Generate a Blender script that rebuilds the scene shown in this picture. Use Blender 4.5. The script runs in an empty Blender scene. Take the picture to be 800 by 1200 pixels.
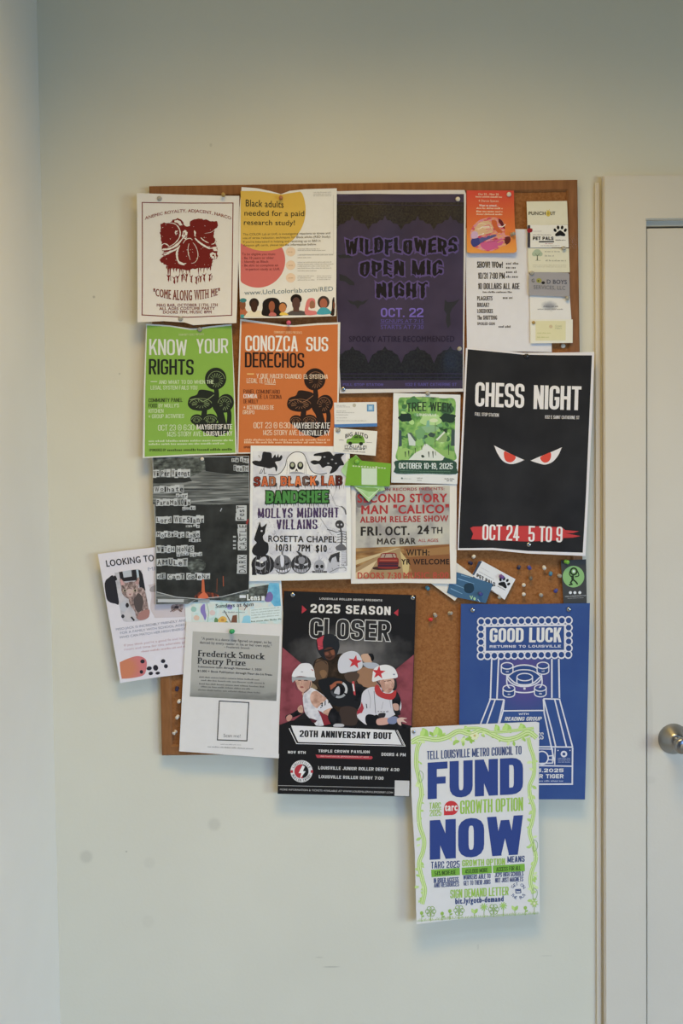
import bpy, bmesh, math, random
from mathutils import Vector, Matrix
from mathutils.geometry import tessellate_polygon, delaunay_2d_cdt

# ------------------------------------------------------------------ camera
FPX = 1250.0          # focal length in pixels of the 800 x 1200 frame
CAM_Z, CAM_D = 1.527, 2.28
PITCH, ROLL = math.atan(0.041), 0.012
sc = bpy.context.scene
COL = sc.collection
fwd = Vector((0, math.cos(PITCH), -math.sin(PITCH)))
up0 = Vector((0, math.sin(PITCH), math.cos(PITCH)))
rt0 = Vector((1, 0, 0))
rt = rt0 * math.cos(ROLL) - up0 * math.sin(ROLL)
up = up0 * math.cos(ROLL) + rt0 * math.sin(ROLL)
cam_loc = Vector((0, -CAM_D, CAM_Z))
cd = bpy.data.cameras.new('camera'); cam = bpy.data.objects.new('camera', cd); COL.objects.link(cam)
cd.sensor_width = 36; cd.lens = 36 * FPX / 1200; cd.clip_start = 0.02
cam.matrix_world = Matrix(((rt.x, up.x, -fwd.x, cam_loc.x), (rt.y, up.y, -fwd.y, cam_loc.y),
                           (rt.z, up.z, -fwd.z, cam_loc.z), (0, 0, 0, 1)))
sc.camera = cam


def at(px, py, y=0.0):
    """point of the photograph (800 x 1200 frame) on the plane parallel to the back wall at depth y"""
    d = fwd + rt * ((px - 400) / FPX) + up * ((600 - py) / FPX)
    t = (y - cam_loc.y) / d.y
    return cam_loc + d * t


# ------------------------------------------------------------------ light and exposure
sc.view_settings.view_transform = 'Standard'
sc.view_settings.look = 'None'
sc.view_settings.gamma = 1
sc.view_settings.use_curve_mapping = False
sc.view_settings.exposure = -0.06


def area(name, loc, target, sx, sy, power, color, spread=180):
    l = bpy.data.lights.new(name, 'AREA'); l.shape = 'RECTANGLE'; l.size = sx; l.size_y = sy
    l.energy = power; l.color = color; l.spread = math.radians(spread)
    o = bpy.data.objects.new(name, l); COL.objects.link(o); o.location = loc
    o.rotation_euler = (Vector(target) - Vector(loc)).to_track_quat('-Z', 'Y').to_euler()
    return o


# daylight from the shop window behind the camera, warm ceiling lamp in front of the board
area('side_window_daylight', (3.9, -3.3, 1.3), (-0.2, 0, 0.3), 1.2, 1.3, 15.6, (0.80, 0.96, 0.88), 80)
area('shop_window_daylight', (2.4, -4.6, 1.5), (-0.2, 0, -0.1), 1.8, 1.4, 13.5, (0.25, 0.48, 1.0), 64)
area('ceiling_lamp', (0.1, -1.05, 2.97), (0.1, -1.0, 0), 1.0, 0.40, 17.8, (1.0, 0.665, 0.21), 120)
area('cool_fill_light', (0.5, -1.7, 2.97), (0.5, -1.65, 0), 0.5, 0.3, 8, (0.60, 0.80, 1.0), 125)  # added cool fill from above, balanced to the wall tones, no fixture
w = bpy.data.worlds.new('room_ambience'); sc.world = w; w.use_nodes = True
w.node_tree.nodes['Background'].inputs[0].default_value = (0.86, 0.90, 0.78, 1)
w.node_tree.nodes['Background'].inputs[1].default_value = 0.015


# ------------------------------------------------------------------ colour and materials
def s2l(c):
    return c / 12.92 if c <= 0.04045 else ((c + 0.055) / 1.055) ** 2.4


def lin(hx):
    hx = hx.lstrip('#')
    return tuple(s2l(int(hx[i:i + 2], 16) / 255) for i in (0, 2, 4))


def alb(hx, white):
    a, b = lin(hx), lin(white)
    v = [0.78 * x / y for x, y in zip(a, b)]
    g = 0.25 * v[0] + 0.6 * v[1] + 0.15 * v[2]
    return tuple(min(0.86, max(0.006, 0.87 * x + 0.13 * g)) for x in v)


def nodes(name, rough=0.6, spec=0.09):
    m = bpy.data.materials.new(name); m.use_nodes = True
    nt = m.node_tree; b = nt.nodes['Principled BSDF']
    b.inputs['Roughness'].default_value = rough
    b.inputs['Specular IOR Level'].default_value = spec
    return m, nt, b


MATS = {}


def ink(col, rough=0.6, spec=0.09, name='ink', mott=0.03):
    """plain printed colour with a faint paper mottling"""
    key = (tuple(round(c, 4) for c in col), rough, spec, name)
    if key in MATS: return MATS[key]
    m, nt, b = nodes(name, rough, spec)
    tc = nt.nodes.new('ShaderNodeTexCoord'); n = nt.nodes.new('ShaderNodeTexNoise'); n.inputs['Scale'].default_value = 60
    mr = nt.nodes.new('ShaderNodeMapRange'); mr.inputs[3].default_value = 1 - mott; mr.inputs[4].default_value = 1 + mott
    mx = nt.nodes.new('ShaderNodeMix'); mx.data_type = 'RGBA'; mx.blend_type = 'MULTIPLY'; mx.inputs[0].default_value = 1
    mx.inputs[6].default_value = (*col, 1)
    nt.links.new(tc.outputs['Object'], n.inputs['Vector']); nt.links.new(n.outputs[0], mr.inputs[0])
    nt.links.new(mr.outputs[0], mx.inputs[7]); nt.links.new(mx.outputs[2], b.inputs['Base Color'])
    MATS[key] = m
    return m


def ramp_mat(name, stops, kind='noise', scale=40, axis=2, lo=0, hi=1, stretch=(1, 1, 1), rough=0.6, spec=0.09,
             center=(0, 0), radii=(1, 1), amount=1.0, detail=4):
    """colour ramp over noise, over one axis, or over the distance from a centre mixed with noise (printed pictures)"""
    m, nt, b = nodes(name, rough, spec)
    N = nt.nodes.new; Lk = nt.links.new
    tc = N('ShaderNodeTexCoord'); mp = N('ShaderNodeMapping'); mp.inputs['Scale'].default_value = stretch
    Lk(tc.outputs['Object'], mp.inputs[0])
    n = N('ShaderNodeTexNoise'); n.inputs['Scale'].default_value = scale; n.inputs['Detail'].default_value = detail
    Lk(mp.outputs[0], n.inputs['Vector'])
    rp = N('ShaderNodeValToRGB'); el = rp.color_ramp.elements
    for i, (p, c) in enumerate(stops):
        e = el[i] if i < 2 else el.new(p)
        e.position = p; e.color = (*c, 1)
    fac = n.outputs[0]
    if kind != 'noise':
        sp = N('ShaderNodeSeparateXYZ'); Lk(tc.outputs['Object'], sp.inputs[0])
        if kind == 'axis':
            mr = N('ShaderNodeMapRange'); mr.inputs[1].default_value = lo; mr.inputs[2].default_value = hi
            Lk(sp.outputs[axis], mr.inputs[0]); base = mr.outputs[0]
        else:
            ds = []
            for k, ax in enumerate((0, 2)):
                s = N('ShaderNodeMath'); s.operation = 'SUBTRACT'; Lk(sp.outputs[ax], s.inputs[0]); s.inputs[1].default_value = center[k]
                d = N('ShaderNodeMath'); d.operation = 'DIVIDE'; Lk(s.outputs[0], d.inputs[0]); d.inputs[1].default_value = radii[k]
                q = N('ShaderNodeMath'); q.operation = 'POWER'; Lk(d.outputs[0], q.inputs[0]); q.inputs[1].default_value = 2
                ab = N('ShaderNodeMath'); ab.operation = 'MULTIPLY'; Lk(d.outputs[0], ab.inputs[0]); Lk(d.outputs[0], ab.inputs[1])
                ds.append(ab)
            ad = N('ShaderNodeMath'); ad.operation = 'ADD'; Lk(ds[0].outputs[0], ad.inputs[0]); Lk(ds[1].outputs[0], ad.inputs[1])
            sq = N('ShaderNodeMath'); sq.operation = 'SQRT'; Lk(ad.outputs[0], sq.inputs[0]); base = sq.outputs[0]
        a = N('ShaderNodeMath'); a.operation = 'MULTIPLY_ADD'; Lk(n.outputs[0], a.inputs[0]); a.inputs[1].default_value = amount
        Lk(base, a.inputs[2])
        c = N('ShaderNodeMath'); c.operation = 'SUBTRACT'; Lk(a.outputs[0], c.inputs[0]); c.inputs[1].default_value = amount * 0.5
        fac = c.outputs[0]
    Lk(fac, rp.inputs[0]); Lk(rp.outputs[0], b.inputs['Base Color'])
    return m


def link(name, me, mats, parent=None):
    o = bpy.data.objects.new(name, me); COL.objects.link(o)
    for m in (mats if isinstance(mats, (list, tuple)) else [mats]): me.materials.append(m)
    if parent: o.parent = parent
    return o


def obj(name, bm, mats, parent=None, smooth=False):
    bmesh.ops.recalc_face_normals(bm, faces=bm.faces[:])
    me = bpy.data.meshes.new(name); bm.to_mesh(me); bm.free()
    if smooth:
        for p in me.polygons: p.use_smooth = True
    return link(name, me, mats, parent)


def tag(o, label=None, cat=None, group=None, kind=None):
    if label: o['label'] = label
    if cat: o['category'] = cat
    if group: o['group'] = group
    if kind: o['kind'] = kind
    return o


def empty(name, loc):
    o = bpy.data.objects.new(name, None); COL.objects.link(o); o.location = loc
    o.empty_display_size = 0.03
    return o


def add_box(bm, a, b, bevel=0.0):
    r = bmesh.ops.create_cube(bm, size=1)
    for v in r['verts']:
        v.co = Vector(((a[0] + b[0]) / 2 + v.co.x * (b[0] - a[0]), (a[1] + b[1]) / 2 + v.co.y * (b[1] - a[1]),
                       (a[2] + b[2]) / 2 + v.co.z * (b[2] - a[2])))
    if bevel:
        es = list({e for v in r['verts'] for e in v.link_edges})
        bmesh.ops.bevel(bm, geom=es, offset=bevel, segments=2, affect='EDGES', profile=0.6)


def add_lathe(bm, prof, axis, origin, n=24):
    """revolve (radius, height) pairs about an axis from origin"""
    ax = Vector(axis).normalized(); q = Vector((0, 0, 1)).rotation_difference(ax); O = Vector(origin)
    rings = []
    for r, h in prof:
        if r < 1e-6: rings.append([bm.verts.new(O + ax * h)])
        else: rings.append([bm.verts.new(O + q @ Vector((r * math.cos(2 * math.pi * k / n), r * math.sin(2 * math.pi * k / n), h))) for k in range(n)])
    for A, B in zip(rings, rings[1:]):
        for k in range(n):
            k2 = (k + 1) % n
            f = [A[k % len(A)], A[k2 % len(A)], B[k2 % len(B)], B[k % len(B)]]
            f = list(dict.fromkeys(f))
            if len(f) > 2:
                try: bm.faces.new(f)
                except ValueError: pass


# ------------------------------------------------------------------ lettering: outlines of the built-in font
_font = {}


def _tcurve(body):
    c = bpy.data.curves.new('t', 'FONT'); c.body = body; c.size = 1
    o = bpy.data.objects.new('t', c); COL.objects.link(o)
    return c, o


def _drop(c, o):
    bpy.data.objects.remove(o); bpy.data.curves.remove(c)


def _width(body):
    c, o = _tcurve(body); bpy.context.view_layer.update(); wdt = o.dimensions.x; _drop(c, o)
    return wdt


def _area(l):
    return sum(a[0] * b[1] - b[0] * a[1] for a, b in zip(l, l[1:] + l[:1])) / 2


def _loops(ch):
    c, o = _tcurve(ch); bpy.context.view_layer.update()
    cu = o.to_curve(bpy.context.evaluated_depsgraph_get())
    out = []
    for s in cu.splines:
        pts = []
        bp = s.bezier_points
        if len(bp):
            for i in range(len(bp)):
                p, q = bp[i], bp[(i + 1) % len(bp)]
                a, b, c2, d = p.co, p.handle_right, q.handle_left, q.co
                straight = ((b - a).cross(d - a).length < 1e-5 and (c2 - a).cross(d - a).length < 1e-5)
                for k in range(1 if straight else 4):
                    t = k / 4
                    v = a * (1 - t) ** 3 + b * 3 * t * (1 - t) ** 2 + c2 * 3 * t * t * (1 - t) + d * t ** 3
                    pts.append((v.x, v.y))
        else:
            pts = [(p.co.x, p.co.y) for p in s.points]
        cl = []
        for p in pts:
            if not cl or math.hypot(p[0] - cl[-1][0], p[1] - cl[-1][1]) > 1e-4: cl.append(p)
        if len(cl) > 2 and math.hypot(cl[0][0] - cl[-1][0], cl[0][1] - cl[-1][1]) < 1e-4: cl.pop()
        if len(cl) > 2: out.append(cl)
    o.to_curve_clear(); _drop(c, o)
    return out


_cap = max(p[1] for l in _loops('H') for p in l)
_HH = _width('HH')
XH = max(p[1] for l in _loops('x') for p in l) / _cap


def glyph(ch):
    if ch not in _font:
        lp = [] if ch == ' ' else [[(x / _cap, y / _cap) for x, y in l] for l in _loops(ch)]
        if lp and _area(max(lp, key=lambda l: abs(_area(l)))) < 0: lp = [l[::-1] for l in lp]
        adv = (_width('H' + ch + 'H') - _HH) / _cap
        x0 = 0
        _font[ch] = (lp, adv)
    return _font[ch]


def offset_loop(l, ox, oy):
    n = len(l); out = []
    for i in range(n):
        a, b, c = l[i - 1], l[i], l[(i + 1) % n]
        d1 = (b[0] - a[0], b[1] - a[1]); d2 = (c[0] - b[0], c[1] - b[1])
        h1 = math.hypot(*d1) or 1; h2 = math.hypot(*d2) or 1
        n1 = (d1[1] / h1, -d1[0] / h1); n2 = (d2[1] / h2, -d2[0] / h2)
        mx, my = n1[0] + n2[0], n1[1] + n2[1]
        k = max(0.35, (mx * mx + my * my) / 2)
        out.append((b[0] + ox * mx / k, b[1] + oy * my / k))
    return out


def densify(l, step):
    out = []
    for a, b in zip(l, l[1:] + l[:1]):
        n = max(1, int(math.hypot(b[0] - a[0], b[1] - a[1]) / step))
        out += [(a[0] + (b[0] - a[0]) * k / n, a[1] + (b[1] - a[1]) * k / n) for k in range(n)]
    return out


def cspline(pts, closed=True, k=5):
    n = len(pts); out = []
    for i in range(n if closed else n - 1):
        g = (lambda j: pts[j % n]) if closed else (lambda j: pts[min(max(j, 0), n - 1)])
        p0, p1, p2, p3 = g(i - 1), g(i), g(i + 1), g(i + 2)
        for s in range(k):
            t = s / k
            out.append(tuple(0.5 * (2 * p1[j] + (p2[j] - p0[j]) * t + (2 * p0[j] - 5 * p1[j] + 4 * p2[j] - p3[j]) * t * t
                                    + (3 * p1[j] - p0[j] - 3 * p2[j] + p3[j]) * t ** 3) for j in (0, 1)))
    if not closed: out.append(tuple(pts[-1]))
    return out


# ------------------------------------------------------------------ block lettering drawn with a broad pen
def BW(ch, st):
    return {'I': st, 'M': 1.28, 'W': 1.42, 'L': .86, 'F': .86, 'E': .88, 'T': .94, 'J': .9, '1': st * 1.75, '.': st, ',': st, ':': st, "'": st * .9, '!': st, '|': st * .6,
            '-': .6, '/': .7, '(': .5, '$': 1, '+': .9, 'Y': 1.02, 'A': 1.06, 'V': 1.04, '@': 1.2, '%': 1.1, '"': .7, '?': .9}.get(ch, 1.0)


def block_glyph(ch, w, s, t, u, g=0.0, rnd=1.0):
    l, r, b, T, m, c = s / 2, w - s / 2, t / 2, 1 - t / 2, .5, w / 2
    gx, gy = g / u, g
    out = []

    def R(x0, y0, x1, y1): out.append([[(x0 - gx, y0 - gy), (x1 + gx, y0 - gy), (x1 + gx, y1 + gy), (x0 - gx, y1 + gy)]])

    def D(x0, y0, x1, y1, th=None):
        h = (th or s) / 2 + gx; e = gy / max(.05, abs(y1 - y0)); dx = (x1 - x0) * e
        if y1 > y0: x0, y0, x1, y1 = x0 - dx, y0 - gy, x1 + dx, y1 + gy
        else: x0, y0, x1, y1 = x0 - dx, y0 + gy, x1 + dx, y1 - gy
        out.append([[(x0 - h, y0), (x0 + h, y0), (x1 + h, y1), (x1 - h, y1)]])

    def path(pts, closed=False, sharp=()):
        n = len(pts); q = []
        for i, p in enumerate(pts):
            if (not closed and i in (0, n - 1)) or i in sharp: q.append(p); continue
            a, d = pts[i - 1], pts[(i + 1) % n]
            rx = min(.34 * (w - s) + .1, .5 * abs(a[0] - p[0]) or .5 * abs(d[0] - p[0]), .5 * max(abs(a[0] - p[0]), abs(d[0] - p[0]))) * rnd
            ry = min(rx * u * 1.15, .49 * max(abs(a[1] - p[1]), abs(d[1] - p[1])))

            def to(z):
                dx, dy = z[0] - p[0], z[1] - p[1]; ln = math.hypot(dx / max(rx, 1e-4), dy / max(ry, 1e-4)) or 1
                return (p[0] + dx / ln, p[1] + dy / ln)
            A_, Z_ = to(a), to(d)
            for k in range(5):
                v = k / 4; q.append(tuple(A_[j] * (1 - v) ** 2 + 2 * p[j] * v * (1 - v) + Z_[j] * v * v for j in (0, 1)))
        cl = [q[0]]
        for p in q[1:]:
            if math.hypot((p[0] - cl[-1][0]) * u, p[1] - cl[-1][1]) > 1e-4: cl.append(p)
        if closed and math.hypot((cl[0][0] - cl[-1][0]) * u, cl[0][1] - cl[-1][1]) < 1e-4: cl.pop()
        n = len(cl); A, Z = [], []
        hs, ht = s / 2 + gx, t / 2 + gy
        for i, p in enumerate(cl):
            a = cl[i - 1] if (i or closed) else p; d = cl[(i + 1) % n] if (i < n - 1 or closed) else p
            d1 = ((p[0] - a[0]) * u, p[1] - a[1]); d2 = ((d[0] - p[0]) * u, d[1] - p[1])
            h1, h2 = math.hypot(*d1), math.hypot(*d2)
            if h1 < 1e-9: d1, h1 = d2, h2
            if h2 < 1e-9: d2, h2 = d1, h1
            mx = -d1[1] / h1 - d2[1] / h2; my = d1[0] / h1 + d2[0] / h2
            k = max(.4, (mx * mx + my * my) / 2)
            ex = ey = 0
            if g and not closed and i in (0, n - 1):
                sg = -1 if i == 0 else 1; ex, ey = sg * d1[0] / h1 * gx, sg * d1[1] / h1 * gy
            A.append((p[0] + mx / k * hs + ex, p[1] + my / k * ht + ey)); Z.append((p[0] - mx / k * hs + ex, p[1] - my / k * ht + ey))
        if closed:
            o, h = (A, Z) if abs(_area(A)) > abs(_area(Z)) else (Z, A)
            out.append([o, h])
        else: out.append([A + Z[::-1]])

    S = lambda x=0.0: R(x, 0, x + s, 1)
    if ch == 'A': D(l, 0, c - .02, 1); D(r, 0, c + .02, 1); R(l + s * .3, .19, r - s * .3, .19 + t * .9)
    elif ch == 'B': path([(l, T), (r, T), (r, m + .01), (l, m + .01)]); path([(l, m + .01), (r, m + .01), (r, b), (l, b)]); S()
    elif ch == 'C': path([(r, .66), (r, T), (l, T), (l, b), (r, b), (r, .34)])
    elif ch == 'D': path([(l, T), (r, T), (r, b), (l, b)], True, (0, 3))
    elif ch == 'E': S(); R(s * .5, 0, w, t); R(s * .5, 1 - t, w, 1); R(s * .5, m - t / 2, w - .08, m + t / 2)
    elif ch == 'F': S(); R(s * .5, 1 - t, w, 1); R(s * .5, m - t / 2, w - .08, m + t / 2)
    elif ch == 'G': path([(r, .68), (r, T), (l, T), (l, b), (r, b), (r, .46), (c + .02, .46)], False, (5,))
    elif ch == 'H': S(); S(w - s); R(s * .5, m - t / 2, w - s * .5, m + t / 2)
    elif ch in 'I|': R(0, 0, w, 1)
    elif ch == 'J': path([(r, 1), (r, b), (l, b), (l, .32)])
    elif ch == 'K': S(); D(s * .95, .36, r, 1); D(c - .02 + s * .2, .55, r + .02, 0)
    elif ch == 'L': S(); R(s * .5, 0, w, t)
    elif ch == 'M': S(); S(w - s); D(l, 1, c, .12, s * .86); D(r, 1, c, .12, s * .86)
    elif ch == 'N': S(); S(w - s); D(l, 1, r, 0, s * .95)
    elif ch in 'O0': path([(l, T), (r, T), (r, b), (l, b)], True)
    elif ch == 'Q': path([(l, T), (r, T), (r, b), (l, b)], True); D(c, .2, r + .1, 0)
    elif ch == 'P': path([(l, T), (r, T), (r, .44), (l, .44)]); S()
    elif ch == 'R': path([(l, T), (r, T), (r, .47), (l, .47)]); S(); D(c + .02, .47, r, 0)
    elif ch == 'S': path([(r, .69), (r, T), (l, T), (l, m + .02), (r, m - .02), (r, b), (l, b), (l, .31)])
    elif ch == 'T': R(0, 1 - t, w, 1); R(c - s / 2, 0, c + s / 2, 1)
    elif ch == 'U': path([(l, 1), (l, b), (r, b), (r, 1)])
    elif ch == 'V': D(l, 1, c, 0); D(r, 1, c, 0)
    elif ch == 'W': D(l, 1, w * .28, 0, s * .9); D(c, .9, w * .28, 0, s * .8); D(c, .9, w * .72, 0, s * .8); D(r, 1, w * .72, 0, s * .9)
    elif ch == 'X': D(l, 1, r, 0); D(r, 1, l, 0)
    elif ch == 'Y': D(l, 1, c, .4); D(r, 1, c, .4); R(c - s / 2, 0, c + s / 2, .45)
    elif ch == 'Z': R(0, 1 - t, w, 1); R(0, 0, w, t); D(l, 0, r, 1)
    elif ch == '1': R(w - s, 0, w, 1); D(w - s * .9, .86, s * .35, .70, s * .7)
    elif ch == '2': path([(l, .68), (l, T), (r, T), (r, .56), (l, .22), (l, 0)]); R(0, 0, w, t)
    elif ch == '3': path([(l, .70), (l, T), (r, T), (r, m + .01), (c - .1, m + .01)]); path([(c - .1, m), (r, m), (r, b), (l, b), (l, .30)])
    elif ch == '4': R(w * .78 - s, 0, w * .78, 1); D(l * .9, .2, w * .78 - s * .6, 1, s * .8); R(0, .18, w, .18 + t)
    elif ch == '5': path([(w, T), (l, T), (l, .53), (r, .58), (r, b), (l, b), (l, .30)], False, (1, 2))
    elif ch == '6': path([(l, .56), (r, .56), (r, b), (l, b)], True); path([(l, .4), (l, T), (r, T), (r, .72)])
    elif ch == '7': R(0, 1 - t, w, 1); D(w * .36, 0, r, 1)
    elif ch == '8': path([(l, T), (r, T), (r, m), (l, m)], True); path([(l, m), (r, m), (r, b), (l, b)], True)
    elif ch == '9': path([(l, T), (r, T), (r, .44), (l, .44)], True); path([(r, .6), (r, b), (l, b), (l, .28)])
    elif ch == '.': R(0, 0, w, max(t, .1))
    elif ch == ',': R(0, 0, w, max(t, .1)); D(w * .6, 0, w * .25, -.14, w * .5)
    elif ch == ':': R(0, .12, w, .12 + max(t, .1)); R(0, .62, w, .62 + max(t, .1))
    elif ch == '-': R(0, .42, w, .42 + t)
    elif ch == '/': D(s * .3, 0, w - s * .3, 1, s * .7)
    elif ch == '+': R(0, .42, w, .42 + t); R(c - s / 2, .2, c + s / 2, .76)
    elif ch == '!': R(0, .28, w, 1); R(0, 0, w, max(t, .1))
    elif ch == "'": R(0, .7, w, 1)
    elif ch == '"': R(0, .7, w * .36, 1); R(w * .64, .7, w, 1)
    elif ch == '$': path([(r, .69), (r, T), (l, T), (l, m + .02), (r, m - .02), (r, b), (l, b), (l, .31)]); R(c - s * .25, -.1, c + s * .25, 1.1)
    elif ch == '%': path([(l, 1 - b), (c * .8, 1 - b), (c * .8, .6), (l, .6)], True); path([(r, .4), (c * 1.2, .4), (c * 1.2, b), (r, b)], True); D(l, 0, r, 1, s * .6)
    elif ch == '@': path([(l, T), (r, T), (r, b), (l, b)], True); R(c - s * .5, .35, c + s * .5, .65)
    elif ch == '?': path([(l, .68), (l, T), (r, T), (r, .55), (c, .4), (c, .25)]); R(c - s / 2, 0, c + s / 2, .13)
    return out


# ------------------------------------------------------------------ printed sheets
def curl(bl=0, br=0, tl=0, tr=0, bot=0, top=0, left=0, right=0, wav=0.6, seed=1, dents=()):
    """how far a sheet stands off the board, in mm, over its unit square (u right, v down)"""
    r = random.Random(seed); ph = [r.uniform(0, 6.28) for _ in range(6)]

    def f(u, v):
        u = min(1, max(0, u)); v = min(1, max(0, v))
        h = bl * ((1 - u) * v) ** 3 + br * (u * v) ** 3 + tl * ((1 - u) * (1 - v)) ** 3 + tr * (u * (1 - v)) ** 3
        h += bot * v ** 4 + top * (1 - v) ** 4 + left * (1 - u) ** 4 + right * u ** 4
        h += wav * (math.sin(3.1 * u + 2.3 * v + ph[0]) + 0.6 * math.sin(5.2 * v - 2.1 * u + ph[1]) + 0.4 * math.sin(7 * u + 3 * v + ph[2])) / 2
        for du, dv, rr, a in dents:
            h += a * math.exp(-((u - du) ** 2 + (v - dv) ** 2) / rr ** 2)
        return h / 1000
    return f


BASE = 0.0185     # front of the board's frame
STEP = 0.0015     # one sheet on top of the next
LZ = 0.00009      # one printed layer on top of the next


class Sheet:
    def __init__(s, name, label, cat, crop, quad, layer, white='#c8bfae', paper='#c8bfae', slope=0.0, shear=0.0, group=None,
                 shape=None, grid=0.022, rough=0.6, spec=0.09, base=BASE, corner=0):
        s.name, s.label, s.cat, s.grp, s.white = name, label, cat, group, white
        s.setcrop(*crop); s.y = -(base + layer * STEP); s.slope, s.shear = slope, shear
        s.rough, s.spec, s.grid = rough, spec, grid
        P = [s.world(*q) for q in quad]
        s.c = sum(P, Vector()) / len(P); s.c.y = s.y
        xs = [p.x - s.c.x for p in P]; zs = [p.z - s.c.z for p in P]
        s.x0, s.x1, s.z0, s.z1 = min(xs), max(xs), min(zs), max(zs)
        s.f = shape or curl()
        s.parts = {}; s.order = []; s.plabels = {}; s.mats = []
        s.part('sheet')
        s.poly(quad, paper, L=0)

    def setcrop(s, x0, y0, x1, y1, W, H=None):
        s.ox, s.oy, s.k = x0, y0, (x1 - x0) / W
        return s

    def world(s, x, y):
        return at(s.ox + x * s.k, s.oy + y * s.k, s.y)

    def loc(s, x, y):
        p = s.world(x, y); return (p.x - s.c.x, p.z - s.c.z)

    def part(s, name, label=None, new=False):
        if new:
            k = 1
            while f'{name}#{k}' in s.parts: k += 1
            name = f'{name}#{k}'
        if name == 'headline_lettering': s.cur = name; s.plabels[name] = label; return s
        if name not in s.parts: s.parts[name] = []; s.order.append(name)
        if label: s.plabels[name] = label
        s.cur = name
        return s

    def mat(s, c):
        if isinstance(c, str): c = ink(alb(c, s.white), s.rough, s.spec)
        if c not in s.mats: s.mats.append(c)
        return s.mats.index(c)

    def lay(s, L):
        s.n = getattr(s, 'n', 0) + 1
        return L + (s.n % 40) * 0.02 if L else 0

    def rpoly(s, pts, c, L=3, amp=2.0, step=9, seed=1):
        """ragged-edged shape, as torn paper or worn screen print"""
        r = random.Random(seed)
        s.fill([[(x + r.gauss(0, amp), y + r.gauss(0, amp)) for x, y in densify(list(pts), step)]], c, L)

    def flat(s, loops, c, L):
        """loops in crop pixels: the first filled, the others holes"""
        ls = [[Vector((*s.loc(*p), 0)) for p in l] for l in loops]
        tri = tessellate_polygon(ls)
        vs = [v for l in ls for v in l]
        s.parts.setdefault(s.cur, []); s.cur in s.order or s.order.append(s.cur)
        s.parts[s.cur].append((vs, tri, s.mat(c), s.lay(L)))

    def fill(s, loops, c, L):
        """non-zero winding fill of loops that may cross themselves (thickened lettering)"""
        ls = [[Vector(s.loc(*p)) for p in l] for l in loops]
        vs, es, k = [], [], 0
        for l in ls:
            n = len(l); vs += l; es += [(k + i, k + (i + 1) % n) for i in range(n)]; k += n
        ov, oe, of, *_ = delaunay_2d_cdt(vs, es, [], 0, 1e-7)
        sgn = 1 if sum(_area([(p.x, p.y) for p in l]) for l in ls) > 0 else -1

        def wind(x, y):
            w_ = 0
            for l in ls:
                for a, b in zip(l, l[1:] + l[:1]):
                    if (a.y <= y) != (b.y <= y):
                        if a.x + (y - a.y) / (b.y - a.y) * (b.x - a.x) > x: w_ += 1 if b.y > a.y else -1
            return w_ * sgn
        tri = [t for t in of if wind(sum(ov[q].x for q in t) / len(t), sum(ov[q].y for q in t) / len(t)) > 0]
        s.parts.setdefault(s.cur, []); s.cur in s.order or s.order.append(s.cur)
        s.parts[s.cur].append(([Vector((v.x, v.y, 0)) for v in ov], tri, s.mat(c), s.lay(L)))

    def poly(s, pts, c, L=2):
        s.flat([list(pts)], c, L)

    def smooth(s, pts, c, L=2, k=5):
        s.flat([cspline(pts, True, k)], c, L)

    def ell(s, cx, cy, rx, ry, c, L=2, rot=0, n=None, a0=0, a1=360):
        n = n or 28; r = math.radians(rot); full = (a1 - a0) == 360
        pts = []
        for k in range(n if full else n + 1):
            t = math.radians(a0 + (a1 - a0) * k / n)
            x, y = rx * math.cos(t), ry * math.sin(t)
            pts.append((cx + x * math.cos(r) - y * math.sin(r), cy + x * math.sin(r) + y * math.cos(r)))
        s.poly(pts, c, L)

    def ring(s, cx, cy, rx, ry, wd, c, L=3, rot=0):
        r = math.radians(rot)
        s.line([(cx + rx * math.cos(t) * math.cos(r) - ry * math.sin(t) * math.sin(r), cy + rx * math.cos(t) * math.sin(r) + ry * math.sin(t) * math.cos(r))
                for t in [2 * math.pi * k / 28 for k in range(28)]], wd, c, L, True)

    def rect(s, x0, y0, x1, y1, c, L=2, sl=None):
        sl = s.slope if sl is None else sl; h = s.shear
        q = lambda x, y: (x + h * (y - y0), y + sl * (x - x0))
        s.poly([q(x0, y0), q(x1, y0), q(x1, y1), q(x0, y1)], c, L)

    def line(s, pts, wd, c, L=3, closed=False, spl=False, w1=None):
        if spl: pts = cspline(pts, closed, 5)
        n = len(pts); A, B = [], []
        for i in range(n):
            a = pts[i - 1] if (i or closed) else pts[i]; b = pts[(i + 1) % n] if (i < n - 1 or closed) else pts[i]
            p = pts[i]
            d1 = (p[0] - a[0], p[1] - a[1]); d2 = (b[0] - p[0], b[1] - p[1])
            h1, h2 = math.hypot(*d1), math.hypot(*d2)
            if h1 < 1e-6: d1, h1 = d2, h2
            if h2 < 1e-6: d2, h2 = d1, h1
            if h1 < 1e-6: continue
            n1 = (-d1[1] / h1, d1[0] / h1); n2 = (-d2[1] / h2, d2[0] / h2)
            mx, my = n1[0] + n2[0], n1[1] + n2[1]; kk = max(0.4, (mx * mx + my * my) / 2)
            hw = (wd if w1 is None else wd + (w1 - wd) * i / max(1, n - 1)) / 2
            A.append((p[0] + hw * mx / kk, p[1] + hw * my / kk)); B.append((p[0] - hw * mx / kk, p[1] - hw * my / kk))
        vs = [Vector((*s.loc(*p), 0)) for p in A + B]; m = len(A)
        tri = []
        for i in range(m if closed else m - 1):
            j = (i + 1) % m
            tri += [(i, j, m + j), (i, m + j, m + i)]
        s.parts.setdefault(s.cur, []); s.cur in s.order or s.order.append(s.cur)
        s.parts[s.cur].append((vs, tri, s.mat(c), s.lay(L)))

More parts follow.
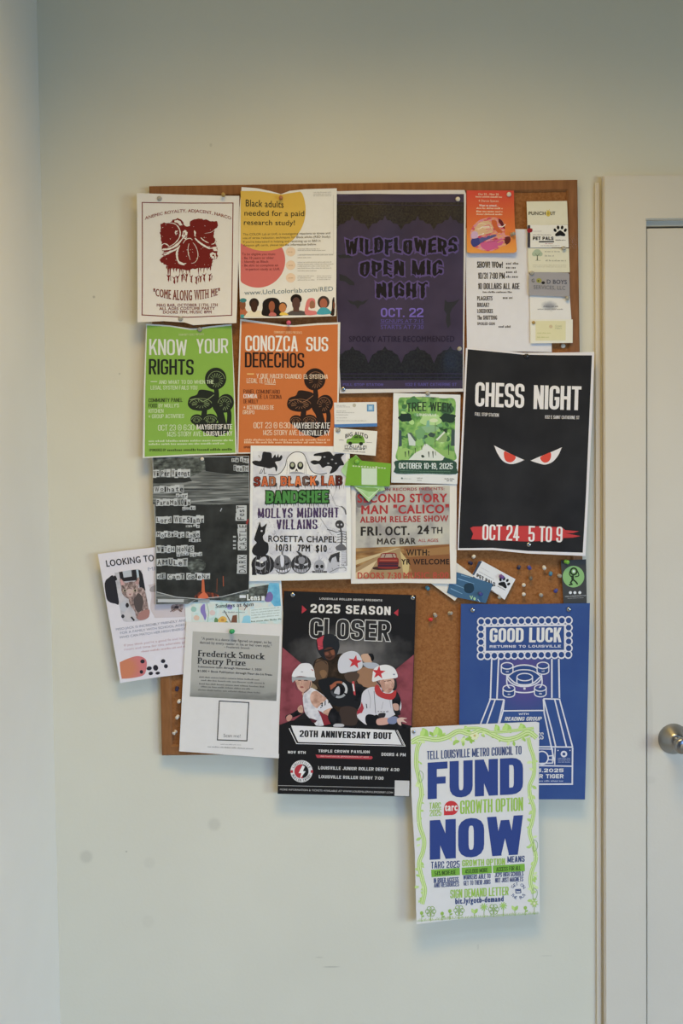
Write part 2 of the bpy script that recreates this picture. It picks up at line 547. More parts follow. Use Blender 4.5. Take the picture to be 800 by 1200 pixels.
    def star(s, cx, cy, r, c, L=4, rot=-90, inner=0.42, n=5):
        s.poly([(cx + (r if k % 2 == 0 else r * inner) * math.cos(math.radians(rot + 180 / n * k)),
                 cy + (r if k % 2 == 0 else r * inner) * math.sin(math.radians(rot + 180 / n * k))) for k in range(2 * n)], c, L)

    def greek(s, x0, yb, x1, h, c, L=3, seed=0, sl=None, wl=(1.4, 4.5)):
        """a line of print too small to read in the photograph: only the rhythm of its words"""
        r = random.Random(seed * 7 + int(x0) + int(yb) * 13); x = x0
        sl = s.slope if sl is None else sl
        while x < x1 - h * 0.5:
            e = min(x1, x + h * r.uniform(*wl))
            while x < e:
                a = min(e, x + h * r.uniform(.24, .42)); y = yb + sl * (x - x0); hh = h * r.choice((.48, .5, .52, .72))
                s.poly([(x, y - hh), (a, y - hh), (a, y), (x, y)], c, L); x = a + h * .16
            x += h * 0.3

    def T(s, txt, x0, yt, x1, yb, c, w=0.0, wy=None, slab=0.0, jit=0, it=0.0, sl=None, L=5, warp=None, grow=0.0, seed=1, cols=None, spread=0.0):
        """lettering whose capitals fill the box x0..x1, yt..yb; w thickens upright strokes, wy level ones (cap heights)"""
        if s.cur.startswith('headline_lettering'): s.part('headline_lettering#' + txt, s.plabels.get('headline_lettering'))
        r = random.Random(seed); H = yb - yt; wd = x1 - x0
        sl = s.slope if sl is None else sl
        gs = [glyph(ch) for ch in txt]
        # ink extent of first and last glyphs
        first = min(p[0] for l in gs[0][0] for p in l); last = gs[-1][1] - max(p[0] for l in gs[-1][0] for p in l)
        nat = sum(g[1] for g in gs) - first - last
        n = len(txt)
        sx = (wd / H - (n - 1) * (2 * w + spread) - 2 * w) / nat if n > 1 else (wd / H - 2 * w) / nat
        if sx <= 0.08: sx = 0.08
        if wy is None: wy = w * 0.6
        x = -first * sx + w
        tot = wd / H
        for gi, (lp, adv) in enumerate(gs):
            if lp:
                raw = [[(px * sx, py) for px, py in l] for l in lp]
                L2 = []
                for l in raw:
                    if jit: l = densify(l, 0.14)
                    l = offset_loop(l, w + grow, wy + grow)
                    # keep cap height in place when thickened
                    l = [(a, (b + wy) / (1 + 2 * wy)) for a, b in l] if not grow else [(a, (b + wy) / (1 + 2 * wy)) for a, b in l]
                    if jit: l = [(a + r.uniform(-jit, jit), b + r.uniform(-jit, jit)) for a, b in l]
                    L2.append(l)
                extra = []
                if slab:
                    for l in raw:
                        for a, b in zip(l, l[1:] + l[:1]):
                            for yy in (0.0, 1.0, XH):
                                if abs(a[1] - yy) < 0.02 and abs(b[1] - yy) < 0.02 and 0.02 < abs(a[0] - b[0]) < 0.34 * sx + 0.05:
                                    xa, xb = sorted((a[0], b[0])); t = 0.075
                                    ya, y2 = (0, t) if yy == 0 else (yy - t, yy)
                                    extra.append([(xa - slab - w, ya), (xb + slab + w, ya), (xb + slab + w, y2), (xa - slab - w, y2)])

                def place(l):
                    res = []
                    for a, b in l:
                        X = (x + a + it * b); al = X / tot
                        px, py = x0 + X * H, yb - b * H + sl * X * H
                        px += s.shear * (py - yb)
                        if warp:
                            dx, dy = warp(al, b); px += dx; py += dy
                        res.append((px, py))
                    return res
                col = cols[gi % len(cols)] if cols else c
                extra = [e if _area(e) > 0 else e[::-1] for e in extra]
                if L2: s.fill([place(l) for l in L2] + [place(e) for e in extra], col, L)
            x += adv * sx + 2 * w + spread

    def B(s, txt, x0, yt, x1, yb, c, st=.27, bar=None, gap=.12, jit=0, it=0.0, sl=None, L=5, warp=None, grow=0.0, seed=1, cols=None, space=.45, rnd=1.0):
        """condensed block capitals drawn as pen strokes: st = stem as a share of a letter's width, bar = level stroke as a share of its height"""
        if s.cur.startswith('headline_lettering'): s.part('headline_lettering#' + txt, s.plabels.get('headline_lettering'))
        r = random.Random(seed); H = yb - yt; sl = s.slope if sl is None else sl
        cells = [BW(ch, st) if ch != ' ' else space for ch in txt]
        unit = (x1 - x0) / (sum(cells) + gap * (len(txt) - 1)); u = unit / H
        t = bar if bar is not None else min(.24, st * u * .82)
        x = 0.0; tot = (x1 - x0)
        for k, ch in enumerate(txt):
            col = cols[k % len(cols)] if cols else c
            shape = []
            for loops in block_glyph(ch, cells[k], st, t, u, grow, rnd):
                out = []
                loops = [l if (_area(l) > 0) == (i == 0) else l[::-1] for i, l in enumerate(loops)]
                for l in loops:
                    if jit: l = [(a + r.uniform(-jit, jit) / u, b + r.uniform(-jit, jit)) for a, b in densify(l, .16)]
                    q = []
                    for a, b in l:
                        X = (x + a) * unit + it * b * H; px, py = x0 + X, yb - b * H + sl * X
                        px += s.shear * (py - yb)
                        if warp: dx, dy = warp(X / tot, b); px += dx; py += dy
                        q.append((px, py))
                    out.append(q)
                shape += out
            if shape: s.fill(shape, col, L)
            x += cells[k] + gap

    # -------------------------------------------------------------- build
    def build(s):
        sxn = max(2, round((s.x1 - s.x0) / s.grid)); szn = max(2, round((s.z1 - s.z0) / s.grid))
        hx, hz = (s.x1 - s.x0) / sxn, (s.z1 - s.z0) / szn
        W, Hh = s.x1 - s.x0, s.z1 - s.z0
        g = {}

        def node(i, j):
            if (i, j) not in g: g[(i, j)] = s.f(i / sxn, 1 - j / szn)
            return g[(i, j)]

        def height(x, z):
            a, b = (x - s.x0) / hx, (z - s.z0) / hz
            i, j = math.floor(a + 1e-6), math.floor(b + 1e-6); a -= i; b -= j
            if a + b <= 1: return node(i, j) * (1 - a - b) + node(i + 1, j) * a + node(i, j + 1) * b
            return node(i + 1, j + 1) * (a + b - 1) + node(i, j + 1) * (1 - a) + node(i + 1, j) * (1 - b)

        single = len(s.order) == 1
        root = None if single else tag(empty(s.name, s.c), s.label, s.cat, s.grp)
        for pn in s.order:
            bm = bmesh.new()
            lay = bm.verts.layers.float.new('lay')
            for vs, tri, mi, L in s.parts[pn]:
                bv = [bm.verts.new((v.x, 0, v.y)) for v in vs]
                for v in bv: v[lay] = L
                for t in tri:
                    try: f = bm.faces.new([bv[k] for k in t])
                    except ValueError: continue
                    f.material_index = mi
            bm.faces.ensure_lookup_table()

            def cut(co, no):
                n = Vector(no).normalized(); o = Vector(co)
                fs = []
                for f in bm.faces:
                    ds = [(v.co - o).dot(n) for v in f.verts]
                    if min(ds) < -1e-6 and max(ds) > 1e-6 and max(ds) - min(ds) > 0.0028: fs.append(f)
                if fs:
                    es = {e for f in fs for e in f.edges}; vv = {v for f in fs for v in f.verts}
                    bmesh.ops.bisect_plane(bm, geom=list(vv) + list(es) + fs, dist=1e-7, plane_co=o, plane_no=n)
            for i in range(1, sxn): cut((s.x0 + i * hx, 0, 0), (1, 0, 0))
            for j in range(1, szn): cut((0, 0, s.z0 + j * hz), (0, 0, 1))
            for k in range(1, sxn + szn): cut((s.x0 + k * hx, 0, s.z0), (1 / hx, 0, 1 / hz))
            nrm = []
            e = 0.002
            for v in bm.verts:
                x, z = v.co.x, v.co.z
                v.co.y = -height(x, z) - v[lay] * LZ
            for f in bm.faces:
                f.normal_update()
                if f.normal.y > 0: f.normal_flip()
                f.smooth = True
            me = bpy.data.meshes.new(pn.split('#')[0]); bm.to_mesh(me); bm.free()
            if pn == 'sheet':
                pass
            U = lambda x: (x - s.x0) / W
            V = lambda z: 1 - (z - s.z0) / Hh
            nn = []
            for v in me.vertices:
                x, z = v.co.x, v.co.z
                fx = (s.f(U(x + e), V(z)) - s.f(U(x - e), V(z))) / (2 * e); fz = (s.f(U(x), V(z + e)) - s.f(U(x), V(z - e))) / (2 * e)
                nn.append(Vector((-fx, -1, -fz)).normalized())
            used = sorted({p.material_index for p in me.polygons}); remap = {m: i for i, m in enumerate(used)}
            for p in me.polygons: p.material_index = remap[p.material_index]
            o = link(pn.split('#')[0], me, [s.mats[m] for m in used], root)
            me.normals_split_custom_set_from_vertices(nn)
            if single:
                o.name = s.name; o.location = s.c; root = tag(o, s.label, s.cat, s.grp); continue
            if pn in s.plabels: o['label'] = s.plabels[pn]
        s.root = root; s.height = height
        return s

    def front(s, x, y):
        """world point on this sheet at a pixel of the 800 x 1200 frame"""
        p = at(x, y, s.y); return Vector((p.x, s.y - s.height(p.x - s.c.x, p.z - s.c.z) - 0.0006, p.z))


# ------------------------------------------------------------------ the setting
XL = at(57, 600).x                    # corner with the left wall
XC0, XC1 = at(705, 700).x, at(754.5, 700).x   # outer and inner edge of the door casing
ZC1 = at(752, 257.5, -0.02).z         # underside of the head casing
ZC0 = at(752, 208).z
XR, ZT, YB = 2.6, 3.05, -5.2


def wall_mat(name, col, stains=()):
    m, nt, b = nodes(name, 0.62, 0.25)
    N = nt.nodes.new; Lk = nt.links.new
    tc = N('ShaderNodeTexCoord')
    n1 = N('ShaderNodeTexNoise'); n1.inputs['Scale'].default_value = 3.0; n1.inputs['Detail'].default_value = 5
    Lk(tc.outputs['Object'], n1.inputs['Vector'])
    mr = N('ShaderNodeMapRange'); mr.inputs[1].default_value = 0.3; mr.inputs[2].default_value = 0.7
    mr.inputs[3].default_value = 0.965; mr.inputs[4].default_value = 1.02
    Lk(n1.outputs[0], mr.inputs[0]); val = mr.outputs[0]
    for sx, sz, rx, rz, dark in stains:        # scuffs and thumb marks on the paint
        sp = N('ShaderNodeMapping'); sp.vector_type = 'POINT'
        sp.inputs['Location'].default_value = (-sx / rx, 0, -sz / rz); sp.inputs['Scale'].default_value = (1 / rx, 0.0, 1 / rz)
        Lk(tc.outputs['Object'], sp.inputs[0])
        ln = N('ShaderNodeVectorMath'); ln.operation = 'LENGTH'; Lk(sp.outputs[0], ln.inputs[0])
        r2 = N('ShaderNodeMapRange'); r2.interpolation_type = 'SMOOTHSTEP'
        r2.inputs[1].default_value = 0.45; r2.inputs[2].default_value = 1.0; r2.inputs[3].default_value = dark; r2.inputs[4].default_value = 1
        Lk(ln.outputs['Value'], r2.inputs[0])
        mu = N('ShaderNodeMath'); mu.operation = 'MULTIPLY'; Lk(val, mu.inputs[0]); Lk(r2.outputs[0], mu.inputs[1]); val = mu.outputs[0]
    mx = N('ShaderNodeMix'); mx.data_type = 'RGBA'; mx.blend_type = 'MULTIPLY'; mx.inputs[0].default_value = 1
    mx.inputs[6].default_value = (*col, 1); Lk(val, mx.inputs[7]); Lk(mx.outputs[2], b.inputs['Base Color'])
    n2 = N('ShaderNodeTexNoise'); n2.inputs['Scale'].default_value = 140; n2.inputs['Detail'].default_value = 3
    n3 = N('ShaderNodeTexNoise'); n3.inputs['Scale'].default_value = 9
    Lk(tc.outputs['Object'], n2.inputs['Vector']); Lk(tc.outputs['Object'], n3.inputs['Vector'])
    ad = N('ShaderNodeMath'); ad.operation = 'MULTIPLY_ADD'; Lk(n3.outputs[0], ad.inputs[0]); ad.inputs[1].default_value = 2.0; Lk(n2.outputs[0], ad.inputs[2])
    bp = N('ShaderNodeBump'); bp.inputs['Strength'].default_value = 0.10; bp.inputs['Distance'].default_value = 0.002
    Lk(ad.outputs[0], bp.inputs['Height']); Lk(bp.outputs[0], b.inputs['Normal'])
    return m


def pz(x, y): p = at(x, y); return p.x, p.z


WALL = (0.71, 0.70, 0.60)
st = []
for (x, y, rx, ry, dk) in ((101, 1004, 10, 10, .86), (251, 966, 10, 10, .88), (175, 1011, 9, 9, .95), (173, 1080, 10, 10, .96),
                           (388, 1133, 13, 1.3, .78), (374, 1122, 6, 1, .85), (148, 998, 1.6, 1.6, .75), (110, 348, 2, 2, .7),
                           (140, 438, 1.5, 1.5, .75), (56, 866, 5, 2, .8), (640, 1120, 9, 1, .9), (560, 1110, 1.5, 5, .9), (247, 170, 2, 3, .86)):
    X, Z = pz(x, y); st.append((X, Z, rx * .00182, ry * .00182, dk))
bm = bmesh.new()
add_box(bm, (XL - 0.1, 0, 0), (XC1, 0.12, ZT)); add_box(bm, (XC1, 0, ZC1), (1.50, 0.12, ZT)); add_box(bm, (1.50, 0, 0), (XR, 0.12, ZT))
tag(obj('wall_back', bm, wall_mat('painted_wall', WALL, st)), 'off-white painted wall behind the board', None, None, 'structure')
bm = bmesh.new(); add_box(bm, (XL - 0.1, YB, 0), (XL, 0, ZT))
tag(obj('wall_left', bm, wall_mat('painted_side_wall', (0.80, 0.80, 0.785))), 'pale painted side wall at the corner', None, None, 'structure')
fm = ramp_mat('floor_concrete', [(0.3, (0.42, 0.40, 0.36)), (0.7, (0.52, 0.50, 0.46))], 'noise', 6, stretch=(8, 1, 1))
bm = bmesh.new(); add_box(bm, (XL - 0.1, YB, -0.05), (XR, 0.12, 0))
tag(obj('floor', bm, fm), 'pale concrete floor below the wall', None, None, 'structure')
bm = bmesh.new(); add_box(bm, (XL - 0.1, YB, ZT), (XR, 0.12, ZT + 0.05))
tag(obj('ceiling', bm, ink((0.62, 0.62, 0.58), 0.7, 0.2, 'ceiling_paint')), 'pale ceiling above the wall', None, None, 'structure')
TRIM = (0.70, 0.665, 0.585)
bm = bmesh.new(); add_box(bm, (XL, -0.014, 0), (XC0 - 0.015, 0, 0.10), 0.003)
tag(obj('baseboard_back', bm, wall_mat('painted_trim', TRIM)), 'painted baseboard along the wall', None, None, 'structure')
# door casing: jamb boards with a narrow bead on the outside
cm = wall_mat('painted_casing', TRIM)
bm = bmesh.new(); CY = -0.020
v = [(XC0, 0, ZC0), (XC1, 0, ZC1)]
XE = 1.50 + XC1 - XC0
pf = [(XC0, 0), (XC0, ZC0), (XE, ZC0), (XE, 0), (1.50, 0), (1.50, ZC1), (XC1, ZC1), (XC1, 0)]
fv = [bm.verts.new((x, CY, z)) for x, z in pf]; bv = [bm.verts.new((x, 0.10, z)) for x, z in pf]
fr = [bm.faces.new([fv[i] for i in q]) for q in ((0, 1, 6, 7), (1, 2, 5, 6), (2, 3, 4, 5))]
[bm.faces.new([bv[i] for i in q]) for q in ((0, 1, 6, 7), (1, 2, 5, 6), (2, 3, 4, 5))]
for i in range(8): bm.faces.new((fv[i], fv[(i + 1) % 8], bv[(i + 1) % 8], bv[i]))
bmesh.ops.bevel(bm, geom=[e for e in bm.edges if all(v in fv for v in e.verts) and len([f for f in e.link_faces if f in fr]) == 1], offset=0.0025, segments=2, affect='EDGES')
tag(obj('trim_1', bm, cm), 'cream painted door casing', None, None, 'structure')
bm = bmesh.new(); zb = at(695, 214).z
add_box(bm, (XC0 - 0.0145, -0.006, 0), (XC0 - 0.0035, 0, zb), 0.0035)
tag(obj('trim_2', bm, wall_mat('painted_bead', (0.73, 0.70, 0.60))), 'narrow tan strip along the door casing', None, None, 'structure')
bm = bmesh.new(); add_box(bm, (XC1, -0.008, ZC1 - 0.0115), (1.50, 0.08, ZC1 + 0.002), 0.001)  # added strip; its grey stands in for the lit underside of the head jamb
tag(obj('trim_3', bm, ink((0.50, 0.52, 0.50), 0.5, 0.2, 'lit_underside_grey')), 'added grey strip coloured like the lit underside of the door head', None, None, 'structure')
# the door itself
DY = -0.010
d = empty('door_1', (XC1, DY, 0)); tag(d, 'plain cream door with a steel knob, beside the board', None, None, 'structure')
bm = bmesh.new(); add_box(bm, (0.003, -0.001, 0.008), (1.50 - XC1 - 0.003, 0.042, ZC1 - 0.016), 0.002)
X1, Z1 = (at(788, 905, 0.04).x - XC1, at(788, 905, 0.04).z)
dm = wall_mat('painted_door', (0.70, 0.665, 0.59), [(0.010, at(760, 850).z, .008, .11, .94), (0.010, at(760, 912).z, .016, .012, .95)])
obj('door_panel', bm, dm, d)
kx, kz = at(789, 866, -0.012).x - XC1, at(789, 866, -0.012).z
steel, nt, b = nodes('brushed_steel', 0.30, 0.5); b.inputs['Metallic'].default_value = 1
nz = nt.nodes.new('ShaderNodeTexNoise'); nz.inputs['Scale'].default_value = 30
cr = nt.nodes.new('ShaderNodeMapRange'); cr.inputs[3].default_value = 0.30; cr.inputs[4].default_value = 0.38
nt.links.new(nz.outputs[0], cr.inputs[0]); nt.links.new(cr.outputs[0], b.inputs['Base Color'])
bm = bmesh.new()
add_lathe(bm, [(0.0, 0.004), (0.0325, 0.004), (0.0335, 0.0), (0.0325, -0.003), (0.028, -0.009), (0.0175, -0.022), (0.013, -0.027), (0.0, -0.027)], (0, 1, 0), (kx, 0, kz), 40)
kn = obj('door_knob', bm, steel, d, True); kn['label'] = 'round steel door knob'
bm = bmesh.new()
add_lathe(bm, [(0.0, -0.024), (0.0105, -0.024), (0.0100, -0.032), (0.0125, -0.042), (0.0165, -0.050), (0.0178, -0.056), (0.0165, -0.063), (0.0125, -0.066), (0.0, -0.066)],
          (0, 1, 0), (kx, 0, kz), 40)
obj('knob_grip', bm, steel, kn, True)
bm = bmesh.new(); add_lathe(bm, [(0, -0.0655), (0.0062, -0.0670), (0.0062, -0.0682), (0, -0.0686)], (0, 1, 0), (kx, 0, kz), 20)
obj('keyhole_face', bm, ink((0.30, 0.29, 0.27), 0.3, 0.5, 'keyhole_brass'), kn, True)

# ------------------------------------------------------------------ the cork board
wd, nt, b = nodes('board_frame_wood', 0.5, 0.3)
N = nt.nodes.new; tc = N('ShaderNodeTexCoord'); nz = N('ShaderNodeTexNoise'); nz.inputs['Scale'].default_value = 22; nz.inputs['Detail'].default_value = 5
mp = N('ShaderNodeMapping'); mp.inputs['Scale'].default_value = (6, 6, 1)
rp = N('ShaderNodeValToRGB'); rp.color_ramp.elements[0].position = .3; rp.color_ramp.elements[1].position = .72
rp.color_ramp.elements[0].color = (0.215, 0.088, 0.028, 1); rp.color_ramp.elements[1].color = (0.30, 0.132, 0.046, 1)
nt.links.new(tc.outputs['Object'], mp.inputs[0]); nt.links.new(mp.outputs[0], nz.inputs['Vector'])
nt.links.new(nz.outputs[0], rp.inputs[0]); nt.links.new(rp.outputs[0], b.inputs['Base Color'])
ck, nt, b = nodes('cork', 0.85, 0.15)
N = nt.nodes.new; tc = N('ShaderNodeTexCoord'); vo = N('ShaderNodeTexVoronoi'); vo.inputs['Scale'].default_value = 330
nz = N('ShaderNodeTexNoise'); nz.inputs['Scale'].default_value = 190; nz.inputs['Detail'].default_value = 4
nt.links.new(tc.outputs['Object'], vo.inputs['Vector']); nt.links.new(tc.outputs['Object'], nz.inputs['Vector'])
mxf = N('ShaderNodeMath'); mxf.operation = 'MULTIPLY_ADD'; mxf.inputs[1].default_value = 0.35
sep = N('ShaderNodeSeparateColor'); nt.links.new(vo.outputs['Color'], sep.inputs[0]); nt.links.new(sep.outputs[0], mxf.inputs[0]); nt.links.new(nz.outputs[0], mxf.inputs[2])
rp = N('ShaderNodeValToRGB'); rp.color_ramp.elements[0].position = .42; rp.color_ramp.elements[1].position = .95
rp.color_ramp.elements[0].color = (0.25, 0.100, 0.033, 1); rp.color_ramp.elements[1].color = (0.355, 0.158, 0.058, 1)
nt.links.new(mxf.outputs[0], rp.inputs[0]); nt.links.new(rp.outputs[0], b.inputs['Base Color'])
bp = N('ShaderNodeBump'); bp.inputs['Strength'].default_value = .35; bp.inputs['Distance'].default_value = .001
nt.links.new(nz.outputs[0], bp.inputs['Height']); nt.links.new(bp.outputs[0], b.inputs['Normal'])

FY = 0.018
corners = [at(174.5, 218, -FY), at(676.5, 210.5, -FY), at(685.5, 879, -FY), at(189.5, 885.5, -FY)]
cen = sum(corners, Vector()) / 4; cen.y = 0
board = empty('cork_board', cen); tag(board, 'large brown cork board with a wooden frame, covered in posters on the wall', 'bulletin board')
C4 = [Vector((c.x - cen.x, 0, c.z - cen.z)) for c in corners]
mid = sum(C4, Vector()) / 4
FW = 0.0235


def inset(k, dist):
    p, a, b2 = C4[k], C4[k - 1], C4[(k + 1) % 4]
    return p + (a - p).normalized() * dist + (b2 - p).normalized() * dist


rails = ('left', 'top', 'right', 'bottom')
for k in range(4):
    k2 = (k + 1) % 4
    o1, o2, i1, i2 = C4[k], C4[k2], inset(k, FW), inset(k2, FW)
    b1, b2 = inset(k, FW - 0.004), inset(k2, FW - 0.004)      # chamfer towards the cork
    a1, a2 = inset(k, 0.0025), inset(k2, 0.0025)
    bm = bmesh.new()
    ring = []
    for P, Q, y in ((o1, o2, -0.0005), (o1, o2, -FY + 0.002), (a1, a2, -FY), (b1, b2, -FY), (i1, i2, -FY + 0.003), (i1, i2, -0.0005)):
        ring.append((bm.verts.new((P.x, y, P.z)), bm.verts.new((Q.x, y, Q.z))))
    for r1, r2 in zip(ring, ring[1:] + ring[:1]): bm.faces.new((r1[0], r1[1], r2[1], r2[0]))
    bm.faces.new([r[0] for r in ring]); bm.faces.new([r[1] for r in ring[::-1]])
    obj('frame_rail', bm, wd, board)
bm = bmesh.new(); I4 = [inset(k, FW - 0.001) for k in range(4)]; CKY = 0.0135
f = [bm.verts.new((p.x, -CKY, p.z)) for p in I4]; g = [bm.verts.new((p.x, -0.0005, p.z)) for p in I4]
bm.faces.new(f); bm.faces.new(g)
for k in range(4): bm.faces.new((f[k], f[(k + 1) % 4], g[(k + 1) % 4], g[k]))
obj('cork_panel', bm, ck, board)['label'] = 'speckled brown cork'

# ------------------------------------------------------------------ the papers on the board
WARM, MIDW, COOL = '#c9bda6', '#c4bdad', '#c6c8cc'
B2 = []

# --- skull flyer ---------------------------------------------------------------
C1 = (150, 205, 290, 390, 800); K1 = (165, 235, 280, 330, 800); K1b = (165, 325, 280, 385, 800)
RED = '#6c1812'
P = Sheet('gig_flyer', 'white flyer with a dark red skull and a thin red border line', 'flyer', C1,
          [(62, 125), (200, 128), (420, 134), (640, 140), (745, 142), (738, 560), (728, 995), (560, 1000), (440, 1008), (380, 990), (240, 982), (70, 992), (64, 560)], 5, WARM, WARM,
          0.004, 0.0, shape=curl(bl=7, br=5, bot=3, tl=1, tr=2, wav=1.6, seed=3, left=3))
P.line([(97, 187), (400, 189), (703, 189), (698, 560), (695, 942), (400, 955), (99, 942)], 6, RED, 2, True)
P.T('ANEMIC ROYALTY, ADJACENT, NARCO', 115, 283, 690, 303, '#7a2a1c', w=.02, slab=.05, sl=-.004, warp=lambda a, b: (0, -52 * 4 * a * (1 - a)))
P.T('"COME ALONG WITH ME"', 172, 764, 615, 806, '#6c2418', w=.035, wy=.0, slab=.05, sl=-.012, warp=lambda a, b: (0, 4 * a * (1 - a) * (38 * (1 - b) + 12 * b)))
for t, x0, x1, y in (('MAG BAR, OCTOBER 11TH, 17H', 195, 600, 884), ('ALL AGES COSTUME PARTY', 212, 582, 907), ('DOORS 7PM, MUSIC 8PM', 237, 560, 931)):
    P.T(t, x0, y - 19, x1, y, '#6c2418', w=.03, slab=.05, sl=-.008)
P.part('skull_picture', 'dark red skull with dripping teeth')
P.setcrop(*K1)
P.rpoly([(160, 225), (165, 195), (190, 180), (240, 178), (262, 155), (300, 146), (330, 160), (350, 190), (375, 208), (395, 205), (405, 172), (430, 152), (500, 150), (560, 168), (622, 170),
        (626, 212), (598, 240), (592, 290), (612, 330), (612, 362), (624, 380), (622, 470), (585, 485), (578, 530), (555, 545), (520, 548), (470, 552), (420, 560), (380, 570), (330, 560),
        (270, 552), (225, 540), (200, 520), (160, 500), (152, 485), (175, 460), (165, 440), (190, 415), (165, 400), (175, 370), (168, 330), (160, 280)], RED, 3, 3.2, 9)
PW = WARM
P.rpoly([(270, 165), (300, 160), (325, 172), (340, 200), (318, 205), (300, 182), (275, 176)], PW, 4, 1.5); P.rpoly([(345, 195), (372, 214), (400, 208), (402, 190), (380, 196), (360, 186)], PW, 4, 2)
# rim of the first eye socket, cheekbone ridges, nose opening
for pts, wd, sd in (([(196, 182), (245, 183), (285, 195), (312, 228), (321, 268), (308, 312), (275, 350), (240, 372), (222, 378)], 9, 1), ([(152, 406), (185, 400), (222, 396), (262, 382), (300, 356), (330, 322), (352, 292)], 17, 2),
                    ([(150, 476), (172, 456), (205, 440), (240, 418), (276, 404), (306, 382)], 17, 3), ([(318, 366), (302, 398), (294, 440), (300, 482), (318, 510), (356, 526)], 18, 4), ([(318, 500), (345, 515), (370, 512)], 9, 14), ([(424, 342), (448, 376), (464, 424), (462, 470), (440, 504), (412, 512)], 5, 5),
                    ([(392, 350), (384, 392), (388, 436), (402, 484)], 6, 6), ([(440, 306), (468, 334), (506, 362), (548, 384), (590, 386), (624, 378)], 19, 7), ([(488, 302), (514, 326), (552, 346)], 9, 8), ([(575, 356), (600, 348), (612, 318)], 8, 9),
                    ([(344, 350), (366, 318), (400, 308), (420, 322)], 7, 10), ([(606, 232), (572, 258), (520, 268)], 3, 11), ([(160, 372), (190, 352), (214, 360), (228, 372)], 9, 12), ([(170, 440), (200, 424), (230, 420)], 5, 13)):
    c = cspline(pts, False, 4); rr = random.Random(sd); A, Z = [], []
    for q in range(len(c)):
        p0, p1 = c[max(0, q - 1)], c[min(len(c) - 1, q + 1)]; dx, dy = p1[0] - p0[0], p1[1] - p0[1]; h = math.hypot(dx, dy) or 1
        wq = wd / 2 * (0.45 + 0.55 * math.sin(math.pi * (q + .6) / len(c))) * rr.uniform(.65, 1.25)
        A.append((c[q][0] - dy / h * wq, c[q][1] + dx / h * wq)); Z.append((c[q][0] + dy / h * wq, c[q][1] - dx / h * wq))
    P.fill([A + Z[::-1]], PW, 4)
P.rpoly([(340, 252), (360, 240), (378, 258), (380, 296), (366, 318), (346, 312), (338, 284)], PW, 4, 3, 8, 3); P.rpoly([(434, 240), (446, 250), (446, 292), (434, 284)], PW, 4, 2.5, 8, 4); P.rpoly([(566, 436), (586, 426), (610, 432), (616, 462), (596, 478), (572, 468)], PW, 4, 3, 8, 5)
P.rpoly([(280, 250), (300, 244), (304, 270), (286, 282), (274, 268)], PW, 4, 3.5, 7, 6); P.rpoly([(580, 385), (622, 392), (622, 412), (596, 408)], PW, 4, 2, 8, 8)
for q, (x, y, a, b2) in enumerate(((352, 272, 5, 14), (368, 290, 4, 12), (590, 448, 9, 7), (292, 264, 6, 6), (600, 460, 4, 8), (240, 406, 26, 2.5), (200, 448, 20, 2.5), (570, 384, 20, 2.5), (358, 300, 8, 3), (306, 440, 3, 24))): P.rpoly([(x + a * math.cos(v), y + b2 * math.sin(v)) for v in [q2 * .7 for q2 in range(9)]], RED, 5, 1.0, 6, q)
rr = random.Random(77)
for q in range(46):
    x, y = rr.uniform(170, 615), rr.uniform(190, 530); P.rpoly([(x, y), (x + rr.uniform(3, 10), y + rr.uniform(-3, 3)), (x + rr.uniform(2, 6), y + rr.uniform(3, 7))], PW, 4, .6, 5, q)
P.setcrop(*C1); r = random.Random(4)
for k in range(26):      # roots of the teeth
    x = 262 + k * 11.6 + r.uniform(-4, 4); h = r.choice((14, 24, 40, 58, 70)) * r.uniform(.8, 1.2); w0 = r.uniform(8, 17)
    P.rpoly([(x - w0 / 2, 612), (x + w0 / 2, 612), (x + w0 * .2, 618 + h * .5), (x + r.uniform(-3, 3), 618 + h), (x - w0 * .25, 618 + h * .5)], RED, 3, .9, 8, k)
for k in range(10):      # crowns
    x = 276 + k * 29.5 + r.uniform(-5, 5); y = 672 + 10 * math.sin(k * 1.3)
    P.rpoly([(x - 14, y - 6), (x - 4, y + 4), (x + 4, y + 2), (x + 15, y - 8), (x + 5, y + 14), (x + 5, y + 34), (x + r.uniform(-2, 8), y + r.uniform(44, 58)), (x - 5, y + 40), (x - 3, y + 14)], RED, 3, 1.1, 8, k + 50)
    if k % 3 == 0: P.rpoly([(x + 12, y + 6), (x + 18, y + 10), (x + 16, y + 40), (x + 11, y + 38)], RED, 3, 1, 8, k + 80)
B2.append(P.build()); skull = P

# --- research study flyer --------------------------------------------------------
C2 = (270, 210, 405, 385, 800); K3 = (280, 225, 400, 305, 800); K4 = (280, 300, 400, 380, 800)
P = Sheet('study_flyer', 'research study flyer with yellow and coral circles and a row of portraits at its foot', 'flyer', C2,
          [(78, 57), (180, 64), (280, 82), (350, 101), (410, 80), (520, 70), (738, 64), (735, 500), (732, 955), (400, 966), (72, 970), (55, 560), (62, 200)], 3, WARM, '#cdc2aa', -.006, 0,
          shape=curl(bot=8, bl=3, br=3, wav=1.2, seed=8, top=2, dents=[(.42, .05, .14, -5)]))


def cclip(cx, cy, rr, x0, y0, x1, y1):
    return [(min(x1, max(x0, cx + rr * math.cos(t))), min(y1, max(y0, cy + rr * math.sin(t)))) for t in [2 * math.pi * k / 60 for k in range(60)]]


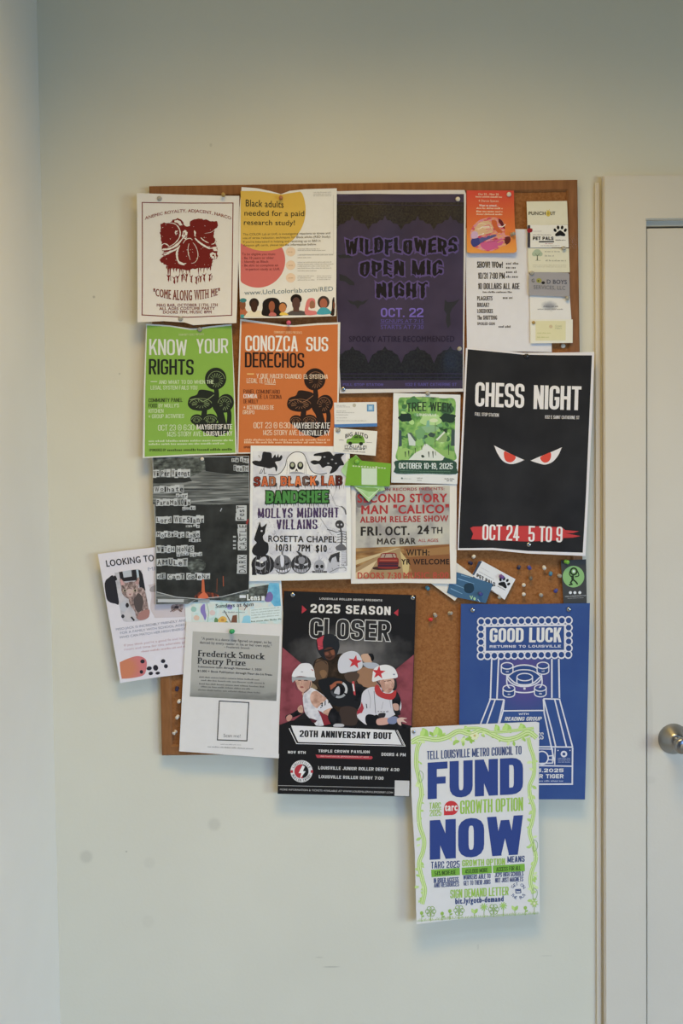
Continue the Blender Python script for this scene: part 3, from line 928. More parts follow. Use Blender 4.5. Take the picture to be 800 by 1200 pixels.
P.poly(cclip(190, 565, 190, 71, 78, 725, 960), '#c05a4c', 2)
yel = [(max(71, x), y) for x, y in cclip(238, 215, 284, 71, 84, 725, 960)]
yel = [(x, max(y, 104 - abs(x - 350) * .13) if y < 110 and x > 60 else y) for x, y in yel]
P.poly(yel, '#c69a2a', 3)
dk = '#2e2a1c'
P.T('Black adults', 106, 143, 368, 190, dk, w=.014, sl=.03)
P.T('needed for a paid', 97, 217, 512, 254, dk, w=.014, sl=.006)
P.T('research study!', 93, 283, 447, 318, dk, w=.014, sl=.006)
for t, x1, y in (('The COLOR Lab at UofL is investigating reactions to stress and', 692, 392), ('use of stress reduction techniques for Black adults (RED Study)', 692, 417),
                 ("If you're interested in helping and receiving up to $60 in", 625, 444), ('Amazon gift cards, please see the information below.', 598, 468)):
    P.T(t, 88, y - 15, x1, y, '#5a4c2c', sl=-.018, L=5)
for t, x0, x1, y in (('To be eligible you must:', 80, 312, 530), ('• Be 18 years or older', 80, 302, 556), ('• Identify as Black', 80, 264, 582), ('• Be able to complete an', 80, 330, 608), ('in-person study at UofL', 106, 345, 634)):
    P.T(t.replace('•', '-'), x0, y - 16, x1, y, '#6a2c26', sl=-.01)
for y in (504, 598, 686):
    P.ell(418, y, 33, 33, '#cfae86', 2); P.greek(400, y + 4, 438, 8, '#a07848', 3, y)
for y, x1 in ((488, 620), (498, 660), (530, 715), (548, 560), (580, 700), (594, 715), (608, 690), (622, 700), (640, 600), (676, 580), (690, 560), (704, 585)): P.greek(466, y, x1, 8, '#8f8674', 3, y)
for y in (676, 690, 702): P.greek(600, y, 700, 8, '#8f8674', 3, y)
for y in (94, 106, 118): P.greek(575, y, 700, 7, '#9a9280', 3, y)
P.line([(714, 110), (714, 520), (480, 524)], 1.6, '#a59c88', 3)
P.T('www.UofLcolorlab.com/RED', 97, 775, 712, 806, '#5b6a66', w=.0, sl=-.045)
P.part('portrait_row', 'row of flat drawn portraits')
P.setcrop(*K4)
SK = ['#7a4526', '#3d2418', '#8e4a2a', '#b26a30', '#54362a', '#8a5a3a', '#9a5236']
P.smooth([(14, 400), (40, 388), (58, 430), (72, 445), (60, 470), (14, 490)], '#a5562f', 3); P.ell(30, 385, 24, 40, SK[0], 3); P.ell(34, 350, 26, 17, '#2f6e66', 4); P.rect(14, 462, 44, 490, '#2f7f74', 3)
P.smooth([(50, 470), (75, 440), (110, 428), (160, 430), (205, 450), (210, 478), (50, 484)], '#cdbb94', 3); P.ell(119, 372, 38, 40, '#2a1d16', 3); P.ell(120, 398, 26, 46, SK[1], 4)
P.smooth([(185, 410), (190, 360), (230, 332), (290, 332), (320, 365), (322, 420), (340, 470), (190, 470)], '#1f1714', 3); P.ell(257, 395, 24, 40, SK[2], 4); P.rect(244, 430, 272, 472, '#8a3c2a', 4); P.smooth([(235, 470), (250, 445), (285, 450), (290, 472)], '#b0584a', 5)
P.ell(342, 395, 33, 32, '#30201a', 3); P.ell(342, 408, 28, 36, SK[3], 4); P.smooth([(322, 466), (330, 445), (365, 446), (385, 466)], '#d0a62e', 5)
P.smooth([(375, 466), (395, 440), (430, 428), (470, 428), (520, 440), (550, 464)], '#4d443c', 3); P.ell(447, 340, 44, 40, '#1c1410', 3); P.ell(447, 375, 32, 50, SK[4], 4); P.rect(424, 400, 470, 440, SK[4], 4)
P.smooth([(520, 462), (522, 380), (545, 335), (590, 340), (595, 400), (580, 420), (605, 440), (612, 460)], '#c4655a', 3); P.ell(572, 385, 21, 34, SK[5], 4); P.smooth([(548, 400), (560, 415), (590, 412), (596, 432), (545, 425)], '#cfbfa6', 4)
P.ell(660, 365, 46, 50, '#3c3028', 3); P.ell(660, 375, 29, 40, SK[6], 4); P.smooth([(612, 460), (625, 420), (660, 405), (700, 420), (715, 455)], '#2c8a8c', 4)
P.smooth([(744, 330), (728, 350), (725, 420), (712, 458), (744, 464)], '#2a1c16', 3); P.ell(742, 390, 8, 30, '#6a3c26', 4, n=10)
B2.append(P.build())

# --- purple open mic poster --------------------------------------------------------
C3 = (385, 215, 555, 465, 800)
P = Sheet('event_poster', 'dark purple open mic night poster with dripping letters', 'poster', C3,
          [(36, 42), (400, 36), (748, 38), (756, 60), (750, 600), (742, 1148), (400, 1152), (60, 1158), (42, 600)], 1, WARM, '#c2b6a2', .004, 0, rough=.30, spec=.30,
          shape=curl(wav=1.2, seed=5, right=1.5, dents=[(.3, .17, .16, 6), (.85, .22, .18, 5), (.8, .82, .10, 3)]))
vio = ramp_mat('violet_print', [(0.25, alb('#342a36', WARM)), (0.8, alb('#423542', WARM))], 'noise', 14, rough=.30, spec=.30)
P.poly([(42, 58), (745, 60), (742, 600), (738, 1132), (66, 1134), (42, 600)], vio, 1)
P.part('lace_border', 'dark lace edging printed at the head')
lace = ramp_mat('lace_print', [(0.35, alb('#241d1a', WARM)), (0.7, alb('#383022', WARM))], 'noise', 260, rough=.30, spec=.30)
lace2 = ramp_mat('lace_print_foot', [(0.35, alb('#1c1a1c', WARM)), (0.7, alb('#2a2a26', WARM))], 'noise', 260, rough=.30, spec=.30)
top = [(42, 100), (745, 106)]
pts = []
for k in range(4):
    c = 130 + k * 180
    pts += [(c - 90, 255), (c - 70, 225), (c - 45, 222), (c - 30, 205), (c - 12, 205), (c, 178), (c + 12, 205), (c + 30, 205), (c + 45, 222), (c + 70, 225), (c + 88, 258)]
pts = [(min(max(x, 42), 744), y) for x, y in pts if x < 790]
P.poly(top + pts[::-1], lace, 2)
P.part('lace_border', 'dark lace edging printed at the foot', new=True)
pts = []
for k in range(4):
    c = 130 + k * 180
    pts += [(c - 90, 990), (c - 70, 945), (c - 50, 935), (c - 40, 922), (c - 14, 918), (c, 898), (c + 14, 918), (c + 40, 922), (c + 50, 935), (c + 70, 945), (c + 88, 990)]
pts = [(min(max(x, 58), 738), y) for x, y in pts if x < 790]
P.poly([(738, 1085), (66, 1085)] + pts, lace2, 2)
P.line([(66, 1050), (738, 1050)], 4, '#33283a', 3); P.line([(66, 1070), (738, 1070)], 3, '#33283a', 3)
P.line([(42, 116), (745, 122)], 3, '#33283a', 3)
for pts in ([(58, 498), (95, 510), (140, 545), (142, 562), (115, 560), (90, 540), (60, 535)], [(100, 640), (135, 652), (160, 645), (185, 652), (220, 638), (195, 665), (175, 670), (160, 692), (145, 670), (122, 664)],
            [(640, 640), (655, 655), (690, 652), (722, 638), (700, 668), (680, 690), (668, 720), (672, 780), (655, 800), (645, 760), (650, 720), (636, 700)], [(50, 395), (140, 385), (130, 410), (60, 412)]):
    P.part('bat_picture', 'faint dark green bat', new=True); P.poly(pts, '#2c2a28', 2)
for t, x0, y0, x1, y1 in (('WILDFLOWERS', 92, 306, 708, 388), ('OPEN MIC', 172, 429, 626, 510), ('NIGHT', 262, 549, 545, 630)):
    P.part('headline_lettering', 'black dripping letters edged in violet', new=True)
    rr = random.Random(len(t))
    wv = lambda a, b: (0, 7 * math.sin(a * 37) - 8 * (1 - b) * max(0, math.sin(a * 61)))
    P.B(t, x0, y0, x1, y1, '#57446a', st=.40, gap=.18, bar=.17, jit=.026, grow=.10, L=4, seed=len(t), sl=0, warp=wv)
    P.B(t, x0, y0, x1, y1, '#1f1917', st=.40, gap=.18, bar=.17, jit=.026, L=6, seed=len(t), sl=0, warp=wv)
P.part('small_lettering')
P.B('OCT. 22', 287, 687, 522, 737, '#6a5496', sl=0, st=0.26)
P.T('SIGNUPS AT 7:15', 287, 749, 522, 769, '#54467a', sl=0); P.T('STARTS AT 7:30', 287, 781, 522, 803, '#54467a', sl=0)
P.line([(284, 775), (524, 775)], 2, '#54467a', 3)
P.T('SPOOKY ATTIRE RECOMMENDED', 112, 842, 692, 874, '#241c28', w=.03, jit=.03, sl=0)
P.B('FULL STOP STATION', 78, 1102, 300, 1117, '#4f4470', sl=0, st=0.3); P.B('1132 E SAINT CATHERINE ST', 420, 1100, 705, 1117, '#4f4470', sl=0, st=0.3)
P.greek(60, 68, 105, 5, '#5d5266', 3, 2)
B2.append(P.build()); wild = P

# --- white show flyer with the cards over it -------------------------------------------
CR = (535, 205, 690, 420, 800); E4 = (545, 295, 625, 395, 800)
P = Sheet('gig_flyer', 'plain white show flyer with narrow black type, partly under the orange card', 'flyer', CR,
          [(50, 322), (300, 326), (572, 330), (574, 1072), (62, 1062)], 0, WARM, '#c5bcae', 0.0, 0, shape=curl(wav=.6, seed=11, bl=1))
P.setcrop(*E4); bk = '#38322c'
P.T('SHOW! WOw!', 138, 115, 440, 186, bk, w=.045, slab=.05, sl=.01); P.B('10/31 7:00 PM', 148, 245, 462, 318, bk, st=0.34, gap=.1); P.B('10 DOLLARS ALL AGE', 148, 368, 636, 438, bk, st=0.34, gap=.1)
P.greek(205, 482, 545, 28, '#4a443c', 4, 3)
for k, (y, x1) in enumerate(((150, 622), (198, 590), (250, 600), (305, 620))): P.greek(478, y, x1, 38, '#4a443c', 4, k, wl=(1.2, 2.6))
for t, y0, y1, x1 in (('PLAGUETS', 522, 570, 318), ('BREAK?', 598, 646, 280), ('LOKEDOKES', 672, 718, 322), ('The SHUTTING', 748, 796, 372), ('SPOILED GUN', 828, 860, 345)):
    P.T(t, 140, y0, x1, y1, bk, w=.04, slab=.04)
P.greek(440, 552, 582, 38, '#4a443c', 4, 31, wl=(1.0, 2)); P.greek(390, 890, 540, 36, '#38322c', 4, 32, wl=(1, 2))
B2.append(P.build())

# --- orange class card -------------------------------------------------------------------
E3 = (545, 220, 610, 300, 800)
P = Sheet('announcement_card', 'small orange and red card with a colourful round picture and rounded corners', 'card', E3,
          [(18, 38), (700, 40), (712, 500), (738, 900), (725, 935), (690, 948), (60, 948), (25, 935), (20, 900)], 2, WARM, '#cc6a22', .01, 0, grid=.014, shape=curl(bot=4, bl=1, br=2, wav=.3, seed=13))
zA, zB = P.loc(0, 940)[1], P.loc(0, 60)[1]
og = ramp_mat('orange_red_print', [(0.0, alb('#cf8226', WARM)), (0.45, alb('#c85e1c', WARM)), (1.0, alb('#c43a22', WARM))], 'axis', 30, 2, zA, zB, amount=.15)
P.poly([(18, 38), (700, 40), (712, 500), (738, 900), (725, 935), (690, 948), (60, 948), (25, 935), (20, 900)], og, 1)
lt = '#e2b48a'
P.T('Oct 23 - Nov 20', 185, 78, 480, 108, lt, w=.03); P.greek(150, 140, 530, 28, lt, 4, 1); P.T('4 Dance Spaces', 190, 172, 478, 203, lt, w=.0)
P.T('Want to attend...', 200, 240, 475, 270, '#efd6b8', w=.04)
for y in (306, 352, 392): P.greek(160, y, 540, 32, lt, 4, y)
P.part('round_picture', 'multicoloured swirling picture')
sw = ramp_mat('swirl_print', [(0.30, alb('#8a2a3a', WARM)), (0.42, alb('#c03a52', WARM)), (0.52, alb('#c98a5c', WARM)), (0.6, alb('#c06a8a', WARM)), (0.72, alb('#d09a50', WARM))], 'noise', 55, stretch=(1, 1, 2.2))
P.smooth([(70, 700), (90, 590), (170, 490), (300, 435), (430, 430), (530, 470), (570, 570), (570, 680), (640, 700), (650, 770), (590, 830), (520, 850), (430, 905), (300, 920), (170, 880), (95, 820)], sw, 2)
for pts, c in (([(130, 610), (200, 510), (330, 480), (390, 560), (390, 640), (260, 680), (140, 690)], '#c29a6a'), ([(80, 770), (110, 730), (200, 730), (220, 800), (130, 860), (85, 820)], '#38386a'),
               ([(490, 450), (540, 490), (570, 590), (530, 560), (480, 490)], '#5a1c1e'), ([(570, 720), (640, 710), (645, 780), (590, 825), (565, 790)], '#58201c'), ([(200, 745), (260, 710), (420, 680), (440, 700), (300, 760), (220, 800)], '#4a4a72'),
               ([(220, 810), (420, 760), (540, 740), (520, 830), (400, 895), (280, 900)], '#b84a72'), ([(380, 470), (450, 480), (470, 560), (540, 640), (470, 650), (400, 560)], '#b8501e'), ([(100, 640), (170, 640), (180, 720), (90, 730)], '#b690a0')):
    P.smooth(pts, c, 3)
r = random.Random(2)
for k in range(22):
    x = 130 + r.random() * 350; y = 520 + r.random() * 340
    P.line([(x, y), (x + r.uniform(20, 80), y - r.uniform(-10, 40)), (x + r.uniform(60, 130), y - r.uniform(0, 40))], r.uniform(5, 12), r.choice(['#d6b68c', '#c8506a', '#d49a3a', '#8a3440', '#dcc4ac']), 4, spl=True)
B2.append(P.build()); ocard = P

# --- the column of business cards --------------------------------------------------------------
E1 = (610, 225, 685, 320, 800); E2 = (610, 310, 685, 415, 800)
CARDS = 'business cards in the upper right corner of the board'


def bcard(label, crop, quad, layer, paper, sl=0.005, sd=1, white=WARM, group=CARDS, **k):
    return Sheet('business_card', label, 'business card', crop, quad, layer, white, paper, sl, 0, group, grid=.02, shape=curl(wav=.25, seed=sd), **k)


P = bcard('cream business card with a yellow dot in its name, topmost of the card column', E1, [(72, 118), (578, 112), (590, 410), (82, 415)], 2, '#c9bd98')
P.T('PUNCH', 98, 245, 310, 288, '#3c3622', w=.035, sl=0); P.ell(342, 268, 27, 38, '#c2a430', 4); P.line([(325, 222), (340, 250), (360, 215)], 6, '#c2a430', 4); P.ell(342, 268, 14, 20, '#a08828', 5)
P.T('UT', 368, 245, 430, 288, '#3c3622', w=.035, sl=0)
B2.append(P.build())
P = bcard('white business card with a black paw print and dark left edge, in the card column', E1, [(80, 412), (588, 412), (600, 692), (90, 696)], 3, '#cfc6bc', sd=2)
P.rect(84, 415, 118, 694, '#3a3436', 2, 0); P.ell(112, 480, 36, 28, '#8a1a20', 3, n=14); P.poly([(80, 470), (145, 455), (140, 500), (100, 512), (82, 500)], '#8a1a20', 3)


def paw(P, cx, cy, k, c, rot=0, L=4):
    q = lambda x, y: (cx + k * (x * math.cos(rot) - y * math.sin(rot)), cy + k * (x * math.sin(rot) + y * math.cos(rot)))
    P.smooth([q(0, -28), q(28, -12), q(62, 20), q(58, 42), (q(30, 44)), q(0, 38), q(-30, 44), q(-58, 42), q(-62, 20), q(-28, -12)], c, L)
    for x, y, a in ((-64, -30, -30), (-26, -64, -8), (24, -64, 8), (64, -30, 30)):
        e = q(x, y); P.ell(e[0], e[1], 17 * k, 24 * k, c, L, a + math.degrees(rot), n=14)


paw(P, 492, 508, 1.0, '#1c1a18')
P.B('PET PALS', 150, 558, 408, 600, '#26221e', st=0.36, gap=.14); P.rect(225, 614, 415, 630, '#2c2622', 3, -.01)
P.greek(150, 495, 260, 16, '#a89e94', 3, 1); P.greek(150, 540, 378, 16, '#8a8078', 3, 2); P.greek(432, 605, 560, 16, '#4a443e', 3, 4); P.greek(305, 650, 400, 14, '#a86a64', 3, 5); P.greek(250, 675, 490, 14, '#9a9088', 3, 6)
B2.append(P.build())
P = bcard('cream business card with a pale green tree, below the card with the black paw', E1, [(88, 702), (602, 704), (612, 1005), (96, 1003)], 2, '#c8bd98', sd=3)
for x, y, a, b2 in ((205, 765, 58, 38), (170, 775, 30, 28), (242, 775, 30, 28), (205, 738, 40, 22)): P.ell(x, y, a, b2, '#98a07a', 2)
P.line([(206, 855), (208, 790)], 16, '#5c5c40', 3, w1=8); P.line([(208, 800), (180, 770)], 5, '#5c5c40', 3); P.line([(208, 800), (236, 768)], 5, '#5c5c40', 3); P.line([(180, 856), (250, 856)], 5, '#8a8a68', 3)
for y, x1 in ((752, 490), (806, 436)): P.greek(300, y, x1, 26, '#99927a', 3, y, wl=(.8, 1.6))
P.greek(310, 865, 565, 26, '#8c866e', 3, 9, wl=(.8, 1.6))
for y in (918, 940): P.greek(150, y, 570, 14, '#b0a684', 3, y)
B2.append(P.build())
P = bcard('metallic grey business card with rounded corners and a yellow spot in its lettering', E2, [(118, 95), (360, 96), (590, 102), (608, 120), (612, 390), (590, 405), (120, 384), (100, 372), (100, 115)], 4, '#8f867c', sd=4, rough=.35)
P.T('G', 135, 178, 170, 222, '#5c564e', w=.03, slab=.05); P.ell(228, 200, 34, 30, '#8e8638', 3); P.ell(220, 204, 12, 8, '#3c3824', 4); P.ell(280, 228, 22, 18, '#2a2622', 4)
P.T('D BOYS', 325, 188, 575, 240, '#4c4a4c', w=.03, slab=.04, sl=.02); P.T('SERVICES, LLC', 160, 258, 555, 305, '#6a665f', w=.02, slab=.04, sl=.03)
B2.append(P.build())
P = bcard('white business card with a smoky grey picture, below the metallic grey card', E2, [(112, 380), (612, 392), (632, 690), (118, 690)], 2, '#cbc1ac', sd=5)
a0 = P.loc(360, 520)
smk = ramp_mat('grey_wash_print', [(0.25, alb('#8c8882', WARM)), (0.6, alb('#aca698', WARM)), (0.95, alb('#cbc1ac', WARM))], 'radial', 60, center=a0, radii=(.020, .0135), amount=.7)
P.smooth([(190, 550), (240, 470), (330, 420), (470, 440), (550, 540), (480, 600), (420, 650), (340, 640), (260, 590)], smk, 2)
P.greek(282, 530, 465, 22, '#5a5650', 4, 7); P.greek(210, 565, 530, 22, '#77726a', 3, 8)
B2.append(P.build())
P = bcard('pale yellow business card at the foot of the card column', E2, [(118, 685), (650, 686), (648, 980), (122, 986)], 3, '#cdc2a4', sd=6)
P.rect(185, 705, 560, 950, '#c6b984', 2, .0); P.ell(375, 775, 22, 22, '#b9a070', 3)
P.T('Green', 430, 755, 510, 778, '#9a9a6a', w=0); P.T('Heart', 430, 785, 510, 806, '#9a9a6a', w=0)
for y, x1 in ((862, 380), (915, 350)): P.greek(205, y, x1, 20, '#aaa45c', 3, y)
B2.append(P.build())

# --- the two rights flyers with mushrooms ------------------------------------------------------


def mushrooms(P, c, gill, m=lambda x, y: (x, y), k=1.0):
    M = lambda pts: [m(*p) for p in pts]
    P.part('mushroom_picture', 'black cluster of mushrooms')
    for pts, a, b2 in (([(590, 480), (600, 560), (590, 640), (625, 700), (645, 790)], 30, 62), ([(512, 600), (508, 690), (490, 790)], 36, 44), ([(670, 640), (695, 700), (690, 790)], 30, 36)):
        P.line(M(pts), a * k, c, 2, spl=True, w1=b2 * k)
    e = lambda x, y, rx, ry, col, L, rot=0: P.ell(*m(x, y), rx * k, ry * k, col, L, rot)
    e(592, 440, 80, 84, c, 3, 20); e(665, 625, 62, 72, c, 3, 25); e(450, 745, 46, 38, c, 3, -10); e(552, 745, 56, 42, c, 3)
    P.smooth(M([(384, 625), (400, 580), (450, 560), (470, 525), (520, 525), (580, 545), (590, 600), (560, 660), (500, 682), (430, 675), (395, 655)]), c, 3)
    P.poly(M([(408, 760), (600, 770), (710, 780), (690, 840), (600, 878), (520, 850), (470, 820)]), c, 2)
    for cx, cy, rx, ry, n, rot in ((598, 452, 58, 62, 16, 0), (660, 632, 44, 52, 13, .3), (480, 630, 78, 36, 16, 0), (450, 752, 32, 22, 10, 0), (552, 752, 42, 26, 12, 0)):
        for j in range(n):
            t = 2 * math.pi * j / n + rot
            if 0.35 < (t % 6.283) / 6.283 < 0.4: continue
            P.line(M([(cx + rx * .36 * math.cos(t), cy + ry * .36 * math.sin(t)), (cx + rx * .86 * math.cos(t + .12), cy + ry * .86 * math.sin(t + .12))]), 1.6 * k, gill, 4, w1=4.2 * k)
        P.line(M([(cx + (rx + 6) * math.cos(t), cy + (ry + 6) * math.sin(t)) for t in [math.pi * (1.05 + .9 * q / 12) for q in range(13)]]), 3.4 * k, gill, 4)
    P.line(M([(400, 600), (450, 590), (500, 610), (540, 590), (580, 560)]), 5 * k, gill, 5, spl=True)
    P.part('small_lettering')


C5 = (160, 375, 285, 545, 800); C6 = (270, 370, 405, 535, 800)
GR, GK, GW = '#769a2c', '#23261c', '#b8bf8c'
P = Sheet('rights_flyer', 'lime green flyer with black mushrooms and white English headline', 'flyer', C5,
          [(72, 28), (250, 40), (400, 62), (440, 62), (560, 45), (712, 30), (735, 500), (752, 1005), (400, 1018), (48, 1036), (55, 500)], 4, WARM, '#c3bda4', -.01, -.0,
          shape=curl(bl=3, br=3, wav=1.2, seed=21, dents=[(.5, .0, .2, -3)]))
P.poly([(78, 40), (250, 50), (400, 74), (440, 74), (560, 57), (712, 42), (724, 400), (742, 996), (400, 1006), (62, 1026), (66, 500)], GR, 1)
P.part('headline_lettering', 'tall white and black capitals')
P.B('KNOW', 95, 142, 378, 262, '#c3bfa8', sl=.015, st=.27, gap=.13); P.B('YOUR', 448, 142, 686, 252, '#c3bfa8', sl=-.02, st=.27, gap=.13)
P.B('RIGHTS', 92, 292, 428, 408, GK, sl=.01, st=.30, gap=.13)
P.part('small_lettering')
mushrooms(P, GK, '#7d8c50')
P.B('COMMUNITY SERIES PRESENTS', 315, 102, 505, 118, '#a8b070', sl=-.02, st=0.24)
P.line([(106, 462), (155, 462)], 6, GW, 5)
P.B('AND WHAT TO DO WHEN THE', 168, 452, 578, 480, GW, sl=-.005, L=6, st=0.24); P.B('LEGAL SYSTEM FAILS YOU', 106, 492, 455, 522, GW, sl=.0, L=6, st=0.24)
P.B('COMMUNITY PANEL', 90, 588, 345, 617, GK, st=0.26); P.B('FOOD', 90, 628, 155, 657, GK, st=0.26); P.B("BY MOLLY'S", 165, 628, 318, 657, GW, st=0.24); P.B('KITCHEN', 90, 668, 202, 697, GW, st=0.24); P.B('+ GROUP ACTIVITIES', 90, 708, 356, 738, GW, st=0.24)
P.B('OCT 23 @ 6:30', 162, 786, 432, 830, GW, L=6, sl=-.01, st=0.23); P.B('|MAYBEITSFATE', 448, 784, 718, 822, '#d0cfc0', L=7, sl=-.01, st=0.25); P.B('1425 STORY AVE.', 228, 838, 490, 874, GW, L=6, sl=-.01, st=0.23); P.B('LOUISVILLE KY', 503, 835, 718, 870, '#d0cfc0', L=7, sl=-.01, st=0.24)
for y, x1 in ((915, 725), (938, 660)): P.greek(92, y, x1, 20, GW, 4, y)
P.B('SPONSORED BY', 95, 966, 222, 985, '#33401a', st=0.26); P.greek(232, 983, 725, 24, '#33401a', 4, 8)
B2.append(P.build()); green = P

OR, OK_, OW = '#bb6020', '#2a1d16', '#d6b78e'
P = Sheet('rights_flyer', 'orange Spanish language flyer with black mushrooms and white headline', 'flyer', C6,
          [(68, 22), (230, 44), (370, 62), (440, 66), (600, 52), (762, 46), (752, 560), (742, 900), (700, 948), (45, 958), (52, 500)], 2, WARM, '#c9bda4', .0, 0, shape=curl(wav=1.0, seed=22, top=2, dents=[(.5, .0, .2, -3)]))
P.poly([(78, 38), (230, 58), (370, 74), (440, 77), (600, 66), (745, 60), (742, 560), (728, 900), (700, 940), (55, 950), (62, 500)], OR, 1)
P.part('headline_lettering', 'tall white and black capitals')
P.B('CONOZCA', 103, 138, 468, 246, '#d4cab4', sl=.005, st=.30, gap=.13); P.B('SUS', 525, 148, 678, 247, '#d4cab4', sl=.0, st=.30, gap=.13)
P.B('DERECHOS', 100, 254, 512, 358, OK_, sl=.01, st=.29, gap=.13)
P.part('small_lettering')
mushrooms(P, OK_, '#8a5a34', lambda x, y: (585 + (x - 592) * .926, 442 + (y - 440) * .93), .926)
P.B('COMMUNITY SERIES PRESENTS', 302, 106, 497, 122, '#d9a872', sl=.02, st=0.24)
P.line([(115, 405), (163, 405)], 9, '#d6a050', 5)
P.B('Y QUE HACER CUANDO', 180, 402, 492, 434, OW, L=6, sl=.012, st=0.24); P.B('EL SYSTEMA', 508, 407, 676, 438, OW, L=6, sl=.005, st=0.24); P.B('LEGAL TE FALLA', 113, 434, 313, 468, OW, L=6, sl=.015, st=0.24)
P.line([(236, 474), (313, 478)], 4, OW, 5)
P.B('PANEL COMUNITARIO', 90, 512, 343, 540, '#5c2e18', sl=.01, st=0.24); P.B('COMIDA', 90, 544, 185, 572, '#e0cfb0', st=0.26); P.B('DE LA COCINA', 192, 548, 356, 576, '#5c2e18', sl=.01, st=0.24); P.B('DE MOLLY', 90, 580, 192, 608, '#5c2e18', st=0.24)
P.B('+ ACTIVIDADES DE', 90, 620, 302, 650, OW, sl=.01, st=0.24); P.B('GRUPO', 86, 656, 166, 684, OW, st=0.24)
P.B('OCT 23 @ 6:30 |', 160, 740, 432, 782, OW, L=6, sl=.0, st=0.23); P.B('MAYBEITSFATE', 440, 742, 690, 784, '#dccdb4', L=7, sl=.0, st=0.25); P.B('1425 STORY AVE.', 225, 794, 468, 830, OW, L=6, st=0.23); P.B('LOUISVILLE KY', 478, 796, 688, 832, '#dccdb4', L=7, st=0.24)
for y, x1 in ((868, 692), (886, 665)): P.greek(95, y, x1, 19, '#d8a878', 4, y)
P.B('SPONSORED', 92, 905, 185, 920, '#5c2e18', st=0.26)
B2.append(P.build()); orange = P

# --- small cards between the flyers ---------------------------------------------------------------
E5 = (380, 460, 460, 520, 800); C7 = (380, 450, 550, 580, 800); E6 = (400, 520, 480, 600, 800)
P = bcard('white business card with a blue foot stripe, pinned under the purple poster', E5, [(112, 118), (612, 110), (618, 398), (118, 410)], 3, '#cbc2ac', sd=7, group=None)
P.poly([(115, 372), (617, 360), (618, 398), (118, 408)], '#3e6a92', 2); P.rect(498, 140, 582, 222, '#40708e', 2, 0); P.rect(506, 148, 574, 214, '#6a92a4', 3, 0); P.rect(520, 160, 558, 202, '#9ab0b4', 4, 0)
for y, x1 in ((155, 250), (172, 300), (220, 250), (238, 350), (265, 280), (300, 265), (333, 490)): P.greek(138, y, x1, 13, '#9a9484', 3, y)
P.ell(350, 150, 20, 22, '#a89c80', 2)
B2.append(P.build())
P = bcard('cream business card with a green car drawn on it, half over the ghost flyer', C7, [(52, 242), (292, 260), (282, 396), (50, 376)], 5, '#cdc3a8', .06, sd=8, group=None)
P.T('BIG AUTO', 115, 270, 240, 292, '#3a3832', w=.03, sl=.03, warp=lambda a, b: (0, -16 * 4 * a * (1 - a) + 8))
P.T('ITALIALEI', 112, 336, 232, 352, '#4a4840', w=.01, sl=.03); P.greek(112, 360, 222, 12, '#2c2a24', 4, 9, sl=.03); P.greek(104, 369, 230, 8, '#6a665c', 3, 4, sl=.08)
P.greek(80, 310, 112, 6, '#6a665c', 3, 5); P.greek(230, 323, 262, 6, '#6a665c', 3, 6)
P.part('car_picture', 'small green car')
P.smooth([(122, 320), (126, 305), (148, 298), (160, 284), (190, 280), (212, 290), (218, 300), (222, 318), (214, 326), (130, 328)], '#5f8a1e', 3); P.poly([(160, 298), (168, 288), (186, 287), (186, 299)], '#39501a', 4); P.poly([(190, 299), (190, 287), (204, 292), (209, 300)], '#39501a', 4)
P.ell(142, 327, 11, 9, '#2a2c1c', 5); P.ell(202, 329, 11, 9, '#2a2c1c', 5); P.line([(125, 314), (220, 316)], 3, '#86ac3a', 4)
B2.append(P.build())
gl = ramp_mat('pale_green_print', [(0.35, alb('#86ac5c', WARM)), (0.7, alb('#a4bc80', WARM))], 'noise', 60)
P = Sheet('folded_leaflet', 'pale green folded leaflet corner poking out below the lime green card', 'leaflet', E6, [(170, 130), (240, 205), (500, 505), (510, 545), (430, 560), (320, 682), (150, 505), (0, 330), (0, 300), (60, 210)], 5, WARM, '#9ab870', grid=.016, shape=curl(wav=.2, seed=9))
P.poly([(170, 130), (240, 205), (500, 505), (510, 545), (430, 560), (320, 682), (150, 505), (0, 330), (0, 300), (60, 210)], gl, 1); P.poly([(150, 505), (400, 520), (470, 540), (430, 560), (320, 560)], '#6f9440', 2); P.line([(170, 510), (320, 640), (440, 530)], 6, '#c2d0a0', 3)
B2.append(P.build())
P = bcard('lime green business card with a white square, between the ghost flyer and the tree poster', E6, [(85, 180), (170, 140), (240, 200), (580, 232), (565, 500), (40, 490)], 6, '#669414', .03, sd=10, group=None)
P.rect(235, 285, 415, 480, '#b4bd98', 2, .03); P.greek(130, 268, 525, 30, '#c6d29a', 4, 2, sl=.07, wl=(.5, .8))
P.poly([(85, 182), (170, 140), (240, 200), (130, 250)], '#5d8a1a', 2)
B2.append(P.build())

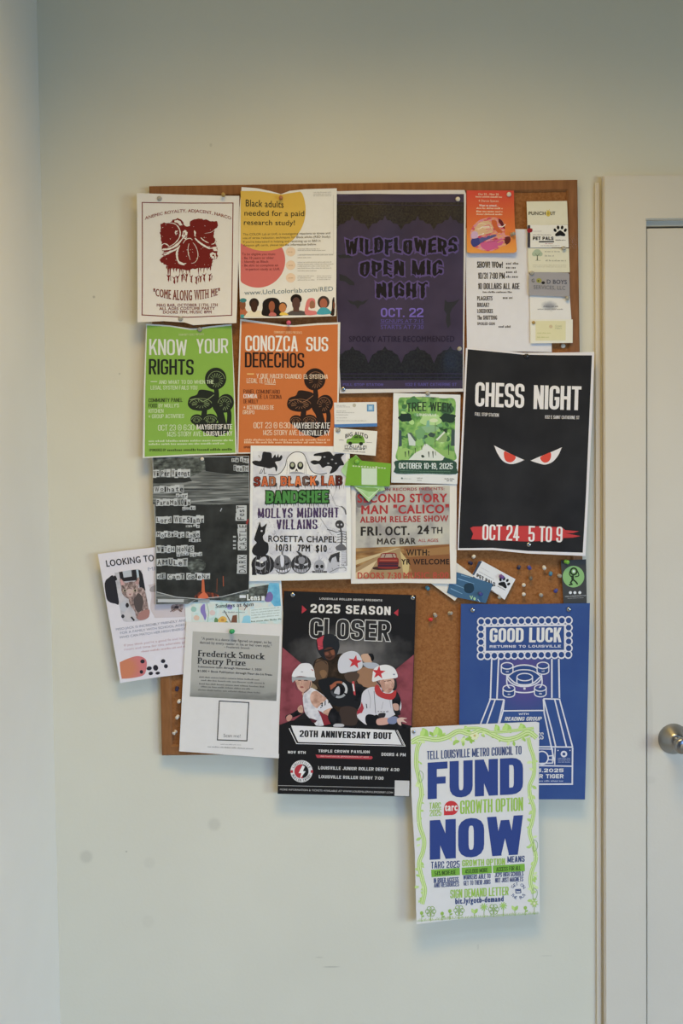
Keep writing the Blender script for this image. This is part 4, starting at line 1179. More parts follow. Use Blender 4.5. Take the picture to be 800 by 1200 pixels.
# --- tree week poster --------------------------------------------------------------------
E7 = (455, 455, 545, 570, 800)
P = Sheet('event_poster', 'small green painted poster of a leafy street, centre of the board', 'poster', E7, [(52, 48), (750, 68), (742, 540), (715, 1000), (370, 990), (28, 982), (40, 520)], 3, WARM, '#c8c2b0', .02, 0, grid=.016, shape=curl(bl=1, br=1, wav=.5, seed=14))
P.part('street_picture', 'painted green street with trees')
lf = ramp_mat('leaf_print', [(0.32, alb('#2c4a2c', WARM)), (0.45, alb('#5a8a3c', WARM)), (0.58, alb('#7fa648', WARM)), (0.74, alb('#a8c070', WARM))], 'noise', 46, detail=6)
P.smooth([(108, 110), (200, 95), (400, 88), (560, 105), (690, 118), (695, 300), (690, 520), (688, 640), (690, 750), (400, 755), (95, 748), (100, 600), (108, 420), (105, 250)], lf, 2)
r = random.Random(8)
for k in range(60):
    x, y = r.uniform(120, 670), r.uniform(120, 560)
    P.ell(x, y, r.uniform(10, 40), r.uniform(8, 30), r.choice(['#4f7a34', '#6d9a3e', '#88aa52', '#3b6436', '#5f8f52', '#9aba66']), 3, r.uniform(0, 90), n=9)
for x, y, a, b2, c in ((175, 305, 68, 46, '#24322a'), (620, 310, 80, 50, '#27382a'), (255, 150, 66, 60, '#41703a'), (610, 210, 70, 60, '#3a5a34'), (430, 420, 90, 40, '#7a9c68'), (370, 505, 40, 22, '#3c5640'), (450, 485, 36, 24, '#3a4a3c'), (330, 470, 50, 60, '#658f54'), (430, 550, 50, 44, '#6f9a4c'), (320, 570, 44, 34, '#7ca650'), (440, 330, 110, 60, '#9cb86a')):
    P.smooth([(x + a * (1 + .15 * math.sin(5 * t + x)) * math.cos(t), y + b2 * (1 + .15 * math.cos(4 * t + y)) * math.sin(t)) for t in [2 * math.pi * q / 14 for q in range(14)]], c, 4)
P.poly([(108, 435), (135, 440), (140, 600), (106, 610)], '#3c4a48', 4); P.poly([(655, 430), (690, 430), (690, 600), (650, 600)], '#3c4a40', 4)
P.poly([(200, 470), (235, 470), (280, 545), (280, 600), (215, 595)], '#b4b8a0', 5); P.poly([(200, 460), (240, 462), (290, 550), (275, 552), (225, 480)], '#4c5a48', 6)
P.poly([(500, 535), (580, 455), (615, 510), (600, 560), (520, 560)], '#7d9450', 5); P.poly([(492, 535), (580, 448), (590, 462), (510, 545)], '#c2c2a4', 6); P.poly([(560, 430), (605, 420), (612, 470), (580, 450)], '#2a3a28', 6)
P.poly([(375, 580), (400, 580), (480, 640), (590, 720), (560, 752), (205, 750), (280, 670), (345, 640)], '#c2bfa6', 5)
P.poly([(90, 640), (180, 620), (260, 650), (205, 735), (95, 745)], '#88a850', 5); P.poly([(480, 640), (600, 640), (690, 660), (690, 748), (590, 720)], '#7c9e48', 5)
for x, y, h in ((418, 690, 60), (462, 690, 70), (488, 680, 40), (278, 650, 56), (380, 575, 40), (345, 620, 40), (625, 640, 110), (175, 690, 60), (210, 680, 60)): P.line([(x, y - h / 2), (x + 3, y + h / 2)], 14 if h in (60, 70) else 8, '#35402c', 6, w1=5)
P.smooth([(340, 700), (360, 695), (375, 715), (350, 722)], '#35402c', 6)
P.line([(490, 360), (486, 610)], 6, '#5a6a44', 6); P.poly([(400, 340), (425, 330), (430, 400), (392, 400)], '#6f9a78', 5); P.ell(470, 335, 45, 20, '#bcc08c', 5)
P.part('headline_lettering', 'dark green and white lettering')
P.B('TREE WEEK', 190, 140, 660, 235, '#2b3a26', st=.28, gap=.16, L=7, sl=.005, warp=lambda a, b: (0, 14 - 14 * 4 * a * (1 - a)))
P.B('LOUISVILLE', 295, 262, 500, 288, '#c4c8a4', L=7, st=0.28); P.greek(305, 96, 520, 16, '#7a7a6a', 4, 1)
P.smooth([(75, 755), (300, 748), (540, 756), (580, 720), (630, 740), (705, 770), (708, 830), (700, 895), (400, 890), (80, 888), (72, 820)], '#2d4634', 7, k=3)
P.B('OCTOBER 10-19, 2025', 108, 775, 668, 838, '#c2c4ae', L=8, sl=.008, st=0.3)
for y in (862, 884): P.greek(120, y, 645, 12, '#5f7c5c', 8, y)
P.part('sponsor_line')
P.ell(140, 938, 10, 10, '#59665a', 3); P.greek(155, 945, 235, 14, '#a0a494', 3, 2); P.greek(298, 940, 355, 14, '#7a7a70', 3, 3); P.greek(298, 962, 355, 14, '#7a7a70', 3, 4); P.greek(585, 948, 690, 17, '#4a4a44', 3, 5); P.greek(605, 968, 675, 17, '#4a4a44', 3, 6)
B2.append(P.build()); tree = P

# --- chess poster ---------------------------------------------------------------------------
C8 = (530, 400, 705, 660, 800)
P = Sheet('event_poster', 'large black chess night poster with two red angry eyes', 'poster', C8, [(72, 35), (300, 52), (380, 60), (560, 60), (758, 58), (745, 420), (725, 800), (706, 1148), (400, 1136), (215, 1118), (26, 1118), (45, 600)], 4, MIDW, '#c4bdb4', .03, -.03,
          rough=.5, spec=.08, shape=curl(bl=2, br=5, bot=2, wav=2.0, seed=17, right=3, dents=[(.5, .02, .25, -3), (.75, .75, .2, 3), (.3, .55, .22, 2)]))
blk = ramp_mat('black_print', [(0.3, alb('#1f1e1d', MIDW)), (0.7, alb('#2a2927', MIDW))], 'noise', 10, rough=.5, spec=.08)
P.poly([(82, 42), (300, 62), (380, 70), (560, 74), (745, 76), (730, 430), (712, 800), (692, 1130), (400, 1122), (215, 1106), (32, 1108), (55, 600)], blk, 1)
P.part('headline_lettering', 'heavy white capitals')
P.B('CHESS', 120, 218, 384, 348, '#c8c1b6', sl=.035, L=4, st=.355, gap=.10, bar=.135); P.B('NIGHT', 434, 234, 686, 362, '#c8c1b6', sl=.03, L=4, st=.355, gap=.10, bar=.135)
P.part('small_lettering')
P.B('FULL STOP STATION', 120, 380, 248, 398, '#bcb5aa', sl=.05, st=0.3); P.B('1132 E SAINT CATHERINE ST', 494, 396, 678, 414, '#bcb5aa', sl=.02, st=0.3)
P.part('eyes_picture', 'white slanted eyes with red irises')
P.smooth([(222, 558), (224, 562), (240, 600), (268, 640), (305, 657), (345, 652), (382, 636), (380, 634), (330, 612), (270, 582)], '#c6beb4', 3); P.smooth([(584, 568), (582, 572), (565, 610), (535, 645), (495, 660), (455, 652), (420, 640), (422, 637), (470, 616), (530, 592)], '#c6beb4', 3)
P.smooth([(276, 590), (300, 598), (336, 616), (332, 635), (312, 648), (290, 644), (277, 625)], '#c23a26', 4); P.smooth([(470, 620), (500, 604), (524, 596), (526, 620), (515, 642), (494, 650), (476, 640)], '#c23a26', 4)
P.part('date_band', 'red brush stroke with the date')
P.poly([(95, 1000), (110, 992), (400, 988), (580, 995), (600, 1010), (672, 1016), (640, 1026), (600, 1026), (680, 1042), (640, 1050), (590, 1052), (585, 1064), (400, 1072), (100, 1060), (110, 1030)], '#b02e2c', 3)
P.B('OCT 24', 158, 980, 356, 1064, '#cbc3b8', sl=.02, L=5, st=.33, gap=.12); P.B('5 TO 9', 404, 988, 584, 1072, '#cbc3b8', sl=.02, L=5, st=.33, gap=.12)
B2.append(P.build()); chess = P

# --- collage flyer ---------------------------------------------------------------------
D1 = (165, 525, 300, 715, 800)
P = Sheet('collage_flyer', 'dark grey collage flyer with cut-out ransom note letters', 'flyer', D1,
          [(80, 60), (752, 55), (756, 500), (750, 1000), (560, 1030), (380, 1055), (330, 1082), (105, 1085), (100, 560)], 3, MIDW, '#8e8e86', .02, 0, shape=curl(wav=.8, seed=31, bot=3, bl=2), rough=.5)
D = lambda c: alb(c, MIDW)
strk = ramp_mat('streaky_grey_print', [(0.30, D('#34352f')), (0.5, D('#5a5c55')), (0.72, D('#8b8b80'))], 'noise', 30, stretch=(.5, 1, 9), detail=6)
mott = ramp_mat('mottled_grey_print', [(0.35, D('#2c2d29')), (0.55, D('#50544a')), (0.75, D('#767c70'))], 'noise', 70, stretch=(1, 1, 1.6), detail=6)
dark = ramp_mat('charcoal_print', [(0.35, D('#252622')), (0.75, D('#363732'))], 'noise', 30)
P.poly([(84, 66), (748, 60), (752, 500), (746, 1000), (560, 1030), (380, 1052), (330, 1076), (110, 1078), (104, 560)], mott, 1)
P.part('collage_picture', 'torn dark and grey picture pieces')
P.poly([(84, 160), (180, 175), (430, 150), (520, 170), (640, 185), (748, 190), (750, 390), (84, 390)], strk, 2)
P.poly([(440, 66), (748, 60), (748, 175), (640, 182), (560, 176), (450, 160)], dark, 3)
P.smooth([(300, 210), (420, 165), (440, 80), (410, 70), (380, 110), (330, 180)], mott, 3)
P.poly([(104, 400), (330, 388), (480, 395), (752, 385), (752, 880), (748, 990), (560, 1030), (400, 1045), (250, 1030), (110, 998)], dark, 3)
P.poly([(86, 205), (340, 205), (355, 230), (300, 240), (86, 245)], dark, 4)
P.line([(300, 285), (480, 288)], 8, '#2c2d29', 4, w1=3); P.line([(380, 330), (740, 322)], 7, '#5e6058', 4)
P.line([(350, 372), (620, 352)], 10, '#8a8c82', 4)
P.smooth([(320, 800), (400, 770), (450, 800), (430, 850), (350, 860)], mott, 4)
P.poly([(110, 998), (250, 1032), (330, 1050), (330, 1080), (110, 1082)], strk, 5); P.line([(112, 998), (250, 1034), (400, 1046), (560, 1032), (748, 985)], 5, '#a2a298', 6)
P.rect(120, 1048, 300, 1070, '#a3a39b', 6, 0)
fire = ramp_mat('ember_print', [(0.35, D('#2c2824')), (0.55, D('#6a3020')), (0.72, D('#c0502a'))], 'noise', 110, stretch=(2, 1, .5), detail=5)
P.smooth([(380, 1040), (390, 1010), (420, 985), (430, 900), (440, 985), (470, 1000), (520, 1010), (545, 1035), (480, 1044)], fire, 5)
P.line([(432, 905), (434, 1000)], 14, '#b0542e', 6, w1=24); P.line([(572, 890), (574, 960)], 6, '#8a4428', 6); P.line([(530, 905), (528, 1000)], 5, '#6c3c28', 6); P.smooth([(400, 1040), (425, 1005), (445, 1000), (470, 1040)], '#c05a34', 6); P.line([(552, 440), (562, 418)], 6, '#9a9a94', 5)
r = random.Random(5)


def ransom(txt, x0, yt, x1, yb, dark_bits=()):
    P.part('cut_out_lettering', 'pale paper scraps with black letters', new=True)
    n = len(txt); wds = [0.55 if c in ' .,:lI1' else 1 + (c in 'WMH') * .35 for c in txt]; tot = sum(wds); x = x0
    for i, c in enumerate(txt):
        w = (x1 - x0) * wds[i] / tot
        if c != ' ':
            j = lambda q: r.uniform(-q, q)
            bg, fg = ('#a8a89e', '#2e2e2a') if r.random() < .8 else ('#8e8f86', '#252521')
            if c in 'eE' and r.random() < .3: bg, fg = '#b4b4aa', '#161614'
            t0, b0 = yt + j(6), yb + j(6)
            P.poly([(x - 2 + j(1), t0 + j(2)), (x + w + 1 + j(1), t0 + j(2)), (x + w + 1 + j(1), b0 + j(2)), (x - 2 + j(1), b0 + j(2))], bg, 7 + i % 2)
            h = b0 - t0
            P.T(c, x + w * .14, t0 + h * .16, x + w * .86, b0 - h * .14, fg, w=.03, slab=.04 if r.random() < .6 else 0, L=10, sl=j(.04))
        x += w


for t, x0, yt, x1, yb in (('Vi Per Viennt', 86, 150, 342, 202), ('Wolhate', 92, 262, 298, 308), ('ParaMaNOia', 108, 352, 345, 402), ('Lord WErSlang', 108, 472, 438, 524),
                          ('MorBiDic Rose', 108, 580, 408, 622), ('WiTcH HoNdS', 110, 678, 368, 726), ('AMULeT', 112, 768, 325, 820), ('dE CanT GoleNz', 114, 872, 480, 914)):
    ransom(t, x0, yt, x1, yb)
for t, x0, y, x1 in (('over', 245, 340, 325), ('music', 290, 428, 380), ('at ef', 315, 552, 408), ('with', 335, 652, 415), ('some card', 250, 750, 425)): ransom(t, x0, y - 22, x1, y)
ransom('Mi thE', 632, 68, 748, 100); ransom('DeaTH', 645, 118, 748, 160)
for t, y1, y0 in (('FesT', 398, 505), ('CASTLE', 530, 710), ('DARK', 742, 872)):
    n = len(t); P.part('cut_out_lettering', 'upright strip of pale letters', new=True)
    for i, c in enumerate(t):
        ya = y0 + (y1 - y0) * i / n; yb2 = y0 + (y1 - y0) * (i + 1) / n
        xx = 660 + 14 * (t == 'CASTLE') + 10 * (t == 'DARK')
        P.poly([(xx + r.uniform(-4, 4), ya), (xx + r.uniform(-4, 4), yb2), (735, yb2), (735, ya)], '#a6a69c', 7 + i % 2)
        # letters turned to read upwards
        lp, adv = glyph(c)
        if lp:
            w = max(p[0] for l in lp for p in l)
            tr = lambda p: (xx + 10 + (1 - p[1]) * 48, ya + (yb2 - ya) * (.12 + .76 * p[0] / w))
            outs = [[tr(p) for p in l] for l in lp]
            big = max(lp, key=lambda l: abs(_area(l)))
            P.flat([[tr(p) for p in big]] + [[tr(p) for p in l] for l in lp if l is not big], '#2e2e2a', 10)
for y in (610, 640, 668, 690): P.rect(640, y, 660, y + 12, '#96968e', 7, 0)
P.poly([(728, 520), (738, 500), (748, 490), (748, 505), (738, 535)], '#8a2c26', 7)
B2.append(P.build()); collage = P

# --- ghost band flyer --------------------------------------------------------------------
D2 = (280, 520, 420, 690, 800); D2a = (290, 525, 410, 605, 800); D2b = (290, 600, 410, 685, 800)
P = Sheet('gig_flyer', 'white halloween gig flyer with a drawn ghost, pumpkins and orange and green lettering', 'flyer', D2,
          [(78, 12), (740, 18), (750, 500), (748, 905), (400, 915), (68, 920), (72, 500)], 4, MIDW, '#c9c5c2', .0, 0, shape=curl(wav=.9, seed=33, bl=1.5, br=2))
pg = ramp_mat('pale_sketch_print', [(0.3, D('#a9a6a4')), (0.62, D('#c4c0be'))], 'noise', 40, detail=6)
P.poly([(92, 50), (715, 55), (722, 860), (88, 875)], pg, 1)
P.part('drawn_pictures', 'black ink ghost, crow, bats, cat, skeleton and pumpkins')
K = '#252423'; P.setcrop(*D2a)
P.smooth([(35, 110), (60, 98), (105, 98), (118, 34), (150, 32), (185, 40), (192, 80), (215, 50), (225, 75), (240, 45), (245, 75), (262, 55), (272, 72), (255, 100), (215, 108), (230, 140), (232, 165), (222, 185), (210, 150), (170, 160), (130, 150), (60, 135)], K, 3, k=3)
for a in ([(130, 150), (110, 195), (90, 200)], [(130, 160), (130, 200), (145, 195)], [(110, 165), (95, 195)], [(85, 55), (95, 75)]): P.line(a, 4, K, 3)
P.smooth([(490, 108), (520, 95), (560, 100), (575, 65), (520, 62), (525, 45), (580, 35), (640, 28), (670, 60), (690, 45), (755, 45), (730, 75), (755, 130), (720, 140), (690, 180), (640, 200), (660, 150), (620, 140), (585, 155), (560, 125), (520, 130)], K, 3, k=3)
for x, y in ((600, 70), (660, 90), (690, 120), (630, 120)): P.ell(x, y, 9, 6, '#8a8886', 4, n=8)
P.smooth([(160, 208), (240, 205), (290, 150), (310, 80), (350, 40), (395, 30), (440, 50), (470, 120), (500, 180), (560, 205), (600, 200), (560, 212), (480, 212), (470, 205), (300, 205), (260, 215)], '#cbc7c5', 3)
P.line([(160, 208), (240, 205), (290, 150), (310, 80), (350, 40), (395, 30), (440, 50), (470, 120), (500, 180), (560, 205), (620, 196)], 5, K, 4, spl=True)
for x in (312, 332, 462, 450): P.line([(x, 100), (x - 6, 205)], 2, '#5c5a58', 4)
for x in (350, 412): P.ell(x, 138, 24, 31, K, 4); P.ell(x, 132, 13, 16, '#9a9a76', 5)
P.smooth([(372, 185), (382, 160), (394, 185), (383, 178)], K, 4); P.smooth([(330, 200), (350, 185), (410, 188), (440, 202)], '#8a8886', 4)
for x, h in ((20, 30), (60, 26), (95, 20), (210, 20), (540, 18), (560, 22), (655, 30), (690, 40), (715, 34), (735, 26), (750, 32)): P.line([(x, 290), (x, 290 + h)], 3, K, 3, w1=1)
for x, y, a in ((215, 285, 16), (390, 290, 18), (330, 240, 14), (540, 275, 20), (320, 290, 12)): P.ell(x, y, a, a * 1.1, '#3a3836', 4, n=12)
P.line([(640, 330), (690, 450), (740, 460), (770, 520)], 3, '#7a7876', 3); P.line([(700, 300), (660, 400), (680, 440)], 2, '#8a8886', 3); P.line([(730, 455), (760, 480), (768, 520)], 9, '#4a4846', 3, spl=True)
P.setcrop(*D2b)
P.smooth([(80, 120), (96, 78), (106, 115), (125, 110), (150, 90), (140, 130), (135, 165), (120, 190), (130, 225), (160, 245), (165, 290), (155, 320), (120, 345), (60, 340), (35, 310), (45, 270), (70, 240), (52, 215), (60, 180)], K, 4)
P.ell(110, 148, 8, 8, '#b5b2ae', 5, n=10)
P.ell(120, 410, 90, 80, '#2b2a29', 3); P.ell(275, 410, 70, 76, '#5e5c5a', 3); P.ell(418, 408, 78, 74, '#343332', 3); P.ell(560, 425, 44, 52, '#8e8c8a', 3); P.rect(35, 400, 70, 492, K, 3, 0)
for cx, rx in ((120, 80), (275, 62), (418, 68)):
    for q in (-.6, -.2, .2, .6): P.line([(cx + q * rx, 345), (cx + q * rx * 1.25, 410), (cx + q * rx, 474)], 3, '#8b8987' if cx != 275 else '#302e2d', 4, spl=True)
P.smooth([(85, 385), (110, 355), (140, 350), (150, 375), (130, 385), (110, 400)], '#a9a6a3', 5); P.ell(80, 380, 12, 8, '#c8c5c2', 6, n=9); P.ell(112, 392, 10, 7, '#c8c5c2', 6, n=9); P.smooth([(60, 420), (110, 432), (140, 415), (110, 450), (75, 445)], '#8e8c8a', 5)
P.smooth([(255, 350), (270, 335), (285, 360), (282, 420), (262, 425)], '#bcb9b6', 5); P.poly([(215, 395), (250, 405), (240, 418), (222, 412)], K, 5); P.poly([(290, 405), (330, 390), (322, 412), (300, 418)], K, 5); P.smooth([(212, 440), (270, 455), (335, 436), (310, 465), (250, 470)], '#b5b2af', 5)
for x in (230, 250, 270, 290, 310): P.line([(x, 442), (x, 466)], 4, K, 6)
P.smooth([(380, 308), (390, 306), (420, 325), (432, 345), (405, 345), (395, 325)], '#3a3938', 4); P.line([(270, 305), (272, 340)], 14, '#6a6866', 4)
P.smooth([(395, 365), (420, 350), (450, 365), (440, 400), (410, 402)], '#7e7c7a', 5); P.poly([(365, 395), (400, 408), (395, 420), (370, 412)], '#aaa7a4', 6); P.poly([(440, 408), (475, 395), (470, 412), (445, 420)], '#aaa7a4', 6); P.smooth([(360, 435), (420, 450), (480, 432), (450, 468), (390, 470)], '#9a9896', 5)
for x in (380, 400, 420, 440, 460): P.line([(x, 438), (x, 466)], 5, '#2b2a29', 6)
P.ell(543, 425, 13, 14, K, 4, n=12); P.ell(580, 425, 13, 14, K, 4, n=12); P.poly([(560, 438), (568, 448), (553, 448)], K, 4); P.rect(530, 452, 592, 468, '#4a4846', 4, 0); P.poly([(548, 375), (558, 330), (572, 372)], '#a5a2a0', 3); P.rect(505, 460, 620, 474, '#4a4846', 3, 0)
for x in (528, 540, 552, 564, 576, 588): P.line([(x, 452), (x, 470)], 2, '#c0bdba', 5)
P.smooth([(685, 90), (700, 68), (730, 66), (752, 90), (748, 118), (720, 128), (692, 116)], '#3a3836', 4); P.ell(705, 100, 8, 9, '#aaa7a4', 5, n=8); P.ell(733, 98, 7, 8, '#aaa7a4', 5, n=8)
P.line([(725, 125), (735, 180), (730, 260), (700, 290)], 12, '#4a4846', 4, spl=True)
for y in (150, 170, 190, 210, 232): P.line([(700, y + 8), (735, y), (768, y + 6)], 5, '#4a4846', 4)
P.line([(620, 135), (660, 145), (700, 160)], 6, '#4a4846', 4); P.line([(570, 50), (610, 110), (660, 180)], 4, '#7a7876', 3)
P.line([(770, 150), (775, 420)], 5, '#6a6866', 4); P.smooth([(690, 270), (740, 250), (770, 280), (760, 300), (700, 300)], '#5a5856', 4)
P.poly([(630, 370), (650, 335), (720, 310), (715, 390), (700, 390), (690, 345), (660, 360), (645, 400)], '#353433', 4); P.smooth([(630, 380), (700, 350), (720, 420), (690, 470), (630, 470)], '#a5a3a0', 3); P.line([(640, 470), (700, 440), (760, 430)], 5, '#5a5856', 4)
P.rect(730, 310, 772, 415, '#aeaba8', 3, 0); P.line([(730, 310), (772, 312), (772, 415), (728, 420)], 3, '#6a6866', 4)
for y in range(330, 410, 16): P.line([(735, y), (768, y + 4)], 2, '#7a7876', 4)
r = random.Random(16)
for k in range(150):
    x, y = r.choice((r.uniform(60, 250), r.uniform(480, 770))), r.uniform(20, 470); a = r.uniform(0, 3.1); ln = r.uniform(8, 34)
    P.line([(x, y), (x + ln * math.cos(a), y + ln * math.sin(a))], 1.7, r.choice(['#8f8d8b', '#6f6d6b', '#a09e9c']), 2)
for k in range(60):
    x, y = r.choice((120, 275, 418)) + r.uniform(-60, 60), r.uniform(350, 470); P.line([(x, y), (x + r.uniform(-6, 6), y + r.uniform(8, 22))], 2, r.choice(['#1f1e1d', '#8e8c8a']), 5)
for k in range(26):
    x, y = r.uniform(640, 770), r.uniform(130, 460); P.line([(x, y), (x + r.uniform(-16, 16), y + r.uniform(-16, 16))], r.uniform(2, 5), '#3c3a38', 4)
r = random.Random(6)
for k in range(60):
    x, y = r.uniform(170, 680), r.uniform(60, 330); P.line([(x, y), (x + r.uniform(-14, 14), y + r.uniform(4, 20))], 1.6, '#8f8d8b', 2)
P.part('headline_lettering', 'orange, green and purple dripping lettering')
P.setcrop(*D2)
cs = ['#5a2018', '#a8502a', '#54241c', '#54241c', '#b85a2c', '#b0542a', '#c0602c', '#5a3a26', '#c8662e', '#a0481e', '#542018', '#a8522a', '#46201a']
for grow, L, cc in ((.06, 6, ['#2a1a16']), (0, 7, ['#7a2c1c', '#b8582a', '#9a5a34', '#000000', '#b8582a', '#c0622c', '#c8662c', '#62483a', '#c86428', '#000000', '#93401e', '#c05e2c', '#4a201a'])):
    P.B('SAD BLACK LAB', 100, 222, 690, 284, '#b8582a', jit=.02, grow=grow, cols=cc, L=L, seed=3, sl=-.012, st=0.34, gap=.2, bar=.17)
for grow, L, cc in ((.10, 6, '#1c3018'), (0, 7, '#3f7a34')): P.B('BANDSHEE', 182, 318, 598, 398, cc, jit=.02, grow=grow, L=L, seed=4, sl=-.01, st=0.36, gap=.1, bar=.18)
r = random.Random(9)
for x in range(185, 600, 15): P.line([(x, 396), (x + 1, 396 + r.uniform(6, 34))], 6, '#233a20', 6, w1=2)
for x in range(105, 690, 21): P.line([(x, 282), (x + 1, 282 + r.uniform(4, 26))], 4, '#3a2620', 5, w1=1.5)
P.B("MOLLYS MIDNIGHT", 126, 432, 668, 498, '#43324e', jit=.03, L=7, seed=5, sl=-.01, st=.36, gap=.22, bar=.1); P.B('VILLAINS', 250, 508, 525, 574, '#43324e', jit=.03, L=7, seed=6, sl=-.01, st=.36, gap=.22, bar=.1)
P.part('small_lettering')
P.T('ROSETTA CHAPEL', 196, 614, 652, 656, '#2a2826', w=.035, sl=.012, L=7); P.T('10/31  7PM  $10', 248, 672, 588, 718, '#2a2826', w=.05, sl=.02, L=7)
B2.append(P.build()); band = P

# --- album release flyer -----------------------------------------------------------------
D3 = (400, 555, 545, 700, 800)
P = Sheet('gig_flyer', 'square album release flyer with red type over a car on a desert road', 'flyer', D3, [(62, 80), (745, 68), (744, 400), (740, 712), (400, 706), (62, 712), (58, 400)], 2, MIDW, '#c6bda9', -.005, 0, shape=curl(wav=.8, seed=35, br=2, bl=1))
sky = ramp_mat('cloudy_sky_print', [(0.3, D('#77706a')), (0.5, D('#a09a88')), (0.7, D('#aea78e'))], 'noise', 22, detail=5)
dirt = ramp_mat('desert_print', [(0.3, D('#5c3a20')), (0.52, D('#8a6232')), (0.72, D('#a8854c'))], 'noise', 30, stretch=(.6, 1, 3), detail=5)
P.part('road_picture', 'red car on a desert road under cloud')
P.poly([(92, 85), (700, 78), (698, 460), (92, 490)], sky, 1); P.poly([(92, 482), (380, 470), (698, 456), (704, 680), (92, 680)], dirt, 2)
P.smooth([(95, 200), (100, 120), (180, 150), (200, 190), (120, 220)], '#6b635e', 2); P.smooth([(505, 110), (560, 85), (590, 120), (580, 180), (530, 190)], '#7e766e', 2)
P.poly([(330, 482), (380, 478), (390, 560), (400, 680), (92, 680), (92, 610)], '#93764c', 3); P.poly([(360, 482), (376, 480), (92, 590), (92, 560)], '#b39c6c', 4); P.poly([(92, 520), (340, 484), (92, 505)], '#7a5a34', 4); P.poly([(92, 640), (230, 560), (180, 640), (120, 680), (92, 680)], '#bca274', 4); P.poly([(380, 500), (440, 580), (430, 660), (400, 660)], '#b39a5e', 4)
P.poly([(400, 480), (698, 458), (702, 680), (470, 680), (430, 560)], '#7c4e28', 3); P.poly([(410, 500), (698, 470), (700, 520), (430, 540)], '#8d6434', 4)
P.smooth([(200, 610), (240, 600), (370, 600), (365, 618), (230, 622)], '#3e2620', 5)
P.smooth([(234, 550), (250, 540), (262, 515), (345, 513), (358, 540), (370, 555), (366, 600), (350, 614), (245, 612), (234, 590)], '#7e2a22', 6); P.poly([(262, 520), (344, 518), (354, 542), (250, 544)], '#98806a', 7); P.line([(285, 520), (275, 543)], 5, '#5c2c22', 8); P.line([(325, 518), (335, 543)], 5, '#5c2c22', 8); P.rect(240, 572, 366, 588, '#4c2428', 7, 0); P.rect(236, 590, 366, 602, '#3a2230', 7, 0); P.rect(246, 556, 360, 564, '#a04a34', 7, 0)
P.part('headline_lettering', 'red block lettering')
R3 = '#9c2b2a'
P.T('RENDITION RECORDS PRESENTS:', 130, 96, 665, 114, '#8e3430', w=.03, sl=-.015); P.T('SECOND STORY', 103, 132, 682, 188, R3, w=.052, sl=-.005); P.T('MAN "CALICO"', 128, 206, 695, 262, R3, w=.052, sl=-.012); P.T('ALBUM RELEASE SHOW', 120, 278, 690, 318, '#96302c', w=.052, sl=-.015)
P.part('small_lettering')
Kc = '#2c2823'
P.T('FRI.', 124, 344, 258, 402, Kc, w=.052, sl=-.02); P.T('OCT.', 282, 342, 440, 400, Kc, w=.052, sl=-.02); P.T('24', 490, 336, 566, 392, Kc, w=.052, sl=-.02); P.T('TH', 580, 346, 652, 388, Kc, w=.03, sl=-.01)
P.T('MAG BAR', 230, 418, 480, 458, '#38322a', w=.052, sl=-.01); P.T('ALL AGES', 496, 422, 625, 442, '#96403a', w=.02); P.T('WITH:', 418, 490, 568, 530, '#33271c', w=.052); P.T('YR WELCOME', 386, 552, 696, 588, '#2c2019', w=.052)
P.T('DOORS 7:30', 104, 638, 386, 680, '#a5402c', w=.04, sl=.005, L=8); P.T('MUSIC 8:00', 400, 638, 692, 678, '#a5402c', w=.03, L=8)
B2.append(P.build()); calico = P

# --- lost cat poster ------------------------------------------------------------------------
D4 = (105, 630, 230, 810, 800); K6 = (110, 640, 220, 740, 800)
CW = '#c5c6c0'
P = Sheet('adoption_flyer', 'white kitten adoption flyer tilted past the wooden frame onto bare wall', 'flyer', D4, [(66, 122), (300, 92), (800, 40), (920, 960), (800, 1012), (500, 1048), (232, 1088), (150, 620)], 1, CW, '#c5c4c8', -.12, .15, shape=curl(bl=4, left=4, wav=.8, seed=41))
P.T('LOOKING TO', 130, 170, 492, 218, '#2a2a30', w=.03, sl=-.12); P.T('MEET', 440, 224, 580, 250, '#8a90a2', w=.0, sl=-.1)
for t, x0, x1, y in (('MISO JACK IS INCREDIBLY FRIENDLY AND', 200, 740, 696), ('FOR A FAMILY WITH SCHOOL AGED', 232, 730, 724), ('WHO CAN MATCH HER HIGH ENERGY', 226, 730, 756)): P.T(t, x0, y - 17, x1, y, '#7f8694', w=0, sl=-.13)
for t, x0, x1, y in (("If you think you're a good fit and have", 262, 735, 815), ('room and time for this adorable girl', 262, 740, 846)): P.T(t, x0, y - 16, x1, y, '#b4989c', w=0, sl=-.12)
P.greek(388, 860, 720, 18, '#b4989c', 4, 3)
P.part('paw_shapes', 'coral shape and black paw dots')
P.smooth([(228, 940), (235, 930), (300, 902), (360, 888), (405, 900), (428, 930), (425, 985), (405, 1030), (330, 1050), (250, 1056), (242, 1050), (232, 990)], ramp_mat('coral_print', [(.3, alb('#b9714e', CW)), (.6, alb('#ba6a6a', CW)), (.9, alb('#b9646c', CW))], 'radial', 4, center=P.loc(270, 980), radii=(.06, .06), amount=.2), 2)
for x, y, a, b2 in ((397, 928, 17, 15), (389, 1006, 13, 14), (447, 980, 20, 15), (495, 976, 19, 22), (459, 1018, 17, 13), (511, 1016, 17, 11), (551, 926, 17, 15), (572, 964, 15, 16)): P.ell(x, y, a, b2, '#2b2a32', 3, -10, n=14)
P.part('kitten_picture', 'photo of a tabby kitten with rounded corners')
P.setcrop(*K6)
P.smooth([(100, 300), (120, 275), (175, 260), (215, 480), (180, 488), (135, 475), (110, 440), (95, 340)], '#2b2b30', 2)
fur = ramp_mat('tabby_print', [(0.3, alb('#4c413f', CW)), (0.5, alb('#8a7670', CW)), (0.72, alb('#b8a49c', CW))], 'noise', 130, stretch=(1.6, 1, 1), detail=4)
